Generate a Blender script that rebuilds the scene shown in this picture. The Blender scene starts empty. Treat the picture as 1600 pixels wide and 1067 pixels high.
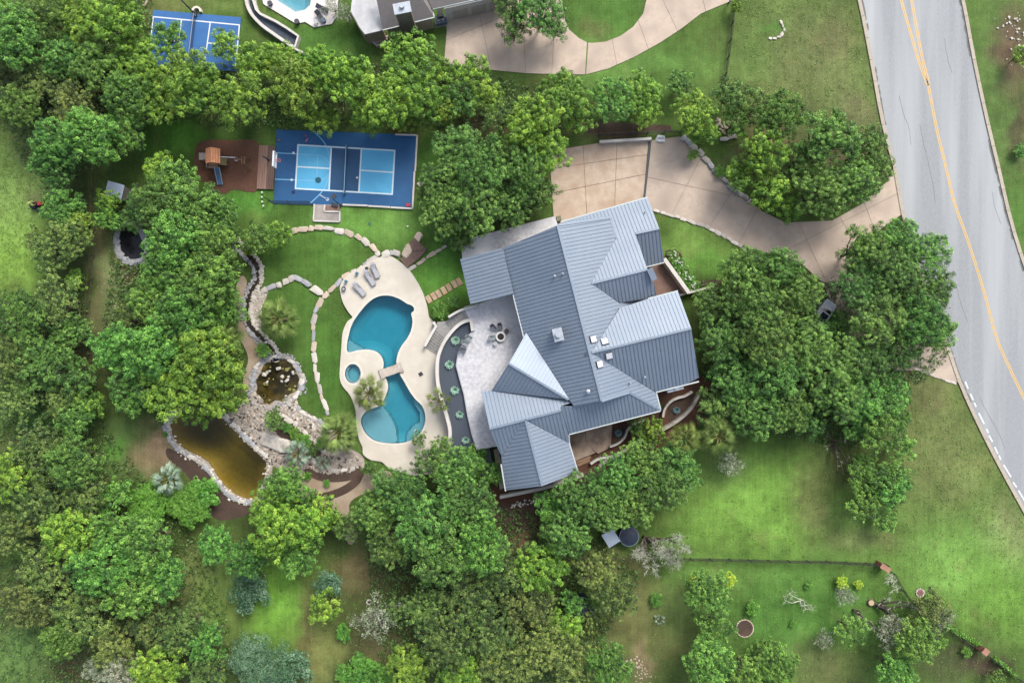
import bpy, bmesh, math, random
import numpy as np
from mathutils import Vector, Matrix
from mathutils.geometry import delaunay_2d_cdt

S = bpy.context.scene
COL = S.collection
H = 92.0            # flying height of the camera in metres
PPM = 11.5          # photograph pixels per metre on the ground

# ------------------------------------------------------------------ camera
cam_d = bpy.data.cameras.new('camera')
cam_d.sensor_width = 36.0
cam_d.lens = 36.0 * H / (1600 / PPM)
cam_d.clip_start = 1.0
cam_d.clip_end = 2000.0
cam = bpy.data.objects.new('camera', cam_d)
cam.location = (0, 0, H)
COL.objects.link(cam)
S.camera = cam

# ------------------------------------------------------------------ light
SUN_EL, SUN_AZ = math.radians(44), math.radians(28)   # azimuth clockwise from picture-up
w = bpy.data.worlds.new('World')
S.world = w
w.use_nodes = True
wn = w.node_tree.nodes
sky = wn.new('ShaderNodeTexSky')
sky.sky_type = 'NISHITA'
sky.sun_disc = False
sky.sun_elevation = SUN_EL
sky.sun_rotation = SUN_AZ
sky.air_density = 1.0
sky.dust_density = 3.5
sky.ozone_density = 1.0
bg = wn['Background']
bg.inputs['Strength'].default_value = 0.125
hsky = wn.new('ShaderNodeHueSaturation')      # thin cloud greys the blue
hsky.inputs['Saturation'].default_value = 0.62
w.node_tree.links.new(sky.outputs['Color'], hsky.inputs['Color'])
w.node_tree.links.new(hsky.outputs['Color'], bg.inputs['Color'])
sun_d = bpy.data.lights.new('sun', 'SUN')
sun_d.energy = 1.5
sun_d.angle = math.radians(25)
sun_d.color = (1.0, 0.95, 0.88)
sun = bpy.data.objects.new('sun', sun_d)
sv = Vector((math.sin(SUN_AZ) * math.cos(SUN_EL), math.cos(SUN_AZ) * math.cos(SUN_EL), math.sin(SUN_EL)))
sun.rotation_euler = sv.to_track_quat('Z', 'Y').to_euler()
COL.objects.link(sun)
S.view_settings.view_transform = 'Standard'
S.view_settings.look = 'None'
S.view_settings.gamma = 1.0
S.view_settings.use_curve_mapping = False
S.view_settings.exposure = 1.86
S.cycles.max_bounces = 7
S.cycles.diffuse_bounces = 3
S.cycles.glossy_bounces = 2
S.cycles.transmission_bounces = 4
S.cycles.transparent_max_bounces = 8
S.cycles.volume_bounces = 0

K = 0.42

# ------------------------------------------------------------------ helpers
def lin(c):
    out = []
    for v in c:
        v = v / 255.0
        out.append(v / 12.92 if v <= 0.04045 else ((v + 0.055) / 1.055) ** 2.4)
    return out

def C(r, g, b, k=None):
    k = K if k is None else k
    return tuple(v * k for v in lin((r, g, b))) + (1.0,)

def P(px, py, z=0.0):
    f = (H - z) / H / PPM
    return ((px - 800.0) * f, (533.5 - py) * f)

def PP(pts, z=0.0):
    return [P(x, y, z) for x, y in pts]

def smooth(pts, closed=False, n=5):
    out = []
    m = len(pts)
    rng = range(m) if closed else range(m - 1)
    for i in rng:
        if closed:
            p0, p1, p2, p3 = pts[(i - 1) % m], pts[i], pts[(i + 1) % m], pts[(i + 2) % m]
        else:
            p0, p1, p2, p3 = pts[max(i - 1, 0)], pts[i], pts[i + 1], pts[min(i + 2, m - 1)]
        for k in range(n):
            t = k / n
            out.append(tuple(0.5 * ((2 * p1[j]) + (-p0[j] + p2[j]) * t + (2 * p0[j] - 5 * p1[j] + 4 * p2[j] - p3[j]) * t * t
                       + (-p0[j] + 3 * p1[j] - 3 * p2[j] + p3[j]) * t ** 3) for j in range(len(p1))))
    if not closed:
        out.append(tuple(pts[-1]))
    return out

def resample(path, step):
    out = [path[0]]
    need = step
    for a, b in zip(path[:-1], path[1:]):
        L = math.dist(a, b)
        pos = 0.0
        while L - pos >= need:
            pos += need
            t = pos / L
            out.append(tuple(a[j] + (b[j] - a[j]) * t for j in range(len(a))))
            need = step
        need -= (L - pos)
    return out

def inside(p, poly):
    x, y = p
    c = False
    j = len(poly) - 1
    for i in range(len(poly)):
        xi, yi = poly[i]
        xj, yj = poly[j]
        if (yi > y) != (yj > y) and x < (xj - xi) * (y - yi) / (yj - yi) + xi:
            c = not c
        j = i
    return c

def inside_np(X, Y, poly):
    c = np.zeros(X.shape, bool)
    j = len(poly) - 1
    for i in range(len(poly)):
        xi, yi = poly[i]
        xj, yj = poly[j]
        if yi != yj:
            t = ((yi > Y) != (yj > Y)) & (X < (xj - xi) * (Y - yi) / (yj - yi) + xi)
            c ^= t
        j = i
    return c

def dist_poly_np(X, Y, poly, closed=True):
    d = np.full(X.shape, 1e9)
    n = len(poly)
    for i in range(n if closed else n - 1):
        ax, ay = poly[i]
        bx, by = poly[(i + 1) % n]
        vx, vy = bx - ax, by - ay
        L2 = vx * vx + vy * vy + 1e-12
        t = np.clip(((X - ax) * vx + (Y - ay) * vy) / L2, 0, 1)
        d = np.minimum(d, np.hypot(X - ax - t * vx, Y - ay - t * vy))
    return d

def area(poly):
    return 0.5 * sum(poly[i][0] * poly[(i + 1) % len(poly)][1] - poly[(i + 1) % len(poly)][0] * poly[i][1] for i in range(len(poly)))

def ccw(poly):
    return list(poly) if area(poly) > 0 else list(reversed(poly))

def clip(poly, a, b, side=1, gap=0.0):
    """keep the part of poly on one side of the line a-b"""
    nx, ny = -(b[1] - a[1]), (b[0] - a[0])
    L = math.hypot(nx, ny)
    nx, ny = nx / L * side, ny / L * side
    f = lambda p: (p[0] - a[0]) * nx + (p[1] - a[1]) * ny - gap
    out = []
    for i in range(len(poly)):
        p, q = poly[i], poly[(i + 1) % len(poly)]
        fp, fq = f(p), f(q)
        if fp >= 0:
            out.append(p)
        if (fp >= 0) != (fq >= 0):
            t = fp / (fp - fq)
            out.append((p[0] + (q[0] - p[0]) * t, p[1] + (q[1] - p[1]) * t))
    return out

def offset_poly(poly, d):
    """d>0 grows a ccw polygon"""
    poly = ccw(poly)
    n = len(poly)
    out = []
    for i in range(n):
        a, b, c = poly[i - 1], poly[i], poly[(i + 1) % n]
        u = Vector((b[0] - a[0], b[1] - a[1])); v = Vector((c[0] - b[0], c[1] - b[1]))
        if u.length < 1e-6 or v.length < 1e-6:
            out.append(b); continue
        u.normalize(); v.normalize()
        n1 = Vector((u.y, -u.x)); n2 = Vector((v.y, -v.x))
        m = n1 + n2
        if m.length < 0.2:
            m = n1
        m.normalize()
        k = d / max(0.45, m.dot(n1))
        out.append((b[0] + m.x * k, b[1] + m.y * k))
    return out

class MB:
    """collects shapes that become ONE mesh"""
    def __init__(self):
        self.v = []; self.f = []; self.mi = []; self.cur = 0
    def face(self, idx):
        self.f.append(idx); self.mi.append(self.cur)
    def prism(self, poly, z0, z1, bottom=False):
        poly = ccw(poly)
        n = len(poly); o = len(self.v)
        for x, y in poly: self.v.append((x, y, z0))
        for x, y in poly: self.v.append((x, y, z1))
        self.face(tuple(range(o + n, o + 2 * n)))
        if bottom: self.face(tuple(range(o + n - 1, o - 1, -1)))
        for i in range(n):
            j = (i + 1) % n
            self.face((o + i, o + j, o + n + j, o + n + i))
        return self
    def cdt(self, outer, holes, z, zf=None, extra=(), top=True):
        pts = []; edges = []
        for ring in [outer] + list(holes):
            o = len(pts); n = len(ring)
            pts += [Vector(p) for p in ring]
            edges += [(o + i, o + (i + 1) % n) for i in range(n)]
        pts += [Vector(p) for p in extra]
        r = delaunay_2d_cdt(pts, edges, [], 0, 1e-5)
        vs, fs = r[0], r[2]
        o = len(self.v)
        for p in vs:
            self.v.append((p.x, p.y, zf(p.x, p.y) if zf else z))
        for f in fs:
            cx = sum(vs[i].x for i in f) / 3; cy = sum(vs[i].y for i in f) / 3
            if inside((cx, cy), outer) and not any(inside((cx, cy), h) for h in holes):
                a, b, c = (vs[i] for i in f)
                s = (b.x - a.x) * (c.y - a.y) - (b.y - a.y) * (c.x - a.x)
                idx = tuple(o + i for i in f)
                if (s < 0) == top: idx = idx[::-1]
                self.face(idx)
        return self
    def skirt(self, ring, z0, z1, closed=True, flip=False):
        n = len(ring); o = len(self.v)
        for x, y in ring: self.v.append((x, y, z0))
        for x, y in ring: self.v.append((x, y, z1))
        for i in range(n if closed else n - 1):
            j = (i + 1) % n
            q = (o + i, o + j, o + n + j, o + n + i)
            self.face(q[::-1] if flip else q)
        return self
    def box(self, c, s, rz=0.0, M=None):
        hx, hy, hz = s[0] / 2, s[1] / 2, s[2] / 2
        ca, sa = math.cos(rz), math.sin(rz)
        o = len(self.v)
        for dz in (-hz, hz):
            for dx, dy in ((-hx, -hy), (hx, -hy), (hx, hy), (-hx, hy)):
                if M is not None:
                    p = M @ Vector((dx, dy, dz))
                    self.v.append((c[0] + p.x, c[1] + p.y, c[2] + p.z))
                else:
                    self.v.append((c[0] + dx * ca - dy * sa, c[1] + dx * sa + dy * ca, c[2] + dz))
        for f in ((3, 2, 1, 0), (4, 5, 6, 7), (0, 1, 5, 4), (1, 2, 6, 5), (2, 3, 7, 6), (3, 0, 4, 7)):
            self.face(tuple(o + i for i in f))
        return self
    def beam(self, a, b, wd, ht, up=(0, 0, 1)):
        a = Vector(a); b = Vector(b); d = b - a
        L = d.length
        if L < 1e-6: return self
        x = d / L
        up = Vector(up)
        if abs(x.dot(up)) > 0.98: up = Vector((0, 1, 0))
        y = up.cross(x).normalized(); z = x.cross(y)
        M = Matrix((x, y, z)).transposed()
        return self.box((a + b) / 2, (L, wd, ht), M=M)
    def strip(self, path, wd, z0, z1, closed=False):
        """ribbon with thickness along an xy path"""
        n = len(path)
        Ls, Rs = [], []
        for i in range(n):
            if closed:
                a, b = path[i - 1], path[(i + 1) % n]
            else:
                a, b = path[max(i - 1, 0)], path[min(i + 1, n - 1)]
            dx, dy = b[0] - a[0], b[1] - a[1]
            L = math.hypot(dx, dy) or 1
            nx, ny = -dy / L, dx / L
            wl = (wd[i] if isinstance(wd, (list, tuple)) else wd) / 2
            Ls.append((path[i][0] + nx * wl, path[i][1] + ny * wl))
            Rs.append((path[i][0] - nx * wl, path[i][1] - ny * wl))
        zz = z1 if isinstance(z1, (list, tuple)) else [z1] * n
        o = len(self.v)
        for l, r, zt in zip(Ls, Rs, zz):
            self.v += [(l[0], l[1], z0), (r[0], r[1], z0), (r[0], r[1], zt), (l[0], l[1], zt)]
        m = n if closed else n - 1
        for i in range(m):
            p = o + 4 * i; q = o + 4 * ((i + 1) % n)
            self.face((p + 3, p + 2, q + 2, q + 3))
            self.face((p + 2, p + 1, q + 1, q + 2))
            self.face((p + 0, p + 3, q + 3, q + 0))
        if not closed:
            self.face((o, o + 1, o + 2, o + 3))
            q = o + 4 * (n - 1)
            self.face((q + 3, q + 2, q + 1, q))
        return self
    def cyl(self, c, r, h, n=16, r2=None, cap=True, bottom=False):
        r2 = r if r2 is None else r2
        o = len(self.v)
        for k in range(n):
            a = 2 * math.pi * k / n
            self.v.append((c[0] + r * math.cos(a), c[1] + r * math.sin(a), c[2]))
        for k in range(n):
            a = 2 * math.pi * k / n
            self.v.append((c[0] + r2 * math.cos(a), c[1] + r2 * math.sin(a), c[2] + h))
        for k in range(n):
            j = (k + 1) % n
            self.face((o + k, o + j, o + n + j, o + n + k))
        if cap: self.face(tuple(range(o + n, o + 2 * n)))
        if bottom: self.face(tuple(range(o + n - 1, o - 1, -1)))
        return self
    def ring(self, c, ri, ro, z0, z1, n=28):
        prof = ((ri, z0), (ri, z1), (ro, z1), (ro, z0))
        o = len(self.v)
        for k in range(n):
            a = 2 * math.pi * k / n
            for r, z in prof:
                self.v.append((c[0] + r * math.cos(a), c[1] + r * math.sin(a), z))
        for k in range(n):
            j = (k + 1) % n
            for m in range(3):
                self.face((o + 4 * k + m, o + 4 * k + m + 1, o + 4 * j + m + 1, o + 4 * j + m)[::-1])
        return self
    def tube(self, pts, r, n=6):
        pts = [Vector(p) for p in pts]
        rs = r if isinstance(r, (list, tuple)) else [r] * len(pts)
        o = len(self.v)
        for i, p in enumerate(pts):
            d = (pts[min(i + 1, len(pts) - 1)] - pts[max(i - 1, 0)])
            if d.length < 1e-9: d = Vector((0, 0, 1))
            d.normalize()
            u = d.cross(Vector((0.31, 0.17, 0.94)))
            if u.length < 0.05: u = d.cross(Vector((1, 0, 0)))
            u.normalize(); v = d.cross(u)
            for k in range(n):
                a = 2 * math.pi * k / n
                self.v.append(tuple(p + (u * math.cos(a) + v * math.sin(a)) * rs[i]))
        for i in range(len(pts) - 1):
            for k in range(n):
                j = (k + 1) % n
                self.face((o + i * n + k, o + i * n + j, o + (i + 1) * n + j, o + (i + 1) * n + k))
        self.face(tuple(o + k for k in range(n))[::-1])
        e = o + (len(pts) - 1) * n
        self.face(tuple(e + k for k in range(n)))
        return self
    def rock(self, c, s, rz, rnd, sub=1):
        """an irregular stone"""
        base = ICO1 if sub == 1 else ICO2
        o = len(self.v)
        ca, sa = math.cos(rz), math.sin(rz)
        for v in base[0]:
            k = 1 + rnd.uniform(-0.2, 0.14)
            x = math.copysign(abs(v[0]) ** 0.52, v[0]) * s[0] / 2 * k
            y = math.copysign(abs(v[1]) ** 0.52, v[1]) * s[1] / 2 * k
            z = max(min(v[2], 0.62), -0.6) * s[2] * (1 + rnd.uniform(-.05, .05))
            self.v.append((c[0] + x * ca - y * sa, c[1] + x * sa + y * ca, c[2] + z))
        for f in base[1]:
            self.face(tuple(o + i for i in f))
        return self
    def mesh(self, name, mats, org=(0, 0, 0), sm=False):
        me = bpy.data.meshes.new(name)
        ox, oy, oz = org
        me.from_pydata([(x - ox, y - oy, z - oz) for x, y, z in self.v], [], self.f)
        if not isinstance(mats, (list, tuple)): mats = [mats]
        for m in mats: me.materials.append(m)
        if len(mats) > 1:
            me.polygons.foreach_set('material_index', self.mi)
        if sm:
            me.polygons.foreach_set('use_smooth', [True] * len(me.polygons))
        me.update()
        return me

def _ico(sub):
    bm = bmesh.new()
    bmesh.ops.create_icosphere(bm, subdivisions=sub, radius=1.0)
    r = ([tuple(v.co) for v in bm.verts], [tuple(v.index for v in f.verts) for f in bm.faces])
    bm.free()
    return r
ICO1 = _ico(1); ICO2 = _ico(2)

def tag(o, label=None, cat=None, group=None, kind=None):
    if label: o['label'] = label
    if cat: o['category'] = cat
    if group: o['group'] = group
    if kind: o['kind'] = kind
    return o

def link(name, me, parent=None, loc=(0, 0, 0)):
    o = bpy.data.objects.new(name, me)
    o.location = loc
    COL.objects.link(o)
    if parent is not None: o.parent = parent
    return o

def single(name, mb, mats, label=None, cat=None, group=None, kind=None, org=(0, 0, 0), sm=False):
    o = link(name, mb.mesh(name, mats, org, sm), None, org)
    return tag(o, label, cat, group, kind)

def struct(name, mb, mats, sm=False):
    return single(name, mb, mats, kind='structure', sm=sm)

def root(name, label, cat, loc=(0, 0, 0), group=None):
    o = bpy.data.objects.new(name, None)
    o.empty_display_size = 0.3
    o.location = loc
    COL.objects.link(o)
    return tag(o, label, cat, group)

def part(name, mb, mats, parent, sm=False, label=None, kind=None):
    """a part, given in world metres, hung under its thing (or part)"""
    org = Vector((0, 0, 0))
    q = parent
    while q is not None:
        org = org + q.location
        q = q.parent
    o = link(name, mb.mesh(name, mats, tuple(org), sm), parent)
    return tag(o, label, kind=kind)

def copy_tree(o, parent=None):
    c = o.copy()
    COL.objects.link(c)
    if parent is not None: c.parent = parent
    for ch in o.children:
        copy_tree(ch, c)
    return c

# ------------------------------------------------------------------ materials
_mc = {}
def mat(name, c1, c2=None, scale=3.0, rough=0.85, bump=0.0, bscale=None, metal=0.0, detail=6.0, big=None, bigscale=0.25,
        bigmix=0.5, rnd=0.0, spec=0.3, lo=0.35, hi=0.65, stretch=None, bigstretch=None):
    """noise-mottled surface; big = a second, broad stain colour; rnd = per-object value variation"""
    if name in _mc: return _mc[name]
    m = bpy.data.materials.new(name)
    m.use_nodes = True
    nt = m.node_tree; N = nt.nodes; L = nt.links
    b = N['Principled BSDF']
    b.inputs['Roughness'].default_value = rough
    b.inputs['Metallic'].default_value = metal
    b.inputs['Specular IOR Level'].default_value = spec
    tc = N.new('ShaderNodeTexCoord')
    src = tc.outputs['Object']
    if stretch:
        mp = N.new('ShaderNodeMapping')
        mp.inputs['Rotation'].default_value = (0, 0, stretch[0])
        mp.inputs['Scale'].default_value = (stretch[1], stretch[2], 1)
        L.new(src, mp.inputs['Vector']); src = mp.outputs['Vector']
    if bigstretch:
        mpb = N.new('ShaderNodeMapping')
        mpb.inputs['Rotation'].default_value = (0, 0, bigstretch[0])
        mpb.inputs['Scale'].default_value = (bigstretch[1], bigstretch[2], 1)
        L.new(tc.outputs['Object'], mpb.inputs['Vector'])
    col = None
    if c2 is None: c2 = tuple(min(1, v * 1.35) for v in c1[:3]) + (1,)
    n1 = N.new('ShaderNodeTexNoise')
    n1.inputs['Scale'].default_value = scale
    n1.inputs['Detail'].default_value = detail
    n1.inputs['Roughness'].default_value = 0.65
    L.new(src, n1.inputs['Vector'])
    r1 = N.new('ShaderNodeValToRGB')
    r1.color_ramp.elements[0].position = lo; r1.color_ramp.elements[0].color = c1
    r1.color_ramp.elements[1].position = hi; r1.color_ramp.elements[1].color = c2
    L.new(n1.outputs['Fac'], r1.inputs['Fac'])
    col = r1.outputs['Color']
    if big is not None:
        n2 = N.new('ShaderNodeTexNoise')
        n2.inputs['Scale'].default_value = bigscale
        n2.inputs['Detail'].default_value = 5.0
        L.new(tc.outputs['Object'], n2.inputs['Vector'])
        r2 = N.new('ShaderNodeMapRange')
        r2.inputs['From Min'].default_value = 0.45; r2.inputs['From Max'].default_value = 0.68
        r2.inputs['To Max'].default_value = bigmix
        L.new(n2.outputs['Fac'], r2.inputs['Value'])
        mx = N.new('ShaderNodeMix'); mx.data_type = 'RGBA'
        L.new(r2.outputs['Result'], mx.inputs['Factor'])
        L.new(col, mx.inputs[6]); mx.inputs[7].default_value = big
        col = mx.outputs[2]
    if rnd:
        oi = N.new('ShaderNodeObjectInfo')
        mr = N.new('ShaderNodeMapRange')
        mr.inputs['To Min'].default_value = 1 - rnd; mr.inputs['To Max'].default_value = 1 + rnd
        L.new(oi.outputs['Random'], mr.inputs['Value'])
        hs = N.new('ShaderNodeHueSaturation')
        L.new(mr.outputs['Result'], hs.inputs['Value'])
        L.new(col, hs.inputs['Color']); col = hs.outputs['Color']
    if bigstretch:
        L.new(mpb.outputs['Vector'], n2.inputs['Vector'])
    L.new(col, b.inputs['Base Color'])
    if bump:
        n3 = N.new('ShaderNodeTexNoise')
        n3.inputs['Scale'].default_value = bscale or scale * 2
        n3.inputs['Detail'].default_value = 5.0
        L.new(src, n3.inputs['Vector'])
        bp = N.new('ShaderNodeBump')
        bp.inputs['Strength'].default_value = 1.0
        bp.inputs['Distance'].default_value = bump
        L.new(n3.outputs['Fac'], bp.inputs['Height'])
        L.new(bp.outputs['Normal'], b.inputs['Normal'])
    _mc[name] = m
    return m

def leafmat(name, dark, mid, light, trans=0.3, hue=0.02, val=0.25, rough=0.55):
    if name in _mc: return _mc[name]
    dark, mid, light = [tuple(min(.6, v * 1.5) for v in c[:3]) + (1,) for c in (dark, mid, light)]
    m = bpy.data.materials.new(name)
    m.use_nodes = True
    nt = m.node_tree; N = nt.nodes; L = nt.links
    for n in list(N): N.remove(n)
    out = N.new('ShaderNodeOutputMaterial')
    at = N.new('ShaderNodeAttribute'); at.attribute_name = 'tint'
    rp = N.new('ShaderNodeValToRGB')
    e = rp.color_ramp.elements
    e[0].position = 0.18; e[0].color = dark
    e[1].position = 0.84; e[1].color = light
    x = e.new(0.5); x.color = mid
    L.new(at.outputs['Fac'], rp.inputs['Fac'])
    oi = N.new('ShaderNodeObjectInfo')
    hs = N.new('ShaderNodeHueSaturation')
    mr = N.new('ShaderNodeMapRange'); mr.inputs['To Min'].default_value = 0.5 - hue; mr.inputs['To Max'].default_value = 0.5 + hue
    L.new(oi.outputs['Random'], mr.inputs['Value']); L.new(mr.outputs['Result'], hs.inputs['Hue'])
    ml = N.new('ShaderNodeMath'); ml.operation = 'MULTIPLY'; ml.inputs[1].default_value = 7.31
    fr = N.new('ShaderNodeMath'); fr.operation = 'FRACT'
    L.new(oi.outputs['Random'], ml.inputs[0]); L.new(ml.outputs[0], fr.inputs[0])
    mv = N.new('ShaderNodeMapRange'); mv.inputs['To Min'].default_value = 1 - val; mv.inputs['To Max'].default_value = 1 + val
    L.new(fr.outputs[0], mv.inputs['Value']); L.new(mv.outputs['Result'], hs.inputs['Value'])
    L.new(rp.outputs['Color'], hs.inputs['Color'])
    pb = N.new('ShaderNodeBsdfPrincipled')
    pb.inputs['Roughness'].default_value = rough
    pb.inputs['Specular IOR Level'].default_value = 0.35
    L.new(hs.outputs['Color'], pb.inputs['Base Color'])
    tr = N.new('ShaderNodeBsdfTranslucent')
    h2 = N.new('ShaderNodeHueSaturation'); h2.inputs['Hue'].default_value = 0.485; h2.inputs['Value'].default_value = 1.25
    L.new(hs.outputs['Color'], h2.inputs['Color']); L.new(h2.outputs['Color'], tr.inputs['Color'])
    mx = N.new('ShaderNodeMixShader'); mx.inputs[0].default_value = trans * .7
    L.new(pb.outputs[0], mx.inputs[1]); L.new(tr.outputs[0], mx.inputs[2])
    L.new(mx.outputs[0], out.inputs['Surface'])
    _mc[name] = m
    return m

def watermat(name, absorb, density, rough=0.03, wave=6.0, wamp=0.01, tintc=(1, 1, 1, 1)):
    """clear surface that lets light through, with a body that absorbs it with depth"""
    if name in _mc: return _mc[name]
    m = bpy.data.materials.new(name)
    m.use_nodes = True
    nt = m.node_tree; N = nt.nodes; L = nt.links
    for n in list(N): N.remove(n)
    out = N.new('ShaderNodeOutputMaterial')
    tr = N.new('ShaderNodeBsdfTransparent'); tr.inputs['Color'].default_value = tintc
    gl = N.new('ShaderNodeBsdfGlossy'); gl.inputs['Roughness'].default_value = rough
    fr = N.new('ShaderNodeFresnel'); fr.inputs['IOR'].default_value = 1.33
    tc = N.new('ShaderNodeTexCoord')
    ns = N.new('ShaderNodeTexNoise'); ns.inputs['Scale'].default_value = wave; ns.inputs['Detail'].default_value = 3
    bp = N.new('ShaderNodeBump'); bp.inputs['Distance'].default_value = wamp
    L.new(tc.outputs['Object'], ns.inputs['Vector']); L.new(ns.outputs['Fac'], bp.inputs['Height'])
    L.new(bp.outputs['Normal'], gl.inputs['Normal']); L.new(bp.outputs['Normal'], fr.inputs['Normal'])
    mx = N.new('ShaderNodeMixShader')
    L.new(fr.outputs[0], mx.inputs[0]); L.new(tr.outputs[0], mx.inputs[1]); L.new(gl.outputs[0], mx.inputs[2])
    L.new(mx.outputs[0], out.inputs['Surface'])
    va = N.new('ShaderNodeVolumeAbsorption')
    va.inputs['Color'].default_value = absorb; va.inputs['Density'].default_value = density
    L.new(va.outputs[0], out.inputs['Volume'])
    _mc[name] = m
    return m
# ================================================================== GROUND
rs = np.random.RandomState(7)

def vnoise(X, Y, cell, seed):
    r = np.random.RandomState(seed)
    G = r.rand(256, 256)
    x = X / cell + 128; y = Y / cell + 128
    xi = np.floor(x).astype(int); yi = np.floor(y).astype(int)
    fx = x - xi; fy = y - yi
    fx = fx * fx * (3 - 2 * fx); fy = fy * fy * (3 - 2 * fy)
    g = lambda a, b: G[a % 256, b % 256]
    return (g(xi, yi) * (1 - fx) * (1 - fy) + g(xi + 1, yi) * fx * (1 - fy) + g(xi, yi + 1) * (1 - fx) * fy + g(xi + 1, yi + 1) * fx * fy) - 0.5

amber = smooth([(270, 655), (267, 668), (275, 690), (292, 703), (312, 713), (325, 722), (335, 736), (346, 752), (362, 768), (380, 777), (396, 780),
                (406, 768), (414, 745), (416, 722), (400, 703), (385, 688), (366, 672), (350, 655), (335, 643), (310, 640), (285, 643)], True, 4)
koi = smooth([(413, 569), (424, 565), (433, 566), (442, 560), (455, 567), (463, 580), (469, 597), (464, 610), (452, 617), (444, 627), (431, 626), (418, 633), (405, 627), (397, 619), (402, 606), (400, 594), (406, 584)], True, 4)
black = smooth([(190, 358), (203, 350), (214, 360), (222, 375), (226, 388), (224, 400), (212, 405), (200, 404), (191, 396), (186, 378)], True, 4)
pool = smooth([(600, 462), (613, 463), (626, 468), (637, 475), (643, 477), (647, 481), (647, 486), (643, 490), (645, 501), (643, 515), (637, 528), (628, 540), (622, 553),
               (620, 567), (624, 582), (632, 596), (641, 612), (650, 624), (660, 634), (665, 650), (663, 665), (655, 678), (641, 688), (622, 692), (600, 691),
               (583, 686), (571, 675), (565, 661), (566, 651), (574, 641), (585, 637), (596, 632), (603, 618), (607, 605), (604, 592), (599, 580), (600, 567),
               (596, 556), (588, 549), (575, 546), (560, 547), (544, 550), (543, 537), (546, 522), (551, 506), (562, 489), (576, 473), (588, 465)], True, 3)
spa = [(552 + 12.3 * math.cos(a), 583.5 + 15 * math.sin(a)) for a in [2 * math.pi * k / 28 for k in range(28)]]
npool = [(425, -60), (426, -12), (430.6, 0), (462, 19.7), (477, 17), (485, 9), (486.5, 0), (487, -60)]

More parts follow.
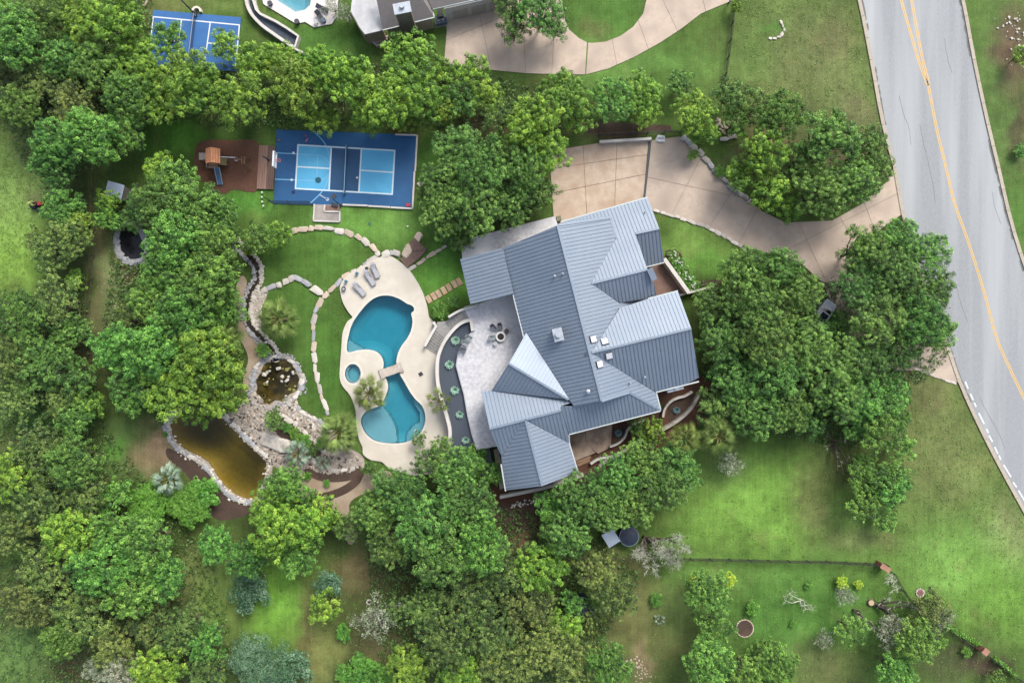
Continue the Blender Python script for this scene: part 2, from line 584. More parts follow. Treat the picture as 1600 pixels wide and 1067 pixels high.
BLOBS = [  # px, py, rx, ry, colour, strength
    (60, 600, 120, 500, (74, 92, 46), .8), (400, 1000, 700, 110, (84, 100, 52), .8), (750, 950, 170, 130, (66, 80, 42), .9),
    (70, 540, 80, 110, (48, 52, 34), .9), (140, 850, 150, 130, (48, 54, 34), .9), (270, 480, 100, 160, (50, 54, 36), .9), (300, 1000, 70, 70, (56, 62, 38), .8), (720, 880, 150, 130, (46, 50, 32), .9), (450, 810, 90, 60, (58, 60, 40), .8), (120, 130, 150, 110, (48, 54, 34), .9), (470, 140, 240, 50, (48, 56, 34), .9), (850, 180, 120, 40, (50, 54, 36), .9), (1290, 250, 110, 70, (62, 58, 42), .8), (1220, 540, 130, 110, (54, 50, 38), .9), (1400, 470, 90, 110, (54, 52, 38), .9), (760, 290, 90, 80, (48, 48, 34), .9), (980, 750, 100, 60, (56, 54, 38), .9), (100, 340, 50, 60, (54, 58, 38), .8),  # wood floor litter, its colour darkened to deepen the shade under crowns
    (500, 70, 100, 50, (72, 118, 42), 1), (400, 110, 30, 30, (100, 140, 60), .7), (260, 10, 80, 14, (105, 120, 62), .8), (370, 10, 40, 14, (110, 140, 65), .8), (200, 15, 30, 14, (105, 95, 70), .8),
    (950, 20, 60, 50, (80, 128, 48), 1), (925, 45, 25, 20, (110, 105, 70), .5), (1000, 95, 130, 32, (92, 140, 58), 1),
    (1260, 100, 120, 110, (108, 128, 72), 1), (1180, 90, 30, 60, (100, 138, 62), .7), (1300, 60, 30, 40, (128, 128, 85), .5), (1340, 170, 30, 30, (120, 120, 85), .6), (1215, 45, 16, 16, (80, 140, 50), .8),
    (1560, 200, 60, 250, (88, 122, 58), 1), (1585, 70, 28, 70, (104, 92, 72), 1), (1595, 200, 16, 50, (85, 85, 60), .9), (1585, 340, 20, 60, (80, 128, 50), .8),
    (20, 330, 60, 110, (118, 158, 72), 1), (20, 410, 60, 60, (118, 165, 55), .9), (45, 240, 30, 30, (105, 125, 75), .7), (60, 300, 30, 16, (118, 118, 84), .6),
    (178, 440, 30, 95, (112, 128, 78), 1), (152, 400, 5, 150, (112, 100, 74), .45), (205, 430, 14, 14, (150, 125, 95), .5), (170, 300, 20, 25, (90, 130, 55), .8),
    (270, 215, 55, 25, (84, 150, 42), 1), (400, 205, 60, 16, (52, 92, 34), .8), (370, 320, 60, 22, (76, 140, 44), 1), (560, 350, 130, 32, (104, 162, 62), 1), (620, 340, 40, 40, (120, 175, 75), .5),
    (670, 250, 22, 70, (66, 112, 38), 1), (490, 400, 95, 45, (76, 122, 42), 1), (460, 480, 55, 60, (74, 118, 42), 1), (510, 580, 40, 90, (72, 120, 40), 1), (690, 430, 60, 50, (86, 145, 45), 1), (700, 380, 40, 26, (44, 84, 30), .7),
    (1180, 790, 130, 75, (112, 166, 58), 1), (1130, 720, 40, 40, (82, 110, 56), .7), (1330, 830, 70, 50, (100, 138, 60), .8), (1270, 790, 30, 60, (98, 98, 64), .7), (1310, 720, 50, 50, (84, 100, 52), .8),
    (1470, 700, 90, 110, (112, 132, 72), 1), (1450, 620, 40, 26, (104, 106, 66), .7), (1570, 840, 40, 50, (130, 130, 95), .7), (1500, 880, 90, 70, (112, 166, 68), .9), (1560, 940, 60, 60, (108, 165, 55), .8), (1350, 850, 60, 16, (110, 120, 75), .6),
    (1250, 960, 140, 70, (80, 134, 50), 1), (1100, 900, 80, 24, (100, 150, 62), .9), (1280, 1040, 60, 40, (96, 110, 62), .8), (1500, 1030, 70, 40, (80, 96, 56), 1), (1545, 1045, 30, 16, (78, 66, 56), .9),
    (1000, 970, 60, 70, (104, 112, 62), 1), (960, 880, 60, 22, (110, 116, 70), .8), (1040, 950, 30, 40, (106, 140, 66), .7), (1000, 1040, 20, 30, (140, 120, 95), .7), (940, 1050, 50, 25, (88, 130, 50), .8),
    (310, 900, 45, 55, (122, 140, 76), 1), (330, 960, 30, 40, (100, 150, 60), .8), (430, 940, 60, 90, (108, 168, 50), 1), (345, 930, 50, 60, (116, 152, 68), .8), (560, 895, 50, 30, (112, 102, 70), .8), (600, 1010, 40, 30, (100, 98, 66), .8), (500, 1020, 40, 50, (118, 130, 66), .9), (480, 960, 14, 60, (110, 100, 66), .7),
    (35, 1030, 70, 50, (96, 138, 66), 1), (110, 1040, 40, 30, (84, 78, 54), .8), (20, 840, 20, 60, (90, 140, 44), .8), (55, 655, 60, 26, (70, 120, 46), .9), (190, 700, 40, 50, (92, 128, 62), 1), (175, 705, 22, 16, (92, 160, 52), .8), (245, 695, 28, 24, (158, 140, 108), 1), (230, 720, 30, 20, (140, 126, 95), .7), (120, 555, 14, 24, (120, 100, 76), .8),
    (820, 810, 60, 40, (92, 74, 58), 1), (785, 800, 20, 20, (84, 58, 48), .7), (820, 850, 25, 16, (140, 110, 84), .6), (860, 780, 20, 16, (70, 52, 42), .8),
    (1090, 385, 60, 34, (112, 158, 64), 1), (1110, 410, 26, 22, (84, 150, 46), .8), (1190, 225, 40, 30, (110, 92, 70), .8), (1150, 240, 22, 14, (98, 120, 70), .9), (960, 205, 60, 10, (98, 84, 66), 1), (1320, 240, 40, 30, (110, 106, 78), .5),
    (760, 195, 60, 10, (110, 100, 78), .8), (620, 205, 30, 6, (110, 70, 50), .6), (1400, 560, 60, 40, (90, 92, 60), .7),
]

def axis(lo, hi, step, far):
    a = list(np.arange(lo, hi + 1e-6, step))
    d = step; x = hi
    up = []
    while x < far:
        d *= 1.35; x += d; up.append(x)
    d = step; x = lo
    dn = []
    while x > -far:
        d *= 1.35; x -= d; dn.append(x)
    return np.array(dn[::-1] + a + up)

ax = axis(-76, 76, 0.4, 600); ay = axis(-52, 52, 0.4, 600)
GX, GY = np.meshgrid(ax, ay)
px = GX * PPM + 800; py = 533.5 - GY * PPM
col = np.empty(GX.shape + (3,)); col[:] = lin((84, 112, 52))
wx = px + 26 * vnoise(GX, GY, 2.6, 1) + 12 * vnoise(GX, GY, 0.9, 2)
wy = py + 26 * vnoise(GX, GY, 2.6, 3) + 12 * vnoise(GX, GY, 0.9, 4)
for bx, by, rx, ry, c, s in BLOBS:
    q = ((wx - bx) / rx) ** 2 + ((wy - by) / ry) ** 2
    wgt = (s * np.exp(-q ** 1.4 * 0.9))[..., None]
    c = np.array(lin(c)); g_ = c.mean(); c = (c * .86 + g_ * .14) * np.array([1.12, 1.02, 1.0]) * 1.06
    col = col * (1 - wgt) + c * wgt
# dry and worn spots
dry = np.clip(vnoise(GX, GY, 3.4, 5) + 0.6 * vnoise(GX, GY, 1.1, 6) - 0.14, 0, 1)[..., None] * 0.55
lawnish = np.zeros(GX.shape)
for bx, by, rx, ry in ((500, 420, 110, 70), (520, 560, 60, 120), (560, 350, 140, 40), (690, 420, 60, 60)):
    lawnish = np.maximum(lawnish, np.exp(-(((px - bx) / rx) ** 2 + ((py - by) / ry) ** 2) ** 2))
col = col * (1 - dry * (1 - lawnish[..., None])) + np.array(lin((124, 118, 78))) * dry * (1 - lawnish[..., None])
col = col * (1 + 0.35 * vnoise(GX, GY, 4.5, 8) + 0.25 * vnoise(GX, GY, 1.5, 9))[..., None]
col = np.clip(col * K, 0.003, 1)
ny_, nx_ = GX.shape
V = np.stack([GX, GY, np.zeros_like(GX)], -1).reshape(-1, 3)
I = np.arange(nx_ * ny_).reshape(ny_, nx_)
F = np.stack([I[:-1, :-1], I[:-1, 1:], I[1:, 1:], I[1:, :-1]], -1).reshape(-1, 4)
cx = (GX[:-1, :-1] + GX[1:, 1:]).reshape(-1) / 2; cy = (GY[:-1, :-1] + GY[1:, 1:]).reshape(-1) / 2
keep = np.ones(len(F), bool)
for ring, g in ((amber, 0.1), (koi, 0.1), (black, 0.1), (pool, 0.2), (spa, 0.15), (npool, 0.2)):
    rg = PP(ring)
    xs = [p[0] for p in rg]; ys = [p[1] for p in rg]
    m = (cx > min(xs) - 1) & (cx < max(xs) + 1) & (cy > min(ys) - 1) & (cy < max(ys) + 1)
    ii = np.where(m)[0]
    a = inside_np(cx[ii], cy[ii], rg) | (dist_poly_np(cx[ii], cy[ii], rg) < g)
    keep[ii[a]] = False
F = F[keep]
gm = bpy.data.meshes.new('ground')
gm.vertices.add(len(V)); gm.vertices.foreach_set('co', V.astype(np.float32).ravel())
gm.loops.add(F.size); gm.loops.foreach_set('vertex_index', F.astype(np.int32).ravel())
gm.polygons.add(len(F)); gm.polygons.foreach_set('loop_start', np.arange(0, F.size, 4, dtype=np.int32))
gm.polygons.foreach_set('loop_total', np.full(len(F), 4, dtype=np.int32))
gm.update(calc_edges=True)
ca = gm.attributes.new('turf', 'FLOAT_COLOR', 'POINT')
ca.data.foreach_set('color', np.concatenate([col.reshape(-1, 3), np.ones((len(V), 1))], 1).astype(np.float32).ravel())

def turfmat():
    m = bpy.data.materials.new('turf'); m.use_nodes = True
    nt = m.node_tree; N = nt.nodes; L = nt.links
    b = N['Principled BSDF']; b.inputs['Roughness'].default_value = 0.95; b.inputs['Specular IOR Level'].default_value = 0.08
    at = N.new('ShaderNodeAttribute'); at.attribute_name = 'turf'
    tc = N.new('ShaderNodeTexCoord')
    c = at.outputs['Color']
    def mul(sc, lo, hi, det, strt=None):
        nonlocal c
        n = N.new('ShaderNodeTexNoise'); n.inputs['Scale'].default_value = sc; n.inputs['Detail'].default_value = det; n.inputs['Roughness'].default_value = .7
        if strt:
            mp = N.new('ShaderNodeMapping'); mp.inputs['Rotation'].default_value = (0, 0, strt[0]); mp.inputs['Scale'].default_value = (strt[1], strt[2], 1)
            L.new(tc.outputs['Object'], mp.inputs['Vector']); L.new(mp.outputs['Vector'], n.inputs['Vector'])
        else:
            L.new(tc.outputs['Object'], n.inputs['Vector'])
        r = N.new('ShaderNodeMapRange'); r.inputs['From Min'].default_value = .3; r.inputs['From Max'].default_value = .7
        r.inputs['To Min'].default_value = lo; r.inputs['To Max'].default_value = hi
        L.new(n.outputs['Fac'], r.inputs['Value'])
        h = N.new('ShaderNodeHueSaturation'); L.new(r.outputs['Result'], h.inputs['Value']); L.new(c, h.inputs['Color'])
        c = h.outputs['Color']
        return n
    mul(5.0, 0.72, 1.28, 8); mul(0.8, 0.8, 1.2, 4); mul(1.0, 0.88, 1.12, 3, (0.5, 2.6, 0.12)); mul(0.25, 0.86, 1.14, 3)
    n2 = N.new('ShaderNodeTexNoise'); n2.inputs['Scale'].default_value = 2.2; n2.inputs['Detail'].default_value = 6
    L.new(tc.outputs['Object'], n2.inputs['Vector'])
    r2 = N.new('ShaderNodeMapRange'); r2.inputs['From Min'].default_value = .55; r2.inputs['From Max'].default_value = .75; r2.inputs['To Max'].default_value = .35
    L.new(n2.outputs['Fac'], r2.inputs['Value'])
    mx = N.new('ShaderNodeMix'); mx.data_type = 'RGBA'; L.new(r2.outputs['Result'], mx.inputs['Factor']); L.new(c, mx.inputs[6]); mx.inputs[7].default_value = C(128, 120, 74)
    L.new(mx.outputs[2], b.inputs['Base Color'])
    n3 = N.new('ShaderNodeTexNoise'); n3.inputs['Scale'].default_value = 7; n3.inputs['Detail'].default_value = 6
    L.new(tc.outputs['Object'], n3.inputs['Vector'])
    bp = N.new('ShaderNodeBump'); bp.inputs['Distance'].default_value = 0.07; L.new(n3.outputs['Fac'], bp.inputs['Height']); L.new(bp.outputs['Normal'], b.inputs['Normal'])
    return m
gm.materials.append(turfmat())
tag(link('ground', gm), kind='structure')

# ------------------------------------------------------------------ palette
ASPH = mat('asphalt', C(150, 154, 157), C(164, 168, 171), scale=9, rough=.9, bump=.004, big=C(186, 190, 191), bigscale=.3, bigmix=.9, stretch=(math.radians(-17), 1.0, .3), bigstretch=(math.radians(-17), 1.0, .05))
YEL = mat('yellow_paint', C(224, 178, 96), C(232, 196, 120), scale=6, rough=.7, big=C(205, 180, 140), bigscale=2, bigmix=.8)
WHT = mat('white_paint', C(225, 228, 230), C(235, 238, 240), scale=5, rough=.7)
LINE = mat('court_line', C(205, 228, 240), C(222, 238, 246), scale=5, rough=.6)
CURB = mat('curb_concrete', C(178, 168, 152), C(196, 186, 168), scale=4, rough=.9, bump=.01, rnd=.05)
DRV = mat('driveway_slab', C(194, 176, 158), C(210, 193, 175), scale=1.4, rough=.9, bump=.006, bscale=12, big=C(164, 148, 136), bigscale=.35, bigmix=.6, rnd=.05)
RUST = mat('rusty_slab', C(192, 172, 150), C(210, 192, 172), scale=1.0, rough=.9, bump=.006, bscale=12, big=C(178, 150, 126), bigscale=.3, bigmix=.6, rnd=.04)
JOINT = mat('joint_dirt', C(118, 100, 86), C(134, 116, 100), scale=4, rough=1)
DECKC = mat('cream_deck', C(212, 204, 188), C(224, 217, 203), scale=1.2, rough=.85, bump=.003, bscale=20, big=C(198, 188, 170), bigscale=.3, bigmix=.5)
PATIO = mat('grey_patio', C(192, 192, 196), C(220, 221, 224), scale=2.2, rough=.75, bump=.01, bscale=6, big=C(228, 228, 228), bigscale=.22, bigmix=.8, lo=.4, hi=.62)
WHITEW = mat('white_wall', C(214, 210, 202), C(226, 222, 214), scale=1.5, rough=.85, big=C(196, 190, 180), bigscale=.6)
GRAV = mat('dark_gravel', C(66, 74, 86), C(92, 102, 114), scale=14, rough=1, bump=.03, bscale=25, big=C(78, 84, 94), bigscale=.4)
MULCH = mat('brown_mulch', C(72, 50, 40), C(114, 80, 62), scale=9, rough=1, bump=.05, bscale=16, big=C(126, 86, 58), bigscale=.4, bigmix=.5)
SOIL = mat('dark_soil', C(58, 46, 40), C(96, 78, 66), scale=7, rough=1, bump=.05, bscale=14, big=C(110, 88, 72), bigscale=.5)
RMULCH = mat('red_mulch', C(90, 64, 52), C(122, 86, 68), scale=8, rough=1, bump=.04, bscale=15, big=C(110, 68, 44), bigscale=.5)
TANG = mat('tan_gravel', C(166, 150, 128), C(190, 174, 152), scale=8, rough=1, bump=.02, bscale=20, big=C(150, 124, 98), bigscale=.5, bigmix=.6)
CREAMG = mat('cream_gravel', C(172, 160, 144), C(200, 190, 176), scale=9, rough=1, bump=.04, bscale=18, big=C(120, 104, 90), bigscale=1.1, bigmix=.7)
WOOD = mat('brown_boards', C(146, 114, 98), C(160, 128, 112), scale=2, rough=.8, rnd=.09, stretch=(0, 4, .6))
WOODD = mat('dark_boards', C(108, 86, 76), C(124, 100, 88), scale=2, rough=.8, rnd=.09, stretch=(0, 4, .6))
BLUED = mat('court_blue', C(20, 88, 140), C(26, 96, 148), scale=.8, rough=.6, big=C(16, 78, 128), bigscale=.15, bigmix=.6)
BLUEL = mat('court_light_blue', C(84, 178, 222), C(94, 188, 230), scale=.8, rough=.6, big=C(76, 166, 214), bigscale=.2)
BLUEK = mat('court_mid_blue', C(18, 74, 116), C(22, 80, 124), scale=.8, rough=.6)
BLUEN = mat('second_court_blue', C(48, 108, 172), C(56, 116, 180), scale=.8, rough=.6, big=C(42, 96, 156), bigscale=.15)
LIME = mat('limestone', C(196, 190, 178), C(222, 216, 206), scale=2.2, rough=.9, bump=.04, bscale=5, big=C(140, 130, 118), bigscale=.9, bigmix=.7, rnd=.26)
TAN = mat('tan_stone', C(194, 178, 156), C(216, 202, 182), scale=2.2, rough=.9, bump=.04, bscale=5, big=C(198, 160, 142), bigscale=.9, bigmix=.6, rnd=.12)
GREYS = mat('grey_stone', C(150, 152, 156), C(196, 198, 200), scale=3, rough=.9, bump=.04, bscale=6, big=C(112, 114, 116), bigscale=1.4, bigmix=.7, rnd=.14)
BLK = mat('black_metal', C(28, 30, 34, 1), C(40, 42, 46, 1), scale=4, rough=.5)
DGREY = mat('charcoal', C(60, 64, 70), C(78, 82, 88), scale=4, rough=.7)
LGREY = mat('light_grey', C(176, 178, 182), C(190, 192, 196), scale=4, rough=.6)
METAL = mat('galvanised', C(176, 186, 196), C(196, 204, 212), scale=2, rough=.4, metal=.3)
SKYP = mat('sky_blue_plastic', C(70, 110, 150), C(90, 130, 168), scale=3, rough=.4)

# ================================================================== ROAD
Lp = smooth([(1285, -900), (1290, -400), (1326, -80), (1345, 0), (1364, 97), (1381, 190), (1400, 262), (1413, 335), (1432, 400), (1456, 465), (1483, 542), (1503, 600), (1540, 680), (1582, 760), (1640, 862), (1720, 990), (1900, 1280), (2200, 1760)], False, 5)
Rp = smooth([(1441, -900), (1446, -400), (1482, -80), (1501, 0), (1518, 92), (1539, 190), (1557, 265), (1573, 335), (1594, 405), (1625, 485), (1662, 565), (1750, 700), (1850, 840), (1950, 960), (2120, 1190), (2420, 1670)], False, 5)
L_, R_ = PP(Lp), PP(Rp)
struct('road', MB().prism(L_ + R_[::-1], -.1, .03), ASPH)
def sub_curb(path, side, name):
    base = MB().strip(offset_line(path, side * .26), .50, -.1, .045)
    o = struct(name, base, JOINT)
    pts = resample(offset_line(path, side * .24), 3.0)
    for i in range(len(pts) - 1):
        a, b = pts[i], pts[i + 1]
        mx_, my_ = (a[0] + b[0]) / 2, (a[1] + b[1]) / 2
        if not (-78 < mx_ < 78 and -52 < my_ < 52): continue
        d = Vector((b[0] - a[0], b[1] - a[1])).normalized() * .02
        q = MB().strip([(a[0] + d.x, a[1] + d.y), (b[0] - d.x, b[1] - d.y)], .46, 0, .15)
        part('curb_stone', q, CURB, o)
def offset_line(path, d):
    out = []
    n = len(path)
    for i in range(n):
        a, b = path[max(i - 1, 0)], path[min(i + 1, n - 1)]
        dx, dy = b[0] - a[0], b[1] - a[1]
        l = math.hypot(dx, dy)
        out.append((path[i][0] - dy / l * d, path[i][1] + dx / l * d))
    return out
sub_curb(L_, -1, 'left_curb'); sub_curb(R_, 1, 'right_curb')
yl = smooth([(1450, 132), (1463, 200), (1478, 262), (1491, 317), (1513, 379), (1537, 455), (1557, 528), (1575, 570), (1600, 622), (1645, 710)], False, 4)
yb1 = smooth([(1392, -60), (1407.6, 0), (1419, 40), (1432, 85), (1441, 112), (1449.5, 134)], False, 4)
yb2 = smooth([(1413, -60), (1424, 0), (1433, 50), (1441, 92), (1447, 115), (1451.5, 134)], False, 4)
mk = MB()
for pth in (yl, yb1, yb2):
    p = PP(pth)
    for d in (-.12, .12):
        mk.strip(offset_line(p, d), .14, .031, .036)
struct('road_centre_lines', mk, YEL)
mk = MB()
for a, b in (((1508, 596), (1512.4, 607)), ((1516, 615), (1520.5, 625)), ((1522, 629), (1525, 635.5)), ((1529, 645), (1537.5, 662)), ((1541, 670), (1544, 676)), ((1545, 680), (1550.5, 690)),
             ((1554, 698), (1559, 709)), ((1560.5, 711), (1563.5, 718)), ((1568, 726), (1579.5, 745)), ((1583, 753), (1588, 761)), ((1591, 766), (1601, 782)), ((1605, 788), (1620, 812))):
    mk.strip(PP([a, b]), .2, .031, .036)
struct('road_edge_line', mk, WHT)

# ================================================================== DRIVEWAYS (every slab a piece)
def slabs(name, base_polys, cuts, m, m2=None, z=.07, base=JOINT):
    mb = MB()
    for bp_ in base_polys: mb.prism(PP(bp_), -.05, .03)
    o = struct(name, mb, base)
    for poly, cut in zip(base_polys, cuts):
        pieces = [PP(poly)]
        for a, b in cut:
            a, b = P(*a), P(*b)
            nxt = []
            for q in pieces:
                for s in (1, -1):
                    r = clip(q, a, b, s, .02)
                    if len(r) >= 3 and abs(area(r)) > .5: nxt.append(r)
            pieces = nxt
        for q in pieces:
            part('slab', MB().prism(q, .0, z + random.uniform(-.006, .006)), m, o)
    return o
random.seed(3)
A = [(858, 236), (937, 224), (1013, 220), (1003, 330), (866, 352)]
struct('garage_court', MB().prism(PP(A), -.05, .03), JOINT)
gc = bpy.data.objects['garage_court']
pieces = [PP(A)]
for a, b in (((911, 228), (917, 340)), ((964, 222), (960, 330)), ((880, 261), (1012, 242)), ((880, 299), (1007, 273))):
    a, b = P(*a), P(*b); nxt = []
    for q in pieces:
        for s in (1, -1):
            r = clip(q, a, b, s, .03)
            if len(r) >= 3 and abs(area(r)) > .5: nxt.append(r)
    pieces = nxt
for q in pieces: part('slab', MB().prism(q, 0, .07 + random.uniform(-.006, .006)), RUST, gc)
B = [(1018, 220), (1045, 216), (1062, 214), (1092, 243), (1135, 286), (1190, 330), (1226, 348), (1214, 398), (1165, 388), (1140, 377), (1100, 354), (1060, 339), (1020, 329), (1007, 322)]
Cc = [(1226, 348), (1300, 345), (1345, 320), (1385, 285), (1397, 262), (1410, 334), (1370, 362), (1340, 368), (1330, 385), (1345, 420), (1300, 445), (1283, 440), (1250, 410), (1214, 398)]
D = [(1285, 442), (1300, 445), (1345, 420), (1400, 500), (1440, 542), (1480, 541), (1499, 598), (1462, 590), (1432, 578), (1380, 580), (1320, 520)]
slabs('driveway', [B, Cc, D], [
    [((1087, 262), (1054, 327)), ((1144, 300), (1112, 348)), ((1182, 328), (1154, 381)), ((1010, 277), (1075, 291))],
    [((1266, 372), (1400, 304)), ((1250, 353), (1283, 424)), ((1316, 346), (1325, 363)), ((1354, 328), (1366, 358))],
    [((1330, 500), (1370, 470)), ((1400, 570), (1420, 520)), ((1440, 545), (1436, 590))]], DRV)
struct('trench_drain', MB().strip(PP([(1015.5, 221), (1005, 322)]), .3, 0, .075), BLK)
N1 = [(690, -120), (877, -120), (877, 0), (883, 33), (889, 47), (904, 60), (917, 67), (914, 117), (880, 117), (820, 115), (770, 110), (730, 106), (694, 100), (698, 50)]
N2 = [(919, 67.5), (925, 68), (946, 66), (969, 57), (989, 43), (1005, 22), (1010, 0), (1014, -120), (1290, -120), (1138, 4), (1095, 22), (1065, 45), (1030, 68), (990, 90), (950, 108), (915.5, 117)]
slabs('neighbour_driveway', [N1, N2], [
    [((744, 0), (768, 110)), ((818, 30), (821, 113)), ((866, 40), (862, 117)), ((700, 62), (790, 25))],
    [((956, 60), (963, 97)), ((1035, 0), (1058, 48)), ((1098, 0), (1103, 20)), ((996, 30), (1014, 80))]], DRV)

# ================================================================== ISLANDS OF SOIL, MULCH, GRAVEL
def sheet(name, pts, m, z=.02, sm=True, kind='structure'):
    ring = PP(smooth(pts, True, 4) if sm else pts)
    o = single(name, MB().cdt(ccw(ring), [], z), m, kind=kind)
    return o
play = [(304, 245), (309, 226), (325, 219), (360, 220), (404, 225), (405, 296), (366, 296), (352, 303), (335, 297), (318, 285), (305, 266)]
sheet('play_mulch', play, RMULCH, .06)
sheet('flower_bed_soil', [(1040, 392), (1053, 388), (1064, 396), (1073, 418), (1085, 437), (1100, 440), (1116, 436), (1130, 440), (1115, 448), (1078, 457), (1038, 404)], SOIL, .02, False)
sheet('south_bed_mulch', [(885, 672), (1036, 636), (1022, 610), (1090, 585), (1135, 610), (1100, 660), (1045, 690), (985, 722), (900, 760), (780, 790), (765, 760), (880, 742)], MULCH, .02, False)
sheet('bed_soil_by_corner', [(1046, 634), (1056, 624), (1072, 618), (1090, 616), (1086, 634), (1066, 652), (1050, 664), (1043, 650)], SOIL, .04)
sheet('bed_soil_by_steps', [(956, 668), (1010, 655), (990, 676), (972, 690), (953, 698)], SOIL, .04, False)
sheet('yard_soil', [(770, 786), (885, 766), (905, 780), (870, 812), (820, 830), (790, 838), (775, 815)], SOIL, .015)
sheet('pond_bank_soil', [(262, 700), (285, 710), (312, 722), (330, 745), (345, 768), (370, 786), (398, 792), (380, 806), (340, 812), (322, 790), (310, 765), (285, 735), (262, 715)], SOIL, .015)
sheet('tan_path', [(376, 432), (386, 440), (380, 470), (378, 495), (388, 515), (402, 530), (420, 548), (408, 562), (398, 575), (394, 600), (384, 612), (380, 590), (388, 560), (376, 530), (366, 500), (366, 460)], TANG, .02)
sheet('cream_gravel_patch', [(403, 455), (418, 452), (416, 466), (409, 480), (409, 497), (412, 508), (404, 512), (394, 500), (389, 485), (393, 466)], CREAMG, .025)
sheet('rock_garden_gravel', [(392, 604), (404, 628), (425, 640), (447, 634), (462, 620), (470, 640), (500, 656), (530, 690), (566, 712), (566, 735), (540, 742), (505, 742), (482, 735), (462, 745), (440, 735), (418, 722), (395, 700), (378, 682), (352, 652), (368, 640), (384, 628)], CREAMG, .02)
sheet('lower_tan_gravel', [(462, 745), (485, 740), (530, 748), (560, 742), (590, 736), (610, 738), (612, 760), (570, 770), (545, 790), (560, 830), (545, 850), (525, 800), (495, 790), (470, 775)], TANG, .022)
sheet('rock_garden_soil', [(416, 640), (440, 644), (468, 668), (488, 688), (502, 706), (500, 722), (484, 716), (462, 692), (440, 684), (424, 668)], SOIL, .028)
def ribbon(name, pts, wd, m, z):
    p = PP(smooth(pts, False, 5))
    return struct(name, MB().strip(p, wd, -.02, z), m)
ribbon('mulch_path', [(478, 726), (490, 737), (505, 743), (530, 744), (552, 740), (566, 735)], 1.5, SOIL, .05)
ribbon('mulch_track', [(563, 738), (556, 752), (540, 764), (518, 773), (495, 778), (470, 788)], 1.1, SOIL, .045)
ribbon('stream_bed', [(360, 372), (372, 384), (386, 396), (398, 410), (403, 425), (402, 440), (393, 455), (388, 470), (386, 485), (388, 500), (395, 514), (406, 526), (420, 540), (428, 552), (432, 564)], [1.5] * 71, SOIL, .03)
WSTR = mat('stream_water', C(52, 46, 38), C(70, 66, 56), scale=5, rough=.12, spec=.5)
ribbon('stream', [(372, 384), (386, 397), (397, 411), (401, 425), (400, 440), (392, 455), (387, 470), (385, 485), (387, 500), (395, 514), (406, 527), (420, 541), (430, 560)], .55, WSTR, .04)
struct('terrace_soil', MB().prism(PP([(905, 208), (1008, 204), (1050, 206), (1048, 196), (905, 190)]), -.02, .015), SOIL)
# ================================================================== BASINS AND WATER
def basin(name, ring_px, m, prof, z_rim=0.0, step=.5):
    ring = ccw(PP(ring_px))
    X, Y = np.meshgrid(np.arange(min(p[0] for p in ring), max(p[0] for p in ring), step), np.arange(min(p[1] for p in ring), max(p[1] for p in ring), step))
    X = X.ravel(); Y = Y.ravel()
    d = dist_poly_np(X, Y, ring)
    k = inside_np(X, Y, ring) & (d > step * .5)
    ex = list(zip(X[k], Y[k]))
    def zf(x, y):
        dd = float(dist_poly_np(np.array([x]), np.array([y]), ring)[0])
        return prof(x, y, dd)
    mb = MB().cdt(ring, [], 0, zf=zf, extra=ex)
    zs = [zf(*p) for p in ring]
    o = len(mb.v)
    n = len(ring)
    for (x, y), z in zip(ring, zs): mb.v.append((x, y, z))
    for (x, y) in ring: mb.v.append((x, y, z_rim))
    for i in range(n):
        j = (i + 1) % n
        mb.face((o + j, o + i, o + n + i, o + n + j))
    return struct(name, mb, m)
def water(name, ring_px, m, z1, depth, eps=.003):
    ring = offset_poly(PP(ring_px), -eps)
    return struct(name, MB().prism(ring, z1 - depth, z1, bottom=True), m)

PLAST = mat('pool_plaster', C(86, 160, 186), C(94, 168, 194), scale=1.5, rough=.6, k=.6) if False else mat('pool_plaster', C(176, 214, 222), C(186, 222, 230), scale=.8, rough=.7)
WPOOL = watermat('pool_water', (0.05, 0.78, 0.87, 1), .58, rough=.04, wave=3.5, wamp=.05)
shelf = PP([(560, 628), (592, 630), (603, 642), (612, 656), (619, 672), (621, 700), (560, 700)])
lounge = PP([(641, 610), (646, 632), (655, 646), (655, 660), (645, 664), (634, 678), (632, 700), (680, 700), (680, 610)])
ledge = PP([(538, 528), (552, 536), (566, 544), (570, 556), (538, 556)])
def pool_prof(x, y, d):
    base = -1.55 if y < P(0, 575)[1] else -2.0
    if inside((x, y), shelf): return -.42
    if inside((x, y), lounge) or inside((x, y), ledge): return -.62
    return base + .5 * max(0, 1 - d / 1.2)
basin('pool_basin', pool, PLAST, pool_prof, .24, .14)
water('pool_water', pool, WPOOL, .14, 2.4)
def spa_prof(x, y, d):
    return -.25 if d < .32 else -.75
basin('spa_basin', spa, PLAST, spa_prof, .24, .12)
water('spa_water', spa, WPOOL, .16, 1.1)
POOLN = mat('neighbour_plaster', C(190, 226, 234), C(200, 232, 240), scale=1.5, rough=.7)
WPN = watermat('neighbour_water', (0.25, 0.80, 0.90, 1), .5, rough=.06, wave=2.5, wamp=.015)
basin('neighbour_pool_basin', npool, POOLN, lambda x, y, d: -1.1 + .9 * max(0, 1 - d / 1.0), .12, .6)
water('neighbour_pool_water', npool, WPN, .05, 1.3)
MUD = mat('pond_floor', C(172, 140, 56), C(188, 160, 74), scale=2, rough=.9)
WAMB = watermat('amber_water', (0.68, 0.70, 0.30, 1), 1.15, rough=.05, wave=1.6, wamp=.02)
acx, acy = P(330, 690)
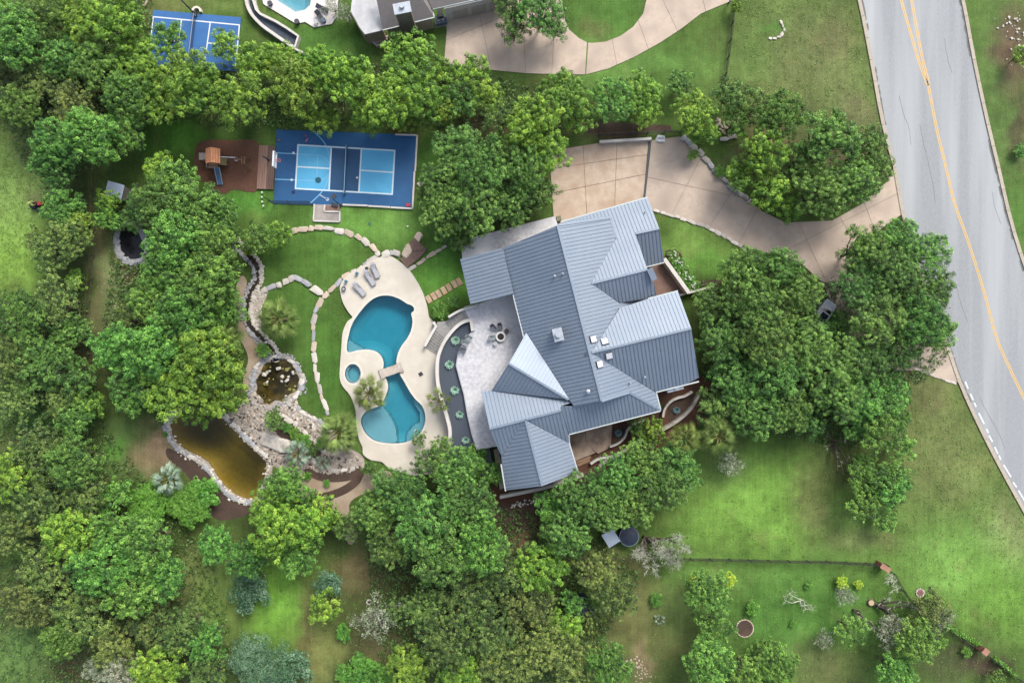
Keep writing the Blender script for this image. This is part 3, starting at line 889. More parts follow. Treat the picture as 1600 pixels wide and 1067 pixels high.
def amber_prof(x, y, d):
    e = max(0, 1 - math.hypot(x - P(308, 680)[0], y - P(308, 680)[1]) / 4.5)
    e2 = max(0, 1 - math.hypot(x - P(385, 735)[0], y - P(385, 735)[1]) / 3.5)
    return -.12 - 1.25 * min(1, d / 2.0) ** .8 - .9 * e - .7 * e2
basin('amber_pond_basin', amber, MUD, amber_prof, .03, .4)
water('amber_pond_water', amber, WAMB, -.04, 3.2)
MUD2 = mat('koi_floor', C(92, 84, 40), C(150, 128, 62), scale=1.4, rough=.9, big=C(44, 46, 34), bigscale=.5, bigmix=.9)
WKOI = watermat('koi_water', (0.5, 0.5, 0.32, 1), 1.1, rough=.05, wave=3, wamp=.02)
basin('koi_pond_basin', koi, MUD2, lambda x, y, d: -.15 - .55 * min(1, d / 1.2), .03, .3)
water('koi_pond_water', koi, WKOI, -.04, 1.0)
MUD3 = mat('black_liner', C(34, 34, 40), C(44, 44, 50), scale=1.4, rough=.9)
basin('black_pond_basin', black, MUD3, lambda x, y, d: -.15 - .5 * min(1, d / 1.0), .03, .4)
water('black_pond_water', black, watermat('black_water', (0.4, 0.4, 0.45, 1), 1.0, rough=.05, wave=3, wamp=.01), -.03, .9)
def bank(name, ring_px, wd, m, z=.02):
    r = ccw(PP(ring_px))
    return struct(name, MB().cdt(offset_poly(r, wd), [offset_poly(r, -.02)], z), m)
bank('amber_pond_bank', amber, .8, CREAMG)
bank('koi_pond_bank', koi, .6, CREAMG, .03)
bank('black_pond_bank', black, .8, GREYS)

# ================================================================== POOL DECK
deck = smooth([(592, 403), (608, 400), (622, 407), (638, 420), (652, 440), (662, 460), (668, 480), (671, 496), (678, 504), (690, 545), (686, 575), (688, 610), (698, 650), (704, 680), (702, 712), (690, 735), (650, 742),
               (620, 735), (608, 731), (597, 721), (580, 718), (568, 709), (567, 698), (561, 684), (557, 660), (556, 640), (548, 618), (536, 603), (531.5, 590), (532, 570), (534, 545), (536, 520), (543, 503), (551, 496), (546, 489),
               (537, 474), (532, 455), (533, 444), (541, 433), (560, 420)], True, 3)
struct('pool_deck', MB().cdt(ccw(PP(deck)), [PP(pool), PP(spa)], .25).skirt(ccw(PP(deck)), -.05, .25), DECKC)
cop = MB()
for ring in (pool, spa):
    r = ccw(PP(ring))
    cop.cdt(offset_poly(r, .28), [r], .262).skirt(offset_poly(r, .28), .2, .262).skirt(r, .15, .262, flip=True)
COPE = mat('coping', C(222, 214, 198), C(232, 226, 212), scale=2, rough=.8)
struct('pool_coping', cop, COPE)
ndeck = [(405, -60), (410.4, 0), (412, 7.6), (463.5, 38.5), (477, 35.4), (491, 44), (518.7, 38.5), (527.8, 23.8), (530, -60)]
NDK = mat('white_deck', C(228, 220, 216), C(240, 234, 230), scale=1.2, rough=.85, big=C(214, 204, 196), bigscale=.4)
struct('neighbour_pool_deck', MB().cdt(ccw(PP(ndeck)), [PP(npool)], .15).skirt(ccw(PP(ndeck)), -.05, .15), NDK)

# tile band, drains and steps of the pool
TILE = mat('pool_tile', C(40, 96, 128), C(70, 130, 158), scale=9, rough=.3)
tb = MB()
for ring in (pool, spa):
    r = ccw(PP(ring)); tb.cdt(offset_poly(r, .0), [offset_poly(r, -.05)], .145).skirt(offset_poly(r, -.05), -.1, .145, flip=True)
struct('pool_tile_band', tb, TILE)
db = MB()
for x_, y_ in ((603, 512), (640, 650), (598, 532), (636, 645)):
    p = P(x_, y_); db.cyl((p[0], p[1], -2.02 if y_ < 575 else -1.56), .16, .05, 10)
# grime in the gutters, sealed cracks
rg = random.Random(9); gm_ = MB()
GRIME = mat('gutter_grime', C(112, 112, 108), C(132, 132, 128), scale=8, rough=1)
for path, sd in ((L_, 1), (R_, -1)):
    fine = resample(path, .5); i = 0
    while i < len(fine) - 12:
        n = rg.randint(3, 14)
        if rg.random() < .55 and -60 < fine[i][1] < 52:
            seg = offset_line(fine[i:i + n], sd * .16)
            gm_.strip(seg, [rg.uniform(.04, .3) for _ in seg], .031, .035)
        i += n
struct('gutter_grime', gm_, GRIME)
ck = MB()
for pts in ([(1437, 195), (1442, 220), (1449, 250), (1457, 285), (1462, 320)], [(1492, 440), (1500, 470), (1512, 505)], [(1550, 300), (1556, 330), (1565, 352)], [(1476, 60), (1480, 92), (1489, 118)], [(1405, 150), (1411, 178), (1420, 200), (1423, 230)], [(1530, 620), (1545, 650), (1556, 668), (1570, 700)]):
    q = [(x_ + rg.uniform(-.6, .6), y_) for x_, y_ in resample(smooth(pts, False, 4), 4)]
    ck.strip(PP(q), .05, .031, .034)
struct('road_cracks', ck, mat('crack_seal', C(108, 112, 116), C(120, 124, 128), rough=.9))
# ================================================================== PATIO, STAIRS, BED, RETAINING WALLS
ZD, ZP = .25, 1.9          # pool deck and patio levels
patio = [(725, 482), (736, 478), (803, 457), (850, 520), (850, 570), (830, 620), (825, 665), (800, 696), (768, 698), (745, 702), (738, 680), (731, 650), (725, 615), (718, 590), (713, 571), (716, 552), (723, 537), (733, 523), (740, 518), (735, 501)]
def poly_obj(name, pts, z0, z1, m, zp=None):
    r = ccw(PP(pts, z1 if zp is None else zp))
    return struct(name, MB().cdt(r, [], z1).skirt(r, z0, z1), m)
poly_obj('patio', patio, 0, ZP, PATIO)
poly_obj('north_patio', [(719, 376), (867, 338), (873, 356), (890, 370), (810, 420), (723, 408)], 0, ZP, PATIO)
bedp = [(733, 503), (739, 518), (726, 533), (718, 550), (713, 571), (719, 593), (727, 622), (735, 660), (745, 700), (765, 700), (772, 735), (745, 748), (702, 712), (704, 680), (698, 650), (690, 632), (685, 612), (684, 590), (684, 570), (687, 553), (696, 537), (708, 521), (721, 508)]
poly_obj('gravel_bed', bedp, 0, 1.5, GRAV)
def wall_path(name, pts, wd, z0, z1, m, label, cat='wall', group=None, zp=None, sm=True):
    p = PP(smooth(pts, False, 4) if sm else pts, z1 if zp is None else zp)
    return single(name, MB().strip(p, wd, z0, z1), m, label, cat, group)
wall_path('retaining_wall', [(738.7, 517), (737.3, 509), (734.5, 500.5), (722, 504), (711, 512.5), (699.5, 526), (691, 540), (685, 556), (683, 572), (683.5, 594), (687, 613), (693.5, 636), (700, 658), (703, 674), (702, 692), (698, 710)], .42, 0, 2.15, WHITEW,
          'curved white retaining wall around the dark gravel bed of agaves')
single('patio_border', MB().strip(PP([(739, 518), (733, 523), (723, 537), (716, 552), (713, 571), (718, 590), (725, 615), (731, 650), (738, 680), (745, 702), (768, 698)], ZP), .14, 1.4, ZP + .06), LGREY,
       'thin pale border edging the grey patio along the gravel bed', 'border')
# stairs : two curved flights
stair = root('garden_stairs', 'grey stone stairs in two flights from pool deck up to patio', 'stairs', (P(690, 520)[0], P(690, 520)[1], 0))
STEP = mat('step_stone', C(146, 144, 140), C(170, 168, 162), scale=3, rough=.85, bump=.01, rnd=.05)
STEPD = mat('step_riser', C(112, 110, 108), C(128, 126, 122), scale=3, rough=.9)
def flight(o0, o1, i0, i1, n, z0, z1, co=0, ci=0):
    for k in range(n):
        def pt(a, b, t, c):
            x = a[0] + (b[0] - a[0]) * t; y = a[1] + (b[1] - a[1]) * t
            return (x + c * math.sin(math.pi * t) * .4, y - c * math.sin(math.pi * t))
        t0, t1 = k / n, (k + 1) / n
        z = z0 + (z1 - z0) * (k + 1) / n
        q = [pt(o0, o1, t0, co), pt(o0, o1, t1, co), pt(i0, i1, t1, ci), pt(i0, i1, t0, ci)]
        part('step', MB().prism(PP(q, z), 0, z), STEP, stair)
        # darker nosing edge
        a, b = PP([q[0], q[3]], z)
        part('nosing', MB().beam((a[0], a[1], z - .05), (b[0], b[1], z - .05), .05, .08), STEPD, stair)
flight((665, 542), (681, 512), (685, 556), (699, 528), 8, ZD, 1.0, 0, 1)
part('landing', MB().prism(PP([(681, 512), (683, 503), (697, 502), (707, 517), (699, 528)], 1.03), 0, 1.03), STEP, stair)
flight((697, 502), (726, 485), (707, 517), (735, 500.5), 9, 1.03, ZP, 3, 2)
wall_path('stair_wall', [(663.5, 541), (669, 531), (681, 510), (677, 503)], .34, 0, 1.25, WHITEW, 'short bent white wall along the lower stairs by the pool deck', sm=False)
wall_path('upper_stair_wall', [(700.5, 495.5), (712, 488.5), (724.8, 483), (746, 478.5)], .3, 0, 2.15, WHITEW, 'white wall curving along the upper stairs toward the blue porch roof')
single('stair_rail', MB().tube([(*P(725, 480, 2.9), 2.9), (*P(738, 476.5, 2.9), 2.9), (*P(746, 474.5, 2.9), 2.9)], .04).tube([(*P(725, 480, 2.9), 2.9), (*P(725, 480, 2.9), 1.9)], .04).tube([(*P(746, 474.5, 2.9), 2.9), (*P(746, 474.5, 2.9), 1.9)], .04), LGREY,
       'pale metal handrail at the head of the upper stairs', 'handrail')
# white walls of the east courtyard and the south beds
poly_obj('courtyard_floor', [(1014, 415), (1040, 405), (1062, 440), (1072, 458), (1025, 470)], 0, .5, mat('courtyard_tiles', C(126, 98, 86), C(146, 116, 102), scale=1.2, rough=.8, big=C(112, 84, 72), bigscale=.5))
wall_path('courtyard_wall', [(1038, 404), (1076.5, 457.5)], .5, 0, 2.0, WHITEW, 'straight white courtyard wall beside the white flowering shrubs', sm=False)
wall_path('low_courtyard_wall', [(1063, 461), (1116, 447)], .26, 0, 1.1, WHITEW, 'thin white wall below the white flowering shrubs', sm=False)
wall_path('long_bed_wall', [(937, 729), (945, 722), (960, 715), (992, 694.5), (1018, 681), (1036, 671), (1052, 662), (1066, 652), (1080, 638), (1092, 618)], .42, 0, .9, LIME, 'long pale curving wall below the house roof through the lower trees')
wall_path('inner_bed_wall', [(923, 725), (936, 717), (958, 713.5)], .3, 0, .6, WHITEW, 'short white wall bending off the long pale wall below the patio slab')
wall_path('curved_bed_wall', [(953, 698), (962, 695), (970, 690), (977, 682), (984, 668), (1008, 656)], .26, 0, .7, WHITEW, 'curved white edging around the left blue agave below the house')
wall_path('corner_bed_wall', [(1036, 652), (1038, 642), (1042, 634), (1050, 626), (1060, 621.5), (1070, 619), (1082, 612)], .3, 0, .7, LIME, 'curved stone edging above the right blue agave at the roof corner')
wall_path('yard_wall', [(781, 777), (800, 773), (820, 769), (850, 762.5), (885, 752), (912, 742)], .42, 0, 1.1, WHITEW, 'white wall running along the lowest edge of the house')
poly_obj('side_slab', [(771, 702), (778, 700), (792, 760), (781, 765)], 0, .3, CURB)
for i, q in enumerate(([(880, 680), (914, 670), (914, 690), (930, 706), (905, 716), (893, 722)], [(915, 670), (956, 660), (954, 698), (934, 708), (915, 692)])):
    r = ccw(PP(q))
    o = struct('south_patio', MB().cdt(r, [], .3 + .25 * (1 - i)).skirt(r, 0, .3 + .25 * (1 - i)), mat('south_concrete', C(168, 146, 128), C(196, 176, 156), scale=1.3, rough=.9, bump=.01, big=C(104, 86, 76), bigscale=.45, bigmix=.8))
srt = root('south_steps', 'brown wooden steps beside the lower pink concrete patio', 'steps', (*P(905, 715), 0))
for k in range(4):
    a, b = P(897 + k * 1.5, 711 + k * 5.2), P(925 - k * 1, 703 + k * 5.0)
    part('step', MB().beam((a[0], a[1], .32 - k * .07), (b[0], b[1], .32 - k * .07), .38, .08), mat('step_wood', C(150, 118, 92), C(170, 138, 110), scale=3, rnd=.08), srt)

# ================================================================== MAIN HOUSE
Zr = 9.3; PT = .5
roofL = mat('blue_grey_metal', C(138, 152, 168), C(144, 158, 174), scale=1.2, rough=.55, metal=.42, spec=.5, big=C(132, 147, 166), bigscale=.3, bigmix=.7)
seamM = mat('shaded_seam_metal', C(112, 124, 138), C(118, 130, 144), scale=1.2, rough=.5, metal=.4, spec=.5)  # roof metal darkened: each seam's shade line is put into its colour
capM = mat('ridge_metal', C(144, 158, 174), C(150, 164, 180), scale=1.2, rough=.5, metal=.5, spec=.5)
gutM = mat('gutter_white', C(196, 206, 204), C(206, 214, 212), scale=1.2, rough=.5)
LSTN = mat('limestone_veneer', C(176, 162, 138), C(200, 188, 166), scale=2.5, rough=.9, bump=.03)
EAVE_U = mat('soffit', C(120, 110, 100), C(130, 120, 110), scale=2)

class Plane:
    """z falls by pitch per metre away from a level line through a,b (3-D), on the side of the picture point 'down'"""
    def __init__(self, a, b, down, pitch):
        (ax_, ay_, az_), (bx_, by_, _) = a, b
        dx, dy = bx_ - ax_, by_ - ay_
        l = math.hypot(dx, dy)
        n = Vector((-dy / l, dx / l))
        if (down[0] - ax_) * n.x + (down[1] - ay_) * n.y < 0: n = -n
        self.a, self.n, self.z0, self.p = (ax_, ay_), n, az_, pitch
    def z(self, x, y):
        return self.z0 - self.p * ((x - self.a[0]) * self.n.x + (y - self.a[1]) * self.n.y)
    def at(self, px_, py_):
        z = self.z0
        for _ in range(30):
            x, y = P(px_, py_, z)
            z = self.z(x, y)
        return (x, y, z)
def q3(px_, py_, z): return (*P(px_, py_, z), z)

rA, rB = q3(871, 352, Zr), q3(940, 627, Zr)
F1 = Plane(rA, rB, P(820, 460), PT)
F2 = Plane(rA, rB, P(980, 420), PT)
g1 = F2.at(924, 443); zg = g1[2]
G1a, G1b = g1, q3(1012, 421, zg)
G_ = Plane(G1a, G1b, P(960, 360), PT); H_ = Plane(G1a, G1b, P(990, 480), PT)
g2 = F2.at(924, 551)
I_ = Plane(g2, q3(1080, 513, g2[2]), P(1000, 470), PT); J_ = Plane(g2, q3(1080, 513, g2[2]), P(1020, 590), PT)
l0 = G_.at(993, 365)
Lp_ = Plane(l0, q3(1030, 357, l0[2]), P(1020, 400), .5)
eT = F2.at(983, 613)
E_ = Plane(q3(897, 634, eT[2]), eT, P(950, 660), PT)
zc = 7.45
cA, cB = q3(765, 670, zc), q3(877, 641, zc)
C_ = Plane(cA, cB, P(780, 600), PT); E1_ = Plane(cA, cB, P(870, 700), PT); T_ = Plane(cA, cB, P(800, 720), PT)
d0, d1 = q3(821, 656, zc), q3(847, 759, zc)
D1_ = Plane(d0, d1, P(790, 720), PT); D2_ = Plane(d0, d1, P(890, 710), PT)
w0, w1 = q3(795, 568, 7.5), q3(888, 624, 7.5)
A_ = Plane(w0, w1, P(850, 540), .37); B_ = Plane(w0, w1, P(790, 620), .52)
pr = Plane(q3(785, 388, 6.0), q3(803, 459, 6.0), P(735, 440), .2)

FACETS = [  # (plane, picture outline of the slope)
    ('F1', F1, [(871, 352), (940, 626.5), (897, 635), (890, 625), (823, 519), (818, 527), (801, 460), (786, 388)]),
    ('F2', F2, [(871, 352), (954, 340), (962, 372), (924, 443), (968, 474), (1015, 464.5), (1015, 466), (969, 481), (924, 551), (1025, 612), (1032, 641), (983, 613), (940, 626.5)]),
    ('G', G_, [(877, 347), (1012, 309), (1030, 357), (993, 365), (1009, 414), (1012, 421), (924, 443), (962, 372), (954, 340), (878, 351)]),
    ('H', H_, [(924, 443), (1012, 421), (1021, 440), (1027, 464), (968, 473)]),
    ('I', I_, [(924, 551), (969, 481), (1013, 467), (1059, 455), (1080, 513)]),
    ('J', J_, [(924, 551), (1080, 513), (1092, 590), (1072, 600), (1040, 608), (1025, 612)]),
    ('L', Lp_, [(993, 365), (1030, 357), (1038, 410), (1009, 417)]),
    ('E', E_, [(877, 640), (877, 634), (897, 634.5), (940, 626), (983, 613), (1032, 641), (889, 678), (886, 668)]),
    ('E1', E1_, [(822, 655.5), (877, 641), (888, 677), (889, 692)]),
    ('C', C_, [(752, 612), (768, 609.5), (888, 624.5), (898, 628), (877, 633.5), (877, 641), (765, 670)]),
    ('T', T_, [(765, 670), (821, 656), (783, 712)]),
    ('D1', D1_, [(821, 656), (847, 759), (790, 766), (783, 712)]),
    ('D2', D2_, [(821, 656), (889, 692), (903, 738), (847, 759)]),
    ('A', A_, [(795, 568), (823, 519), (890, 624.5), (888, 624)]),
    ('B', B_, [(795, 568), (888, 624), (768, 610)]),
    ('P', pr, [(785, 387.5), (803, 459), (735, 475), (719, 405)]),
]
hc = (*P(900, 520), 0)
house = root('main_house', 'large house with blue grey standing seam metal roof of many slopes', 'house', hc)
wl = MB()
for nm, pl, out in FACETS:
    poly = [pl.at(*q) for q in out]
    top = MB()
    n = len(poly)
    # the sheet metal skin, 8 cm thick
    ring2 = [(x, y) for x, y, z in poly]
    r = ccw(ring2)
    top.cdt(r, [], 0, zf=pl.z)
    o = len(top.v)
    for x, y in r: top.v.append((x, y, pl.z(x, y)))
    for x, y in r: top.v.append((x, y, pl.z(x, y) - .16))
    for i in range(n):
        j = (i + 1) % n
        top.face((o + i, o + n + i, o + n + j, o + j))
    sl = part('roof_slope', top, roofL, house)
    # standing seams run down the slope
    dv = Vector((pl.n.x, pl.n.y)); ev = Vector((-dv.y, dv.x))
    es = [x * ev.x + y * ev.y for x, y in ring2]
    s = MB(); step = .47
    e = math.floor(min(es) / step) * step + step * .5
    while e < max(es):
        ts = []
        for i in range(n):
            p, q = ring2[i], ring2[(i + 1) % n]
            ep = p[0] * ev.x + p[1] * ev.y - e; eq = q[0] * ev.x + q[1] * ev.y - e
            if (ep >= 0) != (eq >= 0):
                t = ep / (ep - eq)
                ts.append((p[0] + (q[0] - p[0]) * t) * dv.x + (p[1] + (q[1] - p[1]) * t) * dv.y)
        ts.sort()
        for a, b in zip(ts[::2], ts[1::2]):
            if b - a > .3:
                pa = ev * e + dv * (a + .05); pb = ev * e + dv * (b - .05)
                s.beam((pa.x, pa.y, pl.z(pa.x, pa.y) + .025), (pb.x, pb.y, pl.z(pb.x, pb.y) + .025), .045, .05)
        e += step
    part('standing_seams', s, seamM, sl, kind='stuff')
    # the storey below, drawn in from the eaves
    cx_ = sum(p[0] for p in ring2) / n; cy_ = sum(p[1] for p in ring2) / n
    rr = offset_poly(r, -.55)
    if nm not in ('A', 'B', 'T', 'P') and area(rr) > 4:
        o = len(wl.v); m_ = len(rr)
        for x, y in rr: wl.v.append((x, y, 0))
        for x, y in rr: wl.v.append((x, y, pl.z(x, y) - .25))
        for i in range(m_):
            j = (i + 1) % m_
            wl.face((o + i, o + j, o + m_ + j, o + m_ + i))
part('wall', wl, LSTN, house)
for a in ((723, 410), (737, 470), (782, 394), (800, 456)):
    p = P(a[0], a[1], 4); part('porch_post', MB().box((p[0], p[1], (ZP + pr.z(*p)) / 2 - .1), (.22, .22, pr.z(*p) - ZP - .2)), DGREY, house)
# ridge, hip and valley caps
def cap(a, b, pl, wdt=.26, m=None, lift=.05):
    p, q = pl.at(*a), pl.at(*b)
    part('ridge_cap', MB().beam((p[0], p[1], p[2] + lift), (q[0], q[1], q[2] + lift), wdt, .07), m or capM, house)
for a, b, pl in (((871, 352), (940, 626.5), F1), ((924, 443), (1012, 421), G_), ((924, 551), (1080, 513), I_), ((993, 365), (1030, 357), Lp_), ((765, 670), (877, 641), C_), ((821, 656), (847, 759), D1_),
                 ((795, 568), (888, 624), A_), ((983, 613), (1032, 641), F2), ((897, 634.5), (940, 626), E_), ((940, 626.5), (983, 613), F2), ((954, 340), (962, 372), F2), ((871, 352), (954, 340), F2)):
    cap(a, b, pl)
def gutter(a, b, pl):
    p, q = pl.at(*a), pl.at(*b)
    part('gutter', MB().beam((p[0], p[1], p[2] - .05), (q[0], q[1], q[2] - .05), .17, .15), gutM, house)
for a, b, pl in (((801.5, 459.5), (818.5, 527), F1), ((889, 678.5), (1032, 641.8), E_), ((889, 679), (889.8, 692), E_), ((889.3, 692), (903.8, 739), D2_), ((783, 725), (790, 767), D1_), ((1025, 612.6), (1092, 596), J_),
                 ((1025, 612), (1032.5, 641), F2), ((1010, 417), (1038, 410), Lp_), ((1013, 466.5), (1059, 454.5), I_), ((876, 347), (1012, 308.5), G_)):
    gutter(a, b, pl)
ov = MB(); a, b = H_.at(1014, 420), H_.at(1021, 438)
part('eave_return', MB().beam((a[0], a[1], a[2] + .3), (b[0], b[1], b[2] + .6), .75, .1), roofL, house)
# skylights, flues, chimney
SKY_ = mat('skylight_glass', C(226, 226, 232), C(236, 236, 240), scale=3, rough=.2)
for a, pl in (((926, 530), F2), ((945, 534), I_), ((951.5, 555), J_), ((936, 569), F2)):
    c = pl.at(*a)
    n = Vector((pl.n.x * pl.p, pl.n.y * pl.p, 1)).normalized()
    x = Vector((-pl.n.y, pl.n.x, 0)); y = n.cross(x)
    M = Matrix((x, y, n)).transposed()
    f = part('skylight', MB().box(Vector(c) + n * .1, (.86, .86, .2), M=M), DGREY, house)
    part('pane', MB().box(Vector(c) + n * .22, (.76, .76, .05), M=M), SKY_, f)
for a, pl, r, h in (((866.5, 432), F1, .11, .5), ((879, 428), F1, .09, .4), ((918.5, 611), F1, .16, .5), ((1006, 589), J_, .1, .7), ((984, 598), F2, .09, .5), ((1007, 332), G_, .07, .4)):
    c = pl.at(*a)
    part('flue', MB().cyl((c[0], c[1], c[2] - .05), r, h, 10).cyl((c[0], c[1], c[2] + h), r * 1.6, .1, 10, r * .5), METAL, house)
c = F1.at(871, 523)
ch = part('chimney', MB().box((c[0], c[1], c[2] + .3), (1.05, 1.45, 1.6), rz=math.radians(14)), LGREY, house)
part('chimney_cap', MB().box((c[0], c[1], c[2] + 1.15), (1.2, 1.6, .1), rz=math.radians(14)).cyl((c[0], c[1], c[2] + 1.2), .3, .35, 14).cyl((c[0], c[1], c[2] + 1.5), .36, .1, 14), METAL, ch)
c = q3(1054, 604, 5.2)
c2 = part('chimney', MB().box((c[0], c[1], 2.6), (2.0, .95, 5.2), rz=math.radians(14)), WHITEW, house)
part('chimney_cap', MB().box((c[0], c[1], 5.25), (2.15, 1.1, .12), rz=math.radians(14)).cyl((c[0] + .1, c[1], 5.3), .3, .3, 14).cyl((c[0] - .6, c[1] - .1, 5.3), .2, .1, 14), METAL, c2)
# balustrade on the left end of the north patio
bal = root('patio_railing', 'thin white railing on the left end of the upper grey patio', 'railing', (*P(721, 392), ZP))
a, b = P(719.5, 376, 2.9), P(725, 405, 2.9)
part('top_rail', MB().beam((a[0], a[1], 2.85), (b[0], b[1], 2.85), .07, .06), WHITEW, bal)
for k in range(6):
    t = k / 5; x, y = a[0] + (b[0] - a[0]) * t, a[1] + (b[1] - a[1]) * t
    part('baluster', MB().box((x, y, 2.36), (.05, .05, .9)), WHITEW, bal)
for (x_, y_), r, h, m, lb in (((732, 377), .35, .5, mat('terracotta', C(150, 104, 92), C(168, 120, 106)), 'reddish round planter at the left corner of the upper grey patio'), ((726, 381), .32, .6, DGREY, 'dark round pot beside the reddish planter on the upper patio')):
    p = P(x_, y_, 2.3)
    single('planter', MB().cyl((p[0], p[1], ZP), r * .8, h, 14, r), m, lb, 'planter', 'planters on the upper patio')
p = P(873, 342, 1)
single('wheelie_bin', MB().box((p[0], p[1], .6), (.6, .6, 1.1), rz=.25).box((p[0], p[1], 1.18), (.66, .68, .08), rz=.25), mat('olive_plastic', C(120, 124, 100), C(130, 134, 110)), 'olive bin standing between the garage roof and the upper patio', 'bin')

# ================================================================== NEIGHBOUR'S HOUSE (top edge)
nh = root('neighbour_house', 'grey shingled house with tall stone chimney at the top edge', 'house', (*P(640, 0), 0))
SHG = mat('grey_shingles', C(126, 120, 120), C(152, 146, 144), scale=7, rough=.95, bump=.02, bscale=14, big=C(138, 132, 130), bigscale=.6)
FLATR = mat('white_flat_roof', C(196, 198, 200), C(222, 222, 224), scale=1.2, rough=.8, big=C(176, 178, 180), bigscale=.7)
def zpl(pts3):  # exact polygon from picture points with heights
    return [q3(*p) for p in pts3]
def facet3(name, pts3, m, par, thick=.15):
    v = zpl(pts3); mb = MB(); n = len(v)
    mb.v += v; mb.face(tuple(range(n)))
    mb.v += [(x, y, z - thick) for x, y, z in v]
    for i in range(n):
        j = (i + 1) % n; mb.face((i, n + i, n + j, j))
    return part(name, mb, m, par)
f = facet3('roof_slope', [(598, 47, 3.2), (678, 27, 3.2), (636, -40, 6.4), (580, -40, 6.4)], SHG, nh)
facet3('roof_slope', [(678, 27, 3.2), (674, 13, 3.2), (655, -40, 5.2), (636, -40, 6.4)], SHG, nh)
facet3('roof_slope', [(675, 14, 3.6), (790, -12, 3.6), (770, -60, 5.4), (650, -40, 5.6)], SHG, nh)
facet3('flat_roof', [(548, 18, 2.9), (562, 43, 2.9), (570, 54, 2.9), (598, 47.5, 2.9), (586, -20, 2.9), (552, -20, 2.9)], FLATR, nh)
for a, b, z in (((598, 47.6), (678.5, 27.6), 3.15), ((678.6, 27), (674.5, 13), 3.15), ((676, 14.5), (792, -11), 3.5)):
    p, q = P(*a, z), P(*b, z); part('gutter', MB().beam((*p, z), (*q, z), .15, .12), gutM, nh)
wq = MB()
for a, b, z in (((604, 44), (674, 27), 3.0), ((548, 18), (562, 43), 2.8), ((562, 43), (570, 54), 2.8), ((570, 54), (598, 47), 2.8)):
    p, q = P(*a, z), P(*b, z); wq.beam((*p, z / 2), (*q, z / 2), .2, z)
part('wall', wq, LSTN, nh)
p, q = P(694, 13, 3.4), P(792, -9, 3.4)
part('garage_wall', MB().beam((*p, 1.7), (*q, 1.7), .2, 3.4), WHITEW, nh)
for t in (.12, .42, .72):
    x0 = p[0] + (q[0] - p[0]) * t; y0 = p[1] + (q[1] - p[1]) * t
    x1 = p[0] + (q[0] - p[0]) * (t + .24); y1 = p[1] + (q[1] - p[1]) * (t + .24)
    part('garage_door', MB().beam((x0, y0 - .12, 1.15), (x1, y1 - .12, 1.15), .05, 2.3), mat('garage_door_paint', C(186, 180, 168), C(196, 190, 178)), nh)
CHS = mat('chimney_stone', C(112, 104, 92), C(140, 130, 116), scale=4, rough=.95, bump=.04, bscale=6, big=C(96, 86, 76), bigscale=1)
zz = 8.0
cc = P(628.5, 13.5, zz)
nc = part('chimney', MB().box((cc[0], cc[1], zz / 2), (1.95, 1.15, zz), rz=math.radians(11)), CHS, nh)
part('chimney_cap', MB().box((cc[0], cc[1], zz + .06), (2.15, 1.35, .14), rz=math.radians(11)).cyl((cc[0], cc[1] + .12, zz + .12), .3, .4, 14), METAL, nc)
# planter with rubble beside it
pl_ = [(572, 54), (598, 48), (610, 62), (589, 71)]
struct('rubble_bed', MB().prism(PP(pl_), 0, .3), SOIL)
wall_path('rubble_bed_wall', [(571, 55), (589, 71), (610, 65)], .3, 0, .6, LIME, 'low stone wall around the brown planting bed by the neighbouring house', sm=False)
for k, (x_, y_) in enumerate(((684.5, 32), (692.5, 30))):
    p = P(x_, y_, 1)
    u = root('condenser_unit', ('left' if k == 0 else 'right') + ' of the two blue grey air units beside the neighbouring drive', 'air conditioner', (p[0], p[1], 0), 'air units by the neighbouring garage')
    part('casing', MB().box((p[0], p[1], .5), (.85, .85, .9), rz=.2), mat('unit_blue', C(96, 112, 136), C(116, 132, 156)), u)
    part('fan_grille', MB().ring((p[0], p[1]), .16, .36, .94, .99), BLK, u)
    part('pad', MB().box((p[0], p[1], .03), (1.0, 1.0, .1), rz=.2), CURB, u)
p = P(688, 21, 1); single('wheelie_bin', MB().box((p[0], p[1], .55), (.7, 1.0, 1.1), rz=.2).box((p[0], p[1], 1.13), (.76, 1.06, .07), rz=.2), BLK, 'black bin above the two blue grey air units', 'bin')
# planter wall by the neighbouring pool
op = [(380, -40), (384.5, 0), (388, 13), (395, 25), (409, 39.5), (425.5, 51.6), (442, 63), (459, 74)]
ip = [(391, -40), (395.3, 0), (400, 15), (407, 22), (430.6, 33.4), (448, 44), (466, 56.5)]
struct('planter_soil', MB().cdt(ccw(PP(smooth(op, False, 3) + smooth(ip, False, 3)[::-1])), [], .35), GRAV)
wall_path('outer_planter_wall', op, .4, 0, .9, WHITEW, 'outer curved cream wall of the planter below the octagonal pool')
wall_path('inner_planter_wall', ip + [(459.5, 76), (473, 82)], .3, 0, .9, WHITEW, 'inner cream wall of the planter nearer to the octagonal pool', sm=False)
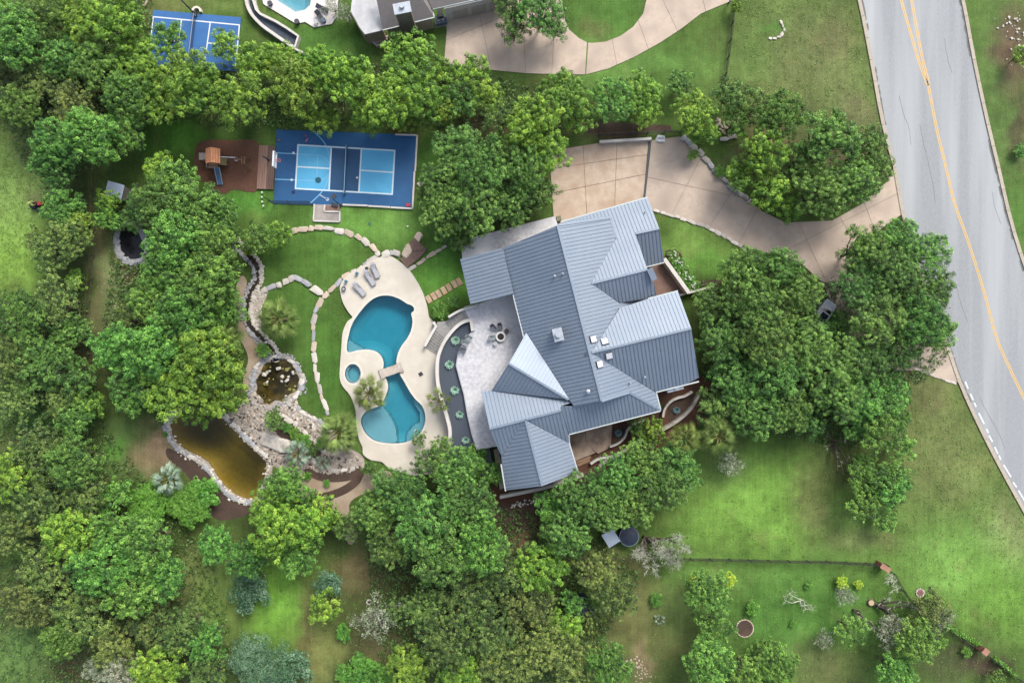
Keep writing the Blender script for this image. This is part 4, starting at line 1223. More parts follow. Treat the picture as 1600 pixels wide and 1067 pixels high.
# ================================================================== STONES
SV = []
_r = random.Random(11)
for i in range(8):
    mb = MB().rock((0, 0, 0), (1, 1, .5), 0, _r, 1)
    SV.append(mb)
_sm = {}
def stone_mesh(i, m):
    k = (i, m.name)
    if k not in _sm:
        me = SV[i].mesh('stone', m)
        _sm[k] = me
    return _sm[k]
def stone(parent, x, y, sx, sy, sz, rz, m, rnd, z=0.0, name='stone'):
    o = bpy.data.objects.new(name, stone_mesh(rnd.randrange(8), m))
    COL.objects.link(o)
    o.parent = parent
    o.location = (x - parent.location.x, y - parent.location.y, z + sz * .14 - parent.location.z)
    o.rotation_euler = (rnd.uniform(-.06, .06), rnd.uniform(-.06, .06), rz)
    o.scale = (sx, sy, sz)
    return o
def stone_line(name, label, cat, pts, ln, wd, ht, mats, wts=None, seed=1, jit=.12, group=None, z=0.0, kind=None):
    jit *= .8; rnd = random.Random(seed)
    p = PP(smooth(pts, False, 6))
    r_ = root(name, label, cat, (p[0][0], p[0][1], 0), group)
    pos = 0.0
    fine = resample(p, .05)
    i = 0
    while i < len(fine) - 4:
        l = ln * rnd.uniform(.65, 1.4)
        j = min(len(fine) - 1, i + int(l / .05))
        a, b = fine[i], fine[j]
        L = math.dist(a, b)
        if L < ln * .3: break
        w_ = wd * rnd.uniform(.72, 1.25)
        m = rnd.choices(mats, wts)[0]
        stone(r_, (a[0] + b[0]) / 2 + rnd.uniform(-jit, jit), (a[1] + b[1]) / 2 + rnd.uniform(-jit, jit), L * 1.16, w_, ht * rnd.uniform(.75, 1.3), math.atan2(b[1] - a[1], b[0] - a[0]) + rnd.uniform(-.15, .15), m, rnd, z)
        i = j
    return r_
def rubble(name, pts_poly, n, smin, smax, m, seed, parent=None, avoid=(), label=None, cat=None, zb=0.0):
    """many small stones, joined"""
    rnd = random.Random(seed); mb = MB()
    xs = [p[0] for p in pts_poly]; ys = [p[1] for p in pts_poly]
    k = 0; t = 0
    while k < n and t < n * 30:
        t += 1
        q = (rnd.uniform(min(xs), max(xs)), rnd.uniform(min(ys), max(ys)))
        if not inside(q, pts_poly) or any(inside(q, a) for a in avoid): continue
        s = rnd.uniform(smin, smax) ** 1.0
        x, y = P(*q)
        mb.rock((x, y, zb + s * .12), (s, s * rnd.uniform(.6, 1), s * .4), rnd.uniform(0, 3.1), rnd, 1)
        k += 1
    o = single(name, mb, m, kind='stuff')
    return o
def edge_rubble(name, pts, wpx, n, smin, smax, m, seed, closed=False, zb=0.0):
    rnd = random.Random(seed); mb = MB()
    p = smooth(pts, closed, 4) if not closed else pts
    if closed: p = list(p) + [p[0]]
    p = resample(p, 1.0)
    for k in range(n):
        c = rnd.choice(p); s = rnd.uniform(smin, smax)
        x, y = P(c[0] + rnd.gauss(0, wpx), c[1] + rnd.gauss(0, wpx))
        mb.rock((x, y, zb + s * .12), (s, s * rnd.uniform(.6, 1), s * .45), rnd.uniform(0, 3.1), rnd, 1)
    return single(name, mb, m, kind='stuff')

def offset_ring(r, d): return offset_poly(r, d)
stone_line('stone_wall', 'arc of boulders between the green lawns below the sports court', 'stone wall', [(457, 362), (470, 358.5), (490, 356.5), (510, 357), (530, 360), (548, 365), (565, 374), (578, 384), (588, 393), (593, 400)], 1.15, .85, .5, [LIME, TAN], (3, 2), 1)
stone_line('stone_wall', 'line of flat stones curving down the lawn left of the pool deck', 'stone wall', [(590, 402), (578, 410), (560, 421), (540, 433), (525, 446), (512, 458), (502, 470), (495, 483), (491, 498), (490, 520), (490, 545), (492, 565), (495, 585), (501, 610), (507, 630), (514, 648)], 1.2, .72, .4, [LIME, TAN, GREYS], (5, 2, 1), 2)
stone_line('stone_wall', 'pale boulders arching above the fan palm on the left lawn', 'stone wall', [(408, 457), (418, 451), (430, 446), (442, 443), (452, 438), (460, 432)], 1.1, .85, .5, [LIME, GREYS], (3, 2), 3)
stone_line('stone_wall', 'large grey boulders slanting down to the curving line of flat stones', 'stone wall', [(461, 431), (470, 437), (483, 445), (492, 452), (504, 460)], 1.6, 1.0, .55, [GREYS, LIME], (2, 2), 4)
stone_line('stone_wall', 'grey boulders at the top tip of the cream pool deck', 'stone wall', [(596, 401), (606, 396), (618, 395), (627, 398)], 1.0, 1.0, .6, [GREYS, LIME], (3, 1), 5)
stone_line('stone_edging', 'tan stones along the lower edge of the dark wooden walkway', 'stone edging', [(640, 420), (655, 411), (670, 401), (684, 392), (698, 384)], .9, .6, .4, [LIME, TAN], (2, 2), 6)
stone_line('stone_edging', 'white stones between the front lawn and the concrete driveway', 'stone edging', [(1022, 329), (1035, 332), (1060, 340), (1085, 348), (1105, 356), (1125, 366), (1148, 380), (1170, 393)], 1.0, .6, .4, [LIME, WHITEW and LIME], None, 7)
stone_line('stone_wall', 'rough grey wall along the right edge of the upper driveway', 'stone wall', [(1064, 213), (1076, 224), (1088, 235), (1100, 247), (1112, 262), (1124, 274), (1138, 287), (1152, 300), (1172, 316)], .95, .9, .9, [GREYS, LIME], (3, 2), 8)
stone_line('stone_edging', 'two pale boulders under the trees beside the short green patch', 'boulders', [(1124, 216), (1136, 217), (1150, 213)], 1.2, .7, .5, [LIME], None, 9)
stone_line('stone_edging', 'white stones along the lower edge of the roadside driveway mouth', 'stone edging', [(1427, 576), (1440, 580), (1455, 585), (1470, 590), (1484, 596), (1495, 599)], .9, .32, .22, [LIME], None, 10)
stone_line('stone_edging', 'short row of white stones peeking out beside the roadside tree', 'stone edging', [(1345, 369), (1358, 366), (1372, 362)], .9, .35, .25, [LIME], None, 12)
stone_line('pond_edging', 'white boulders along the lower left rim of the amber pond', 'pond edging', [(258, 655), (259, 670), (264, 684), (272, 696), (286, 706), (302, 715), (316, 724), (327, 736), (337, 751), (350, 766), (364, 777), (379, 784), (396, 786)], .85, .62, .4, [GREYS, LIME], (3, 1), 13)
stone_line('pond_edging', 'pale boulders along the upper right rim of the amber pond', 'pond edging', [(322, 638), (336, 640), (350, 648), (364, 662), (378, 677), (392, 691), (406, 703), (418, 714)], .8, .8, .45, [LIME, GREYS], (3, 2), 14)
stone_line('pond_edging', 'grey stones around the right side of the koi pond', 'pond edging', [(452, 562), (462, 571), (471, 582), (473, 597), (468, 612), (458, 622), (448, 630)], .7, .75, .4, [GREYS, LIME], (3, 2), 15)
stone_line('pond_edging', 'grey stones around the left side of the koi pond', 'pond edging', [(440, 557), (424, 558), (410, 564), (400, 575), (397, 590), (394, 606)], .7, .7, .4, [GREYS, LIME], (3, 2), 16)
stone_line('pond_edging', 'grey stones around the bottom of the small black pond', 'pond edging', [(184, 374), (184, 388), (188, 400), (200, 409), (214, 409), (226, 404), (231, 392)], .8, .85, .4, [GREYS], None, 17)
edge_rubble('pond_stones', offset_ring(amber, 5), 3.0, 420, .15, .42, LIME, 21, True)
edge_rubble('koi_pond_stones', offset_ring(koi, 6), 3.0, 260, .15, .4, GREYS, 22, True)
edge_rubble('black_pond_stones', [(184, 380), (188, 398), (200, 408), (215, 409), (228, 402), (231, 390)], 2.5, 90, .15, .4, GREYS, 29)
rocky = [(398, 612), (425, 638), (447, 634), (462, 620), (470, 640), (500, 656), (530, 690), (560, 712), (560, 730), (540, 740), (505, 740), (482, 730), (462, 740), (440, 733), (418, 722), (395, 700), (378, 682), (352, 652), (368, 640)]
soilp = [(416, 640), (440, 644), (468, 668), (488, 688), (502, 706), (500, 722), (484, 716), (462, 692), (440, 684), (424, 668)]
avo = [soilp, [(412, 690), (425, 676), (450, 680), (452, 700), (430, 706)]]
rubble('cobbles', rocky, 2100, .14, .42, mat('cobble', C(158, 148, 134), C(192, 183, 170), scale=2.2, big=C(126, 116, 104), bigscale=.9), 23, avoid=avo, zb=.02)
rubble('tan_cobbles', rocky, 450, .14, .4, TAN, 24, avoid=avo, zb=.02)
rubble('dark_cobbles', rocky, 260, .2, .5, mat('dark_stone', C(80, 70, 64), C(110, 98, 90), scale=2, rnd=.1), 25, avoid=avo)
rubble('gravel_stones', [(403, 455), (418, 452), (416, 466), (409, 480), (409, 497), (412, 508), (404, 512), (394, 500), (389, 485), (393, 466)], 160, .12, .3, LIME, 26)
sl_, sr_ = [], []
stp = [(360, 372), (372, 384), (386, 396), (398, 410), (403, 425), (402, 440), (393, 455), (388, 470), (386, 485), (388, 500), (395, 514), (406, 526), (420, 540), (428, 552), (432, 560)]
spp = smooth(stp, False, 5)
for side, sd in ((6.2, 31), (-6.2, 32)):
    ed = [(q[0] - side * 0 , q[1]) for q in spp]
    ed = offset_line(spp, side)
    edge_rubble('stream_stones', [tuple(q) for q in resample(ed, 6)], 1.5, 420, .18, .42, GREYS if side > 0 else LIME, sd)
rubble('yard_rubble', [(795, 786), (850, 774), (888, 764), (892, 770), (850, 781), (800, 795)], 70, .12, .35, LIME, 27)
rubble('rubble_bed_stones', pl_, 60, .2, .45, TAN, 28, zb=.3)
edge_rubble('roadside_stones', [(1568, 20), (1580, 45), (1590, 60), (1598, 90)], 10, 60, .1, .4, LIME, 33)
edge_rubble('left_strip_stones', [(160, 440), (180, 460), (175, 500), (210, 430), (165, 530)], 9, 70, .08, .25, TAN, 34)
edge_rubble('bottom_stones', [(992, 1030), (1000, 1045), (1004, 1060)], 6, 60, .1, .3, TAN, 35)
edge_rubble('terrace_stones', [(1120, 190), (1135, 200), (1150, 196), (1125, 205)], 5, 50, .15, .5, TAN, 36)
rnd_k = random.Random(4); kr = MB()
for _ in range(11):
    q_ = (rnd_k.uniform(408, 460), rnd_k.uniform(575, 622))
    if inside(q_, koi): kr.rock((*P(*q_), -.1), (rnd_k.uniform(.25, .8), rnd_k.uniform(.25, .55), .3), rnd_k.uniform(0, 3), rnd_k)
single('pond_rocks', kr, LIME, kind='stuff')
kr = MB()
for _ in range(30):
    q_ = (rnd_k.uniform(402, 466), rnd_k.uniform(566, 628))
    if inside(q_, koi): kr.cyl((*P(*q_), -.045), rnd_k.uniform(.12, .3), .012, 9)
single('lily_pads', kr, mat('lily', C(108, 112, 50), C(158, 150, 84), scale=3), kind='stuff')
stone_line('stone_edging', 'pale stones between the lower lawn tip and the cobbled rock garden', 'stone edging', [(448, 630), (462, 634), (478, 646), (496, 656), (512, 668), (528, 682)], .8, .7, .4, [LIME, GREYS], (3, 1), 51)
stone_line('stone_edging', 'pale ledge stones along the cobbles above the big flat boulder', 'stone edging', [(436, 646), (452, 656), (468, 668), (484, 682), (500, 698), (518, 712)], .9, .8, .4, [LIME, TAN], (3, 1), 52)
stone_line('stone_edging', 'white stones curving along the upper side of the dark mulch path', 'stone edging', [(487, 718), (498, 727), (515, 733), (535, 735), (556, 730)], .8, .6, .4, [LIME], None, 53)
rubble('white_cobbles', [(444, 628), (470, 642), (500, 662), (530, 690), (520, 700), (490, 672), (460, 652), (440, 642)], 260, .15, .4, LIME, 54)
# big slab by the pond, boulder by the walkway
bs = MB().rock((*P(432, 692), .1), (4.2, 2.2, .6), -.35, random.Random(5), 2)
single('boulder', bs, LIME, 'large flat pale boulder between the amber pond and the blue fan palm', 'boulder')
single('boulder', MB().rock((*P(637, 393), .1), (2.3, 1.2, .7), 1.0, random.Random(6), 2), TAN, 'tan boulder in the bend of the dark wooden walkway', 'boulder')
single('boulder', MB().rock((*P(653, 372), .1), (1.6, 1.0, .7), 1.0, random.Random(7), 2), TAN, 'tan boulder at the upper end of the dark wooden walkway', 'boulder')
# a sign-like white slab at the head of the drive
sg = root('stone_plaque', 'white oval plaque with dark lettering at the head of the driveway', 'plaque', (*P(1032, 218), 0))
part('slab', MB().rock((*P(1032, 218), .12), (1.35, 1.05, .3), 0, random.Random(8), 2), mat('plaque_white', C(224, 226, 228), C(236, 238, 240)), sg)
pp_ = P(1032, 218)
lt = MB()
for k in range(5):
    x = pp_[0] - .42 + k * .2
    lt.beam((x, pp_[1] - .1, .33), (x + .03, pp_[1] + .13, .33), .05, .02)
    if k % 2: lt.beam((x, pp_[1] + .12, .33), (x + .14, pp_[1] + .1, .33), .05, .02)
    else: lt.beam((x, pp_[1] - .02, .33), (x + .12, pp_[1] + .02, .33), .05, .02)
part('lettering', lt, DGREY, sg)

# stepping stones
ss = root('stepping_path', 'seven square tan paving slabs from the pool deck to the porch', 'path', (*P(694, 453), 0))
for x_, y_ in ((670, 467.5), (678, 462.8), (685.5, 458.8), (693.5, 454), (701.5, 449), (710, 444), (717.5, 440)):
    p = P(x_, y_, .1)
    part('paving_slab', MB().box((p[0], p[1], .07), (.62, 1.05, .14), rz=math.radians(30) + random.uniform(-.03, .03)), mat('paver_tan', C(184, 156, 126), C(212, 190, 160), scale=2.2, rnd=.12, big=C(206, 140, 96), bigscale=1.2, bigmix=.6), ss)
# dark wooden walkway
wk = root('wooden_walkway', 'dark brown board walkway stepping down to the pool deck tip', 'walkway', (*P(645, 398), 0))
def boards(par, quad, n, m, z0, z1, nm='board', gap=.012):
    a, b, c, d = quad
    for k in range(n):
        t0, t1 = k / n, (k + 1) / n
        lerp = lambda p, q, t: (p[0] + (q[0] - p[0]) * t, p[1] + (q[1] - p[1]) * t)
        q = PP([lerp(a, b, t0), lerp(a, b, t1), lerp(d, c, t1), lerp(d, c, t0)])
        q = offset_poly(q, -gap)
        part(nm, MB().prism(q, z0, z1), m, par)
boards(wk, ((625, 405), (644, 393), (656, 404), (637, 419)), 7, WOODD, 0, .42)
boards(wk, ((640, 379), (648, 372), (668, 391), (645, 394)), 6, WOODD, 0, .55)
boards(wk, ((645, 394), (668, 391), (656, 404), (650, 399)), 3, WOODD, 0, .48)

# path lights
for k, (x_, y_) in enumerate(((409.6, 301), (409.6, 308), (410, 315.5), (411.5, 322))):
    p = P(x_, y_, .3)
    t = root('garden_light', ['topmost', 'second', 'third', 'lowest'][k] + ' of four small white lamps below the brown deck', 'garden lamp', (p[0], p[1], 0), 'white lamps below the brown deck')
    part('stake', MB().cyl((p[0], p[1], 0), .03, .3, 6), DGREY, t)
    part('globe', MB().rock((p[0], p[1], .35), (.24, .24, .14), 0, random.Random(2), 2), mat('globe_white', C(226, 232, 214), C(236, 240, 226)), t)

# ================================================================== SPORTS COURT
cz = .10
court = [(432.5, 203), (651, 211.5), (644, 325), (428.5, 318.5)]
struct('sports_court', MB().prism(PP(court), -.05, cz), BLUED)
def patch(name, pts, m, dz):
    r = PP(pts); return struct(name, MB().prism(r, cz - .02, cz + dz), m)
patch('court_left_box', [(466, 227), (518, 230), (514.5, 297.5), (462, 295)], BLUEL, .004)
patch('court_right_box', [(565, 232.5), (617, 235.5), (613, 303.5), (561, 300.5)], BLUEL, .004)
patch('court_kitchen', [(518, 230), (565, 232.5), (561, 300.5), (514.5, 297.5)], BLUEK, .004)
ln = MB()
def cl(a, b, w_=.17, z=.009): ln.strip(PP([a, b]), w_, cz - .02, cz + z)
for a, b in (((465, 227), (618, 236)), ((461, 295), (614, 304))): cl(a, b, .2)
for a, b in (((466, 227), (462, 295)), ((518, 230), (514.5, 297.5)), ((565, 232.5), (561, 300.5)), ((617, 236), (613, 304))): cl(a, b, .2, .013)
for a, b in (((464, 261), (516, 264)), ((563, 266.5), (615, 270))): cl(a, b, .2, .017)
struct('court_lines', ln, LINE)
l2 = MB()
def cl2(pts, w_=.13): l2.strip(PP(pts), w_, cz - .02, cz + .0065)
cl2([(433, 239.5), (497, 243)]); cl2([(430, 280.5), (495, 283)]); cl2([(497, 243), (495, 283)])
cl2(smooth([(490, 206), (500, 215), (509, 227), (514, 240), (516.5, 252), (516, 265), (513, 280), (508, 292), (500, 304), (484, 319)], False, 5))
cl2([(496 + 20 * math.cos(a), 263 + 20 * math.sin(a)) for a in [(-math.pi / 2) + math.pi * k / 16 for k in range(17)]])
struct('basketball_lines', l2, mat('pale_blue_line', C(120, 186, 222), C(132, 196, 230), scale=5, rough=.6))
for x_, y_ in ((459, 239.5), (456, 281.5)):
    p = P(x_, y_); struct('lane_mark', MB().cyl((p[0], p[1], cz - .01), .17, .025, 10), LINE)
# court kerbs, piece by piece
kb = root('court_kerb', 'white concrete kerb along the right and lower court edges', 'kerb', (*P(646, 320), 0))
for a, b in (((652, 212), (650.6, 240)), ((650.5, 240), (649, 268)), ((648, 269), (646.5, 298)), ((646.4, 298), (645, 326)), ((536, 320.5), (575, 322)), ((576, 322.5), (610, 324.5)), ((611, 324.8), (645, 326.5)), ((618, 211), (651, 212))):
    part('kerb_stone', MB().strip(PP([a, b]), .22, 0, .3 if a[1] > 268 else .2), WHITEW, kb)
# net
nt_ = root('court_net', 'dark net with white tape across the middle of the sports court', 'net', (*P(539, 264), cz))
pa, pb = P(541, 226.5, .9), P(537.3, 303, .9)
for p in (pa, pb): part('net_post', MB().cyl((p[0], p[1], 0), .05, 1.0, 8), BLK, nt_)
MESH = mat('net_mesh', C(40, 70, 110), C(60, 90, 130), scale=20)
nm_ = MB()
for k in range(60):
    t = k / 59; x = pa[0] + (pb[0] - pa[0]) * t; y = pa[1] + (pb[1] - pa[1]) * t
    nm_.box((x, y, .5), (.012, .02, .75))
for k in range(8): nm_.beam((*pa, .15 + k * .1), (*pb, .15 + k * .1), .02, .02)
part('net_cords', nm_, MESH, nt_, kind='stuff')
part('net_tape', MB().beam((*pa, .93), (*pb, .93), .09, .09), mat('tape', C(120, 170, 196), C(140, 186, 208)), nt_)
# basketball hoop
hp = root('basketball_hoop', 'basketball hoop with white backboard at the left court end', 'basketball hoop', (*P(424, 251), 0))
b0 = P(429.5, 250, 3.2)
part('pole', MB().tube([(*P(421, 252, .1), 0), (*P(421, 252, .1), 2.6), (b0[0] - .5, b0[1], 3.1)], .09, 8), BLK, hp)
for dy in (-.6, .6): part('support_arm', MB().beam((b0[0] - .55, b0[1] + dy * .3, 2.9), (b0[0] - .05, b0[1] + dy, 3.4), .06, .06), BLK, hp)
bbd = part('backboard', MB().box((b0[0], b0[1], 3.3), (.06, 1.8, 1.05), rz=-.06), mat('clear_board', C(220, 232, 240), C(230, 238, 244), rough=.2), hp)
fr = MB()
for z in (2.78, 3.84): fr.box((b0[0], b0[1], z), (.2, 2.0, .1), rz=-.06)
for dy in (-.95, .95): fr.box((b0[0] + dy * .06, b0[1] + dy, 3.3), (.2, .12, 1.1), rz=-.06)
part('board_frame', fr, WHT, bbd)
rim = MB(); n = 20; rc = (b0[0] + .45, b0[1], 3.05)
rim.tube([(rc[0] + .23 * math.cos(2 * math.pi * k / n), rc[1] + .23 * math.sin(2 * math.pi * k / n), rc[2]) for k in range(n + 1)], .03, 5).beam((b0[0] + .05, b0[1], 3.05), (rc[0] - .22, rc[1], 3.05), .12, .03)
part('rim', rim, mat('hoop_orange', C(210, 90, 60), C(220, 100, 70)), hp)
ne = MB()
for k in range(12):
    a = 2 * math.pi * k / 12
    ne.tube([(rc[0] + .23 * math.cos(a), rc[1] + .23 * math.sin(a), 3.04), (rc[0] + .13 * math.cos(a + .5), rc[1] + .13 * math.sin(a + .5), 2.62)], .014, 4)
part('hoop_net', ne, WHT, hp)
# net fences at the lower left and light pole
ms = root('ball_netting', 'dark ball netting on posts along the lower left court corner', 'netting', (*P(450, 318), 0))
ps = [(421, 313), (429, 319.5), (457, 320), (489, 320.5)]
wp = [P(x_, y_, 0) for x_, y_ in ps]
for p in wp: part('post', MB().cyl((p[0], p[1], 0), .05, 2.6, 8), BLK, ms)
nn = MB()
for a, b in zip(wp[1:-1], wp[2:]):
    for k in range(14): nn.beam((*a, .1 + k * .19), (*b, .1 + k * .19), .02, .02)
    L = math.dist(a, b)
    for k in range(int(L / .2)):
        t = k * .2 / L; nn.box((a[0] + (b[0] - a[0]) * t, a[1] + (b[1] - a[1]) * t, 1.3), (.02, .02, 2.5))
part('mesh_panel', nn, mat('netting_dark', C(24, 50, 80), C(34, 60, 90)), ms, kind='stuff')
lp = root('floodlight', 'black floodlight mast at the lower edge of the sports court', 'floodlight', (*P(533, 321.5), 0))
p = P(533, 321.5)
part('mast', MB().cyl((p[0], p[1], 0), .08, 4.2, 8, .05), BLK, lp)
part('base', MB().cyl((p[0], p[1], 0), .22, .15, 12), BLK, lp)
part('lamp_head', MB().box((p[0] + .1, p[1] + .35, 4.2), (.7, .5, .15), rz=.6), BLK, lp)
bn = root('bench', 'small black bench at the lower edge of the sports court', 'bench', (*P(524, 321), 0))
p = P(524, 321)
part('seat', MB().box((p[0], p[1], .45), (.9, .4, .06), rz=-.4), BLK, bn)
for dx in (-.35, .35): part('leg', MB().box((p[0] + dx, p[1] - dx * .42, .22), (.06, .35, .44), rz=-.4), BLK, bn)
# concrete pad below the court
poly_obj('court_pad', [(491, 319.5), (531, 320.5), (531, 346), (490, 344)], 0, .12, mat('pad_concrete', C(166, 158, 150), C(186, 180, 172), scale=2, big=C(150, 140, 132), bigscale=.6))
pk = root('pad_kerb', 'thin white kerb around the concrete pad under the court', 'kerb', (*P(490, 344), 0))
for a, b in (((492, 319.5), (490.5, 345)), ((490, 345.5), (531, 347)), ((531, 347), (531.5, 331)), ((508, 320.5), (507, 331)), ((507, 331), (531, 331.5))):
    part('kerb_stone', MB().strip(PP([a, b]), .2, 0, .26), WHITEW, pk)
poly_obj('brick_inset', [(509, 321), (530.5, 321.5), (530, 330.5), (508, 330)], 0, .17, mat('brick_floor', C(132, 104, 94), C(152, 122, 110), scale=4))
# toys and bits left on the court
RED = mat('toy_red', C(190, 60, 80), C(204, 84, 100)); PINK = mat('toy_pink', C(222, 140, 176), C(230, 156, 190)); CYN = mat('toy_grey', C(170, 186, 206), C(186, 200, 216))
sc = root('scooter', 'small pink scooter lying on the upper left of the court', 'scooter', (*P(480, 220), cz))
p = P(480, 220)
part('deck', MB().box((p[0], p[1], cz + .09), (.6, .13, .04), rz=.9), PINK, sc)
part('handlebar', MB().beam((p[0] + .2, p[1] + .28, cz + .1), (p[0] - .15, p[1] + .6, cz + .15), .04, .04).beam((p[0] - .3, p[1] + .5, cz + .15), (p[0] + .0, p[1] + .72, cz + .15), .05, .05), RED, sc)
for s in (-1, 1): part('wheel', MB().cyl((p[0] + s * .2, p[1] + s * .25, cz + .02), .07, .1, 10), BLK, sc)
pd = root('toy_bat', 'long white and lavender toy lying near the lower court arc', 'toy', (*P(506, 308), cz))
a, b = P(500, 305), P(512, 312)
part('handle', MB().beam((*a, cz + .05), (*b, cz + .05), .16, .06), CYN, pd)
part('blade', MB().cyl((b[0], b[1], cz + .01), .24, .07, 12), CYN, pd)
p = P(638.5, 321); single('toy_box', MB().box((p[0], p[1], .2), (.5, .35, .3)).box((p[0], p[1], .36), (.55, .4, .04)), RED, 'small red box in the lower right corner of the court', 'toy box')
p = P(558.5, 278.5); single('ball', MB().rock((p[0], p[1], cz + .1), (.24, .24, .14), 0, random.Random(3), 2), WHT, 'small white ball right of the court net', 'ball')
p = P(459, 300.5); single('toy_ring', MB().ring((p[0], p[1]), .08, .22, cz, cz + .08, 14), mat('navy_plastic', C(30, 40, 90), C(40, 50, 100)), 'small navy ring lying below the left court box', 'toy')
p = P(437, 220); single('ball', MB().rock((p[0], p[1], cz + .1), (.22, .22, .13), 0, random.Random(3), 2), mat('ball_orange', C(190, 110, 80), C(200, 120, 90)), 'small orange ball in the upper left corner of the court', 'ball')
p = P(497.5, 282); single('floor_mat', MB().cyl((p[0], p[1], cz), .42, .035, 9), mat('teal_dark', C(30, 90, 110), C(36, 100, 118)), 'dark teal splayed mat on the left light blue box', 'mat')
# drain box on the grass
dr = root('drain_box', 'white diamond shaped drain cover on the grass right of court', 'drain cover', (*P(656.5, 287.5), 0))
p = P(656.5, 287.5)
part('frame', MB().box((p[0], p[1], .04), (.62, .62, .1), rz=.75), WHITEW, dr); part('grate', MB().box((p[0], p[1], .1), (.3, .3, .03), rz=.75), mat('grate', C(150, 140, 130), C(160, 150, 140)), dr)
for (x_, y_), lb in (((577.5, 350), 'round green valve cover in the lawn under the sports court'),): 
    p = P(x_, y_); single('valve_cover', MB().cyl((p[0], p[1], 0), .22, .04, 14), mat('valve_green', C(60, 110, 90), C(70, 120, 100)), lb, 'valve cover')
p = P(637, 354); single('ball', MB().rock((p[0], p[1], .1), (.22, .22, .14), 0, random.Random(3), 2), WHT, 'small white ball on the lawn left of the live oaks', 'ball')

# board deck between playground and court
bd = root('board_deck', 'brown board deck between the mulch playground and the sports court', 'deck', (*P(415, 262), 0))
boards(bd, ((406, 228), (420, 228.5), (417, 296.5), (402, 296)), 4, WOOD, 0, .3)
boards(bd, ((420.2, 228.5), (432, 229), (428, 297), (417.2, 296.5)), 4, WOODD, 0, .3)

# ================================================================== PLAYSET
pz = .06
pc = P(331, 243, 2)
pl = root('playset', 'wooden playset with orange roofed tower, blue slide and swings', 'playset', (pc[0], pc[1], 0))
TIM = mat('timber', C(110, 84, 62), C(130, 102, 78), scale=3)
GRY = mat('weathered', C(146, 140, 132), C(164, 158, 150), scale=3)
ORG = mat('orange_roof', C(184, 124, 88), C(202, 142, 104), scale=3, rnd=.05)
for dx in (-.75, .75):
    for dy in (-.75, .75): part('post', MB().box((pc[0] + dx, pc[1] + dy, 1.45), (.1, .1, 2.9)), TIM, pl)
part('platform', MB().box((pc[0], pc[1], 1.4), (1.7, 1.7, .08)), TIM, pl)
zr = 3.9
rc_ = P(331, 243, 3.5)
for s in (-1, 1):
    for k in range(6):   # roof planks, one by one
        u0 = k / 6; 
        xa = s * (.02 + .95 * u0); xb = s * (.02 + .95 * (u0 + .155))
        za, zb_ = zr - abs(xa) * .75, zr - abs(xb) * .75
        part('roof_plank', MB().beam((rc_[0] + (xa + xb) / 2, rc_[1] - .98, (za + zb_) / 2), (rc_[0] + (xa + xb) / 2, rc_[1] + .98, (za + zb_) / 2), .155, .04, up=(s * .6, 0, .8)), ORG, pl)
q = P(317, 245, 1.6)
part('canopy', MB().box((q[0], q[1], 1.75), (.9, .95, .06)), GRY, pl)
for dx in (-.45, .45):
    for dy in (-.5, .5): part('canopy_post', MB().box((q[0] + dx, q[1] + dy, .9), (.07, .07, 1.7)), DGREY, pl)
q = P(334, 258, 1.3)
part('deck', MB().box((q[0], q[1], 1.35), (1.3, .9, .07)), TIM, pl)
part('rail', MB().beam((q[0] - .7, q[1] - .45, 1.9), (q[0] + .6, q[1] - .45, 1.9), .07, .07).beam((q[0] - .7, q[1] + .4, 1.9), (q[0] - .7, q[1] - .45, 1.9), .07, .07), GRY, pl)
# slide
a, m_, b = q3(339, 262, 1.45), q3(341.5, 275, .75), q3(344.5, 289, .18)
sld = part('slide', MB().beam(a, m_, .62, .05).beam(m_, b, .62, .05), mat('slide_blue', C(92, 122, 156), C(118, 146, 176), scale=2, rough=.35), pl)
for s in (-.33, .33): part('slide_side', MB().beam((a[0] + s, a[1], a[2] + .08), (m_[0] + s, m_[1], m_[2] + .08), .06, .2).beam((m_[0] + s, m_[1], m_[2] + .08), (b[0] + s, b[1], b[2] + .08), .06, .2), mat('slide_light', C(150, 180, 206), C(166, 192, 214), rough=.35), sld)
a, b = q3(343, 245.5, 2.5), q3(368, 246.5, 2.5)
part('swing_beam', MB().beam(a, b, .12, .14), LGREY, pl)
e = q3(378, 251, 2.3); e2 = q3(382, 251, 2.3)
for c_ in (e, e2):
    fx = MB()
    for s in (-.8, .8): fx.beam((c_[0], c_[1] + s, 0), (c_[0], c_[1] + s * .6, 2.3), .09, .09)
    fx.beam((c_[0], c_[1] - .5, 2.3), (c_[0], c_[1] + .5, 2.3), .09, .09)
    part('climbing_frame', fx, TIM, pl)
part('beam', MB().beam(b, (e[0], e[1], 2.3), .1, .12), TIM, pl)
for k, (x_, y_) in enumerate(((354, 250), (369, 251))):
    s_ = q3(x_, y_, .55)
    sw = part('swing_seat', MB().box(s_, (.45, .2, .05)), mat('swing_green', C(80, 130, 100), C(90, 140, 110)) if k == 0 else LGREY, pl)
    part('rope', MB().beam((s_[0] - .2, s_[1], .55), (s_[0] - .2, a[1], 2.45), .03, .03).beam((s_[0] + .2, s_[1], .55), (s_[0] + .2, a[1], 2.45), .03, .03), DGREY, sw)
q = P(347, 251, 1.2); part('climbing_wall', MB().box((q[0], q[1], .9), (.9, 1.1, .08), M=Matrix.Rotation(.5, 3, 'Y')), mat('olive_wood', C(120, 110, 70), C(134, 122, 80)), pl)

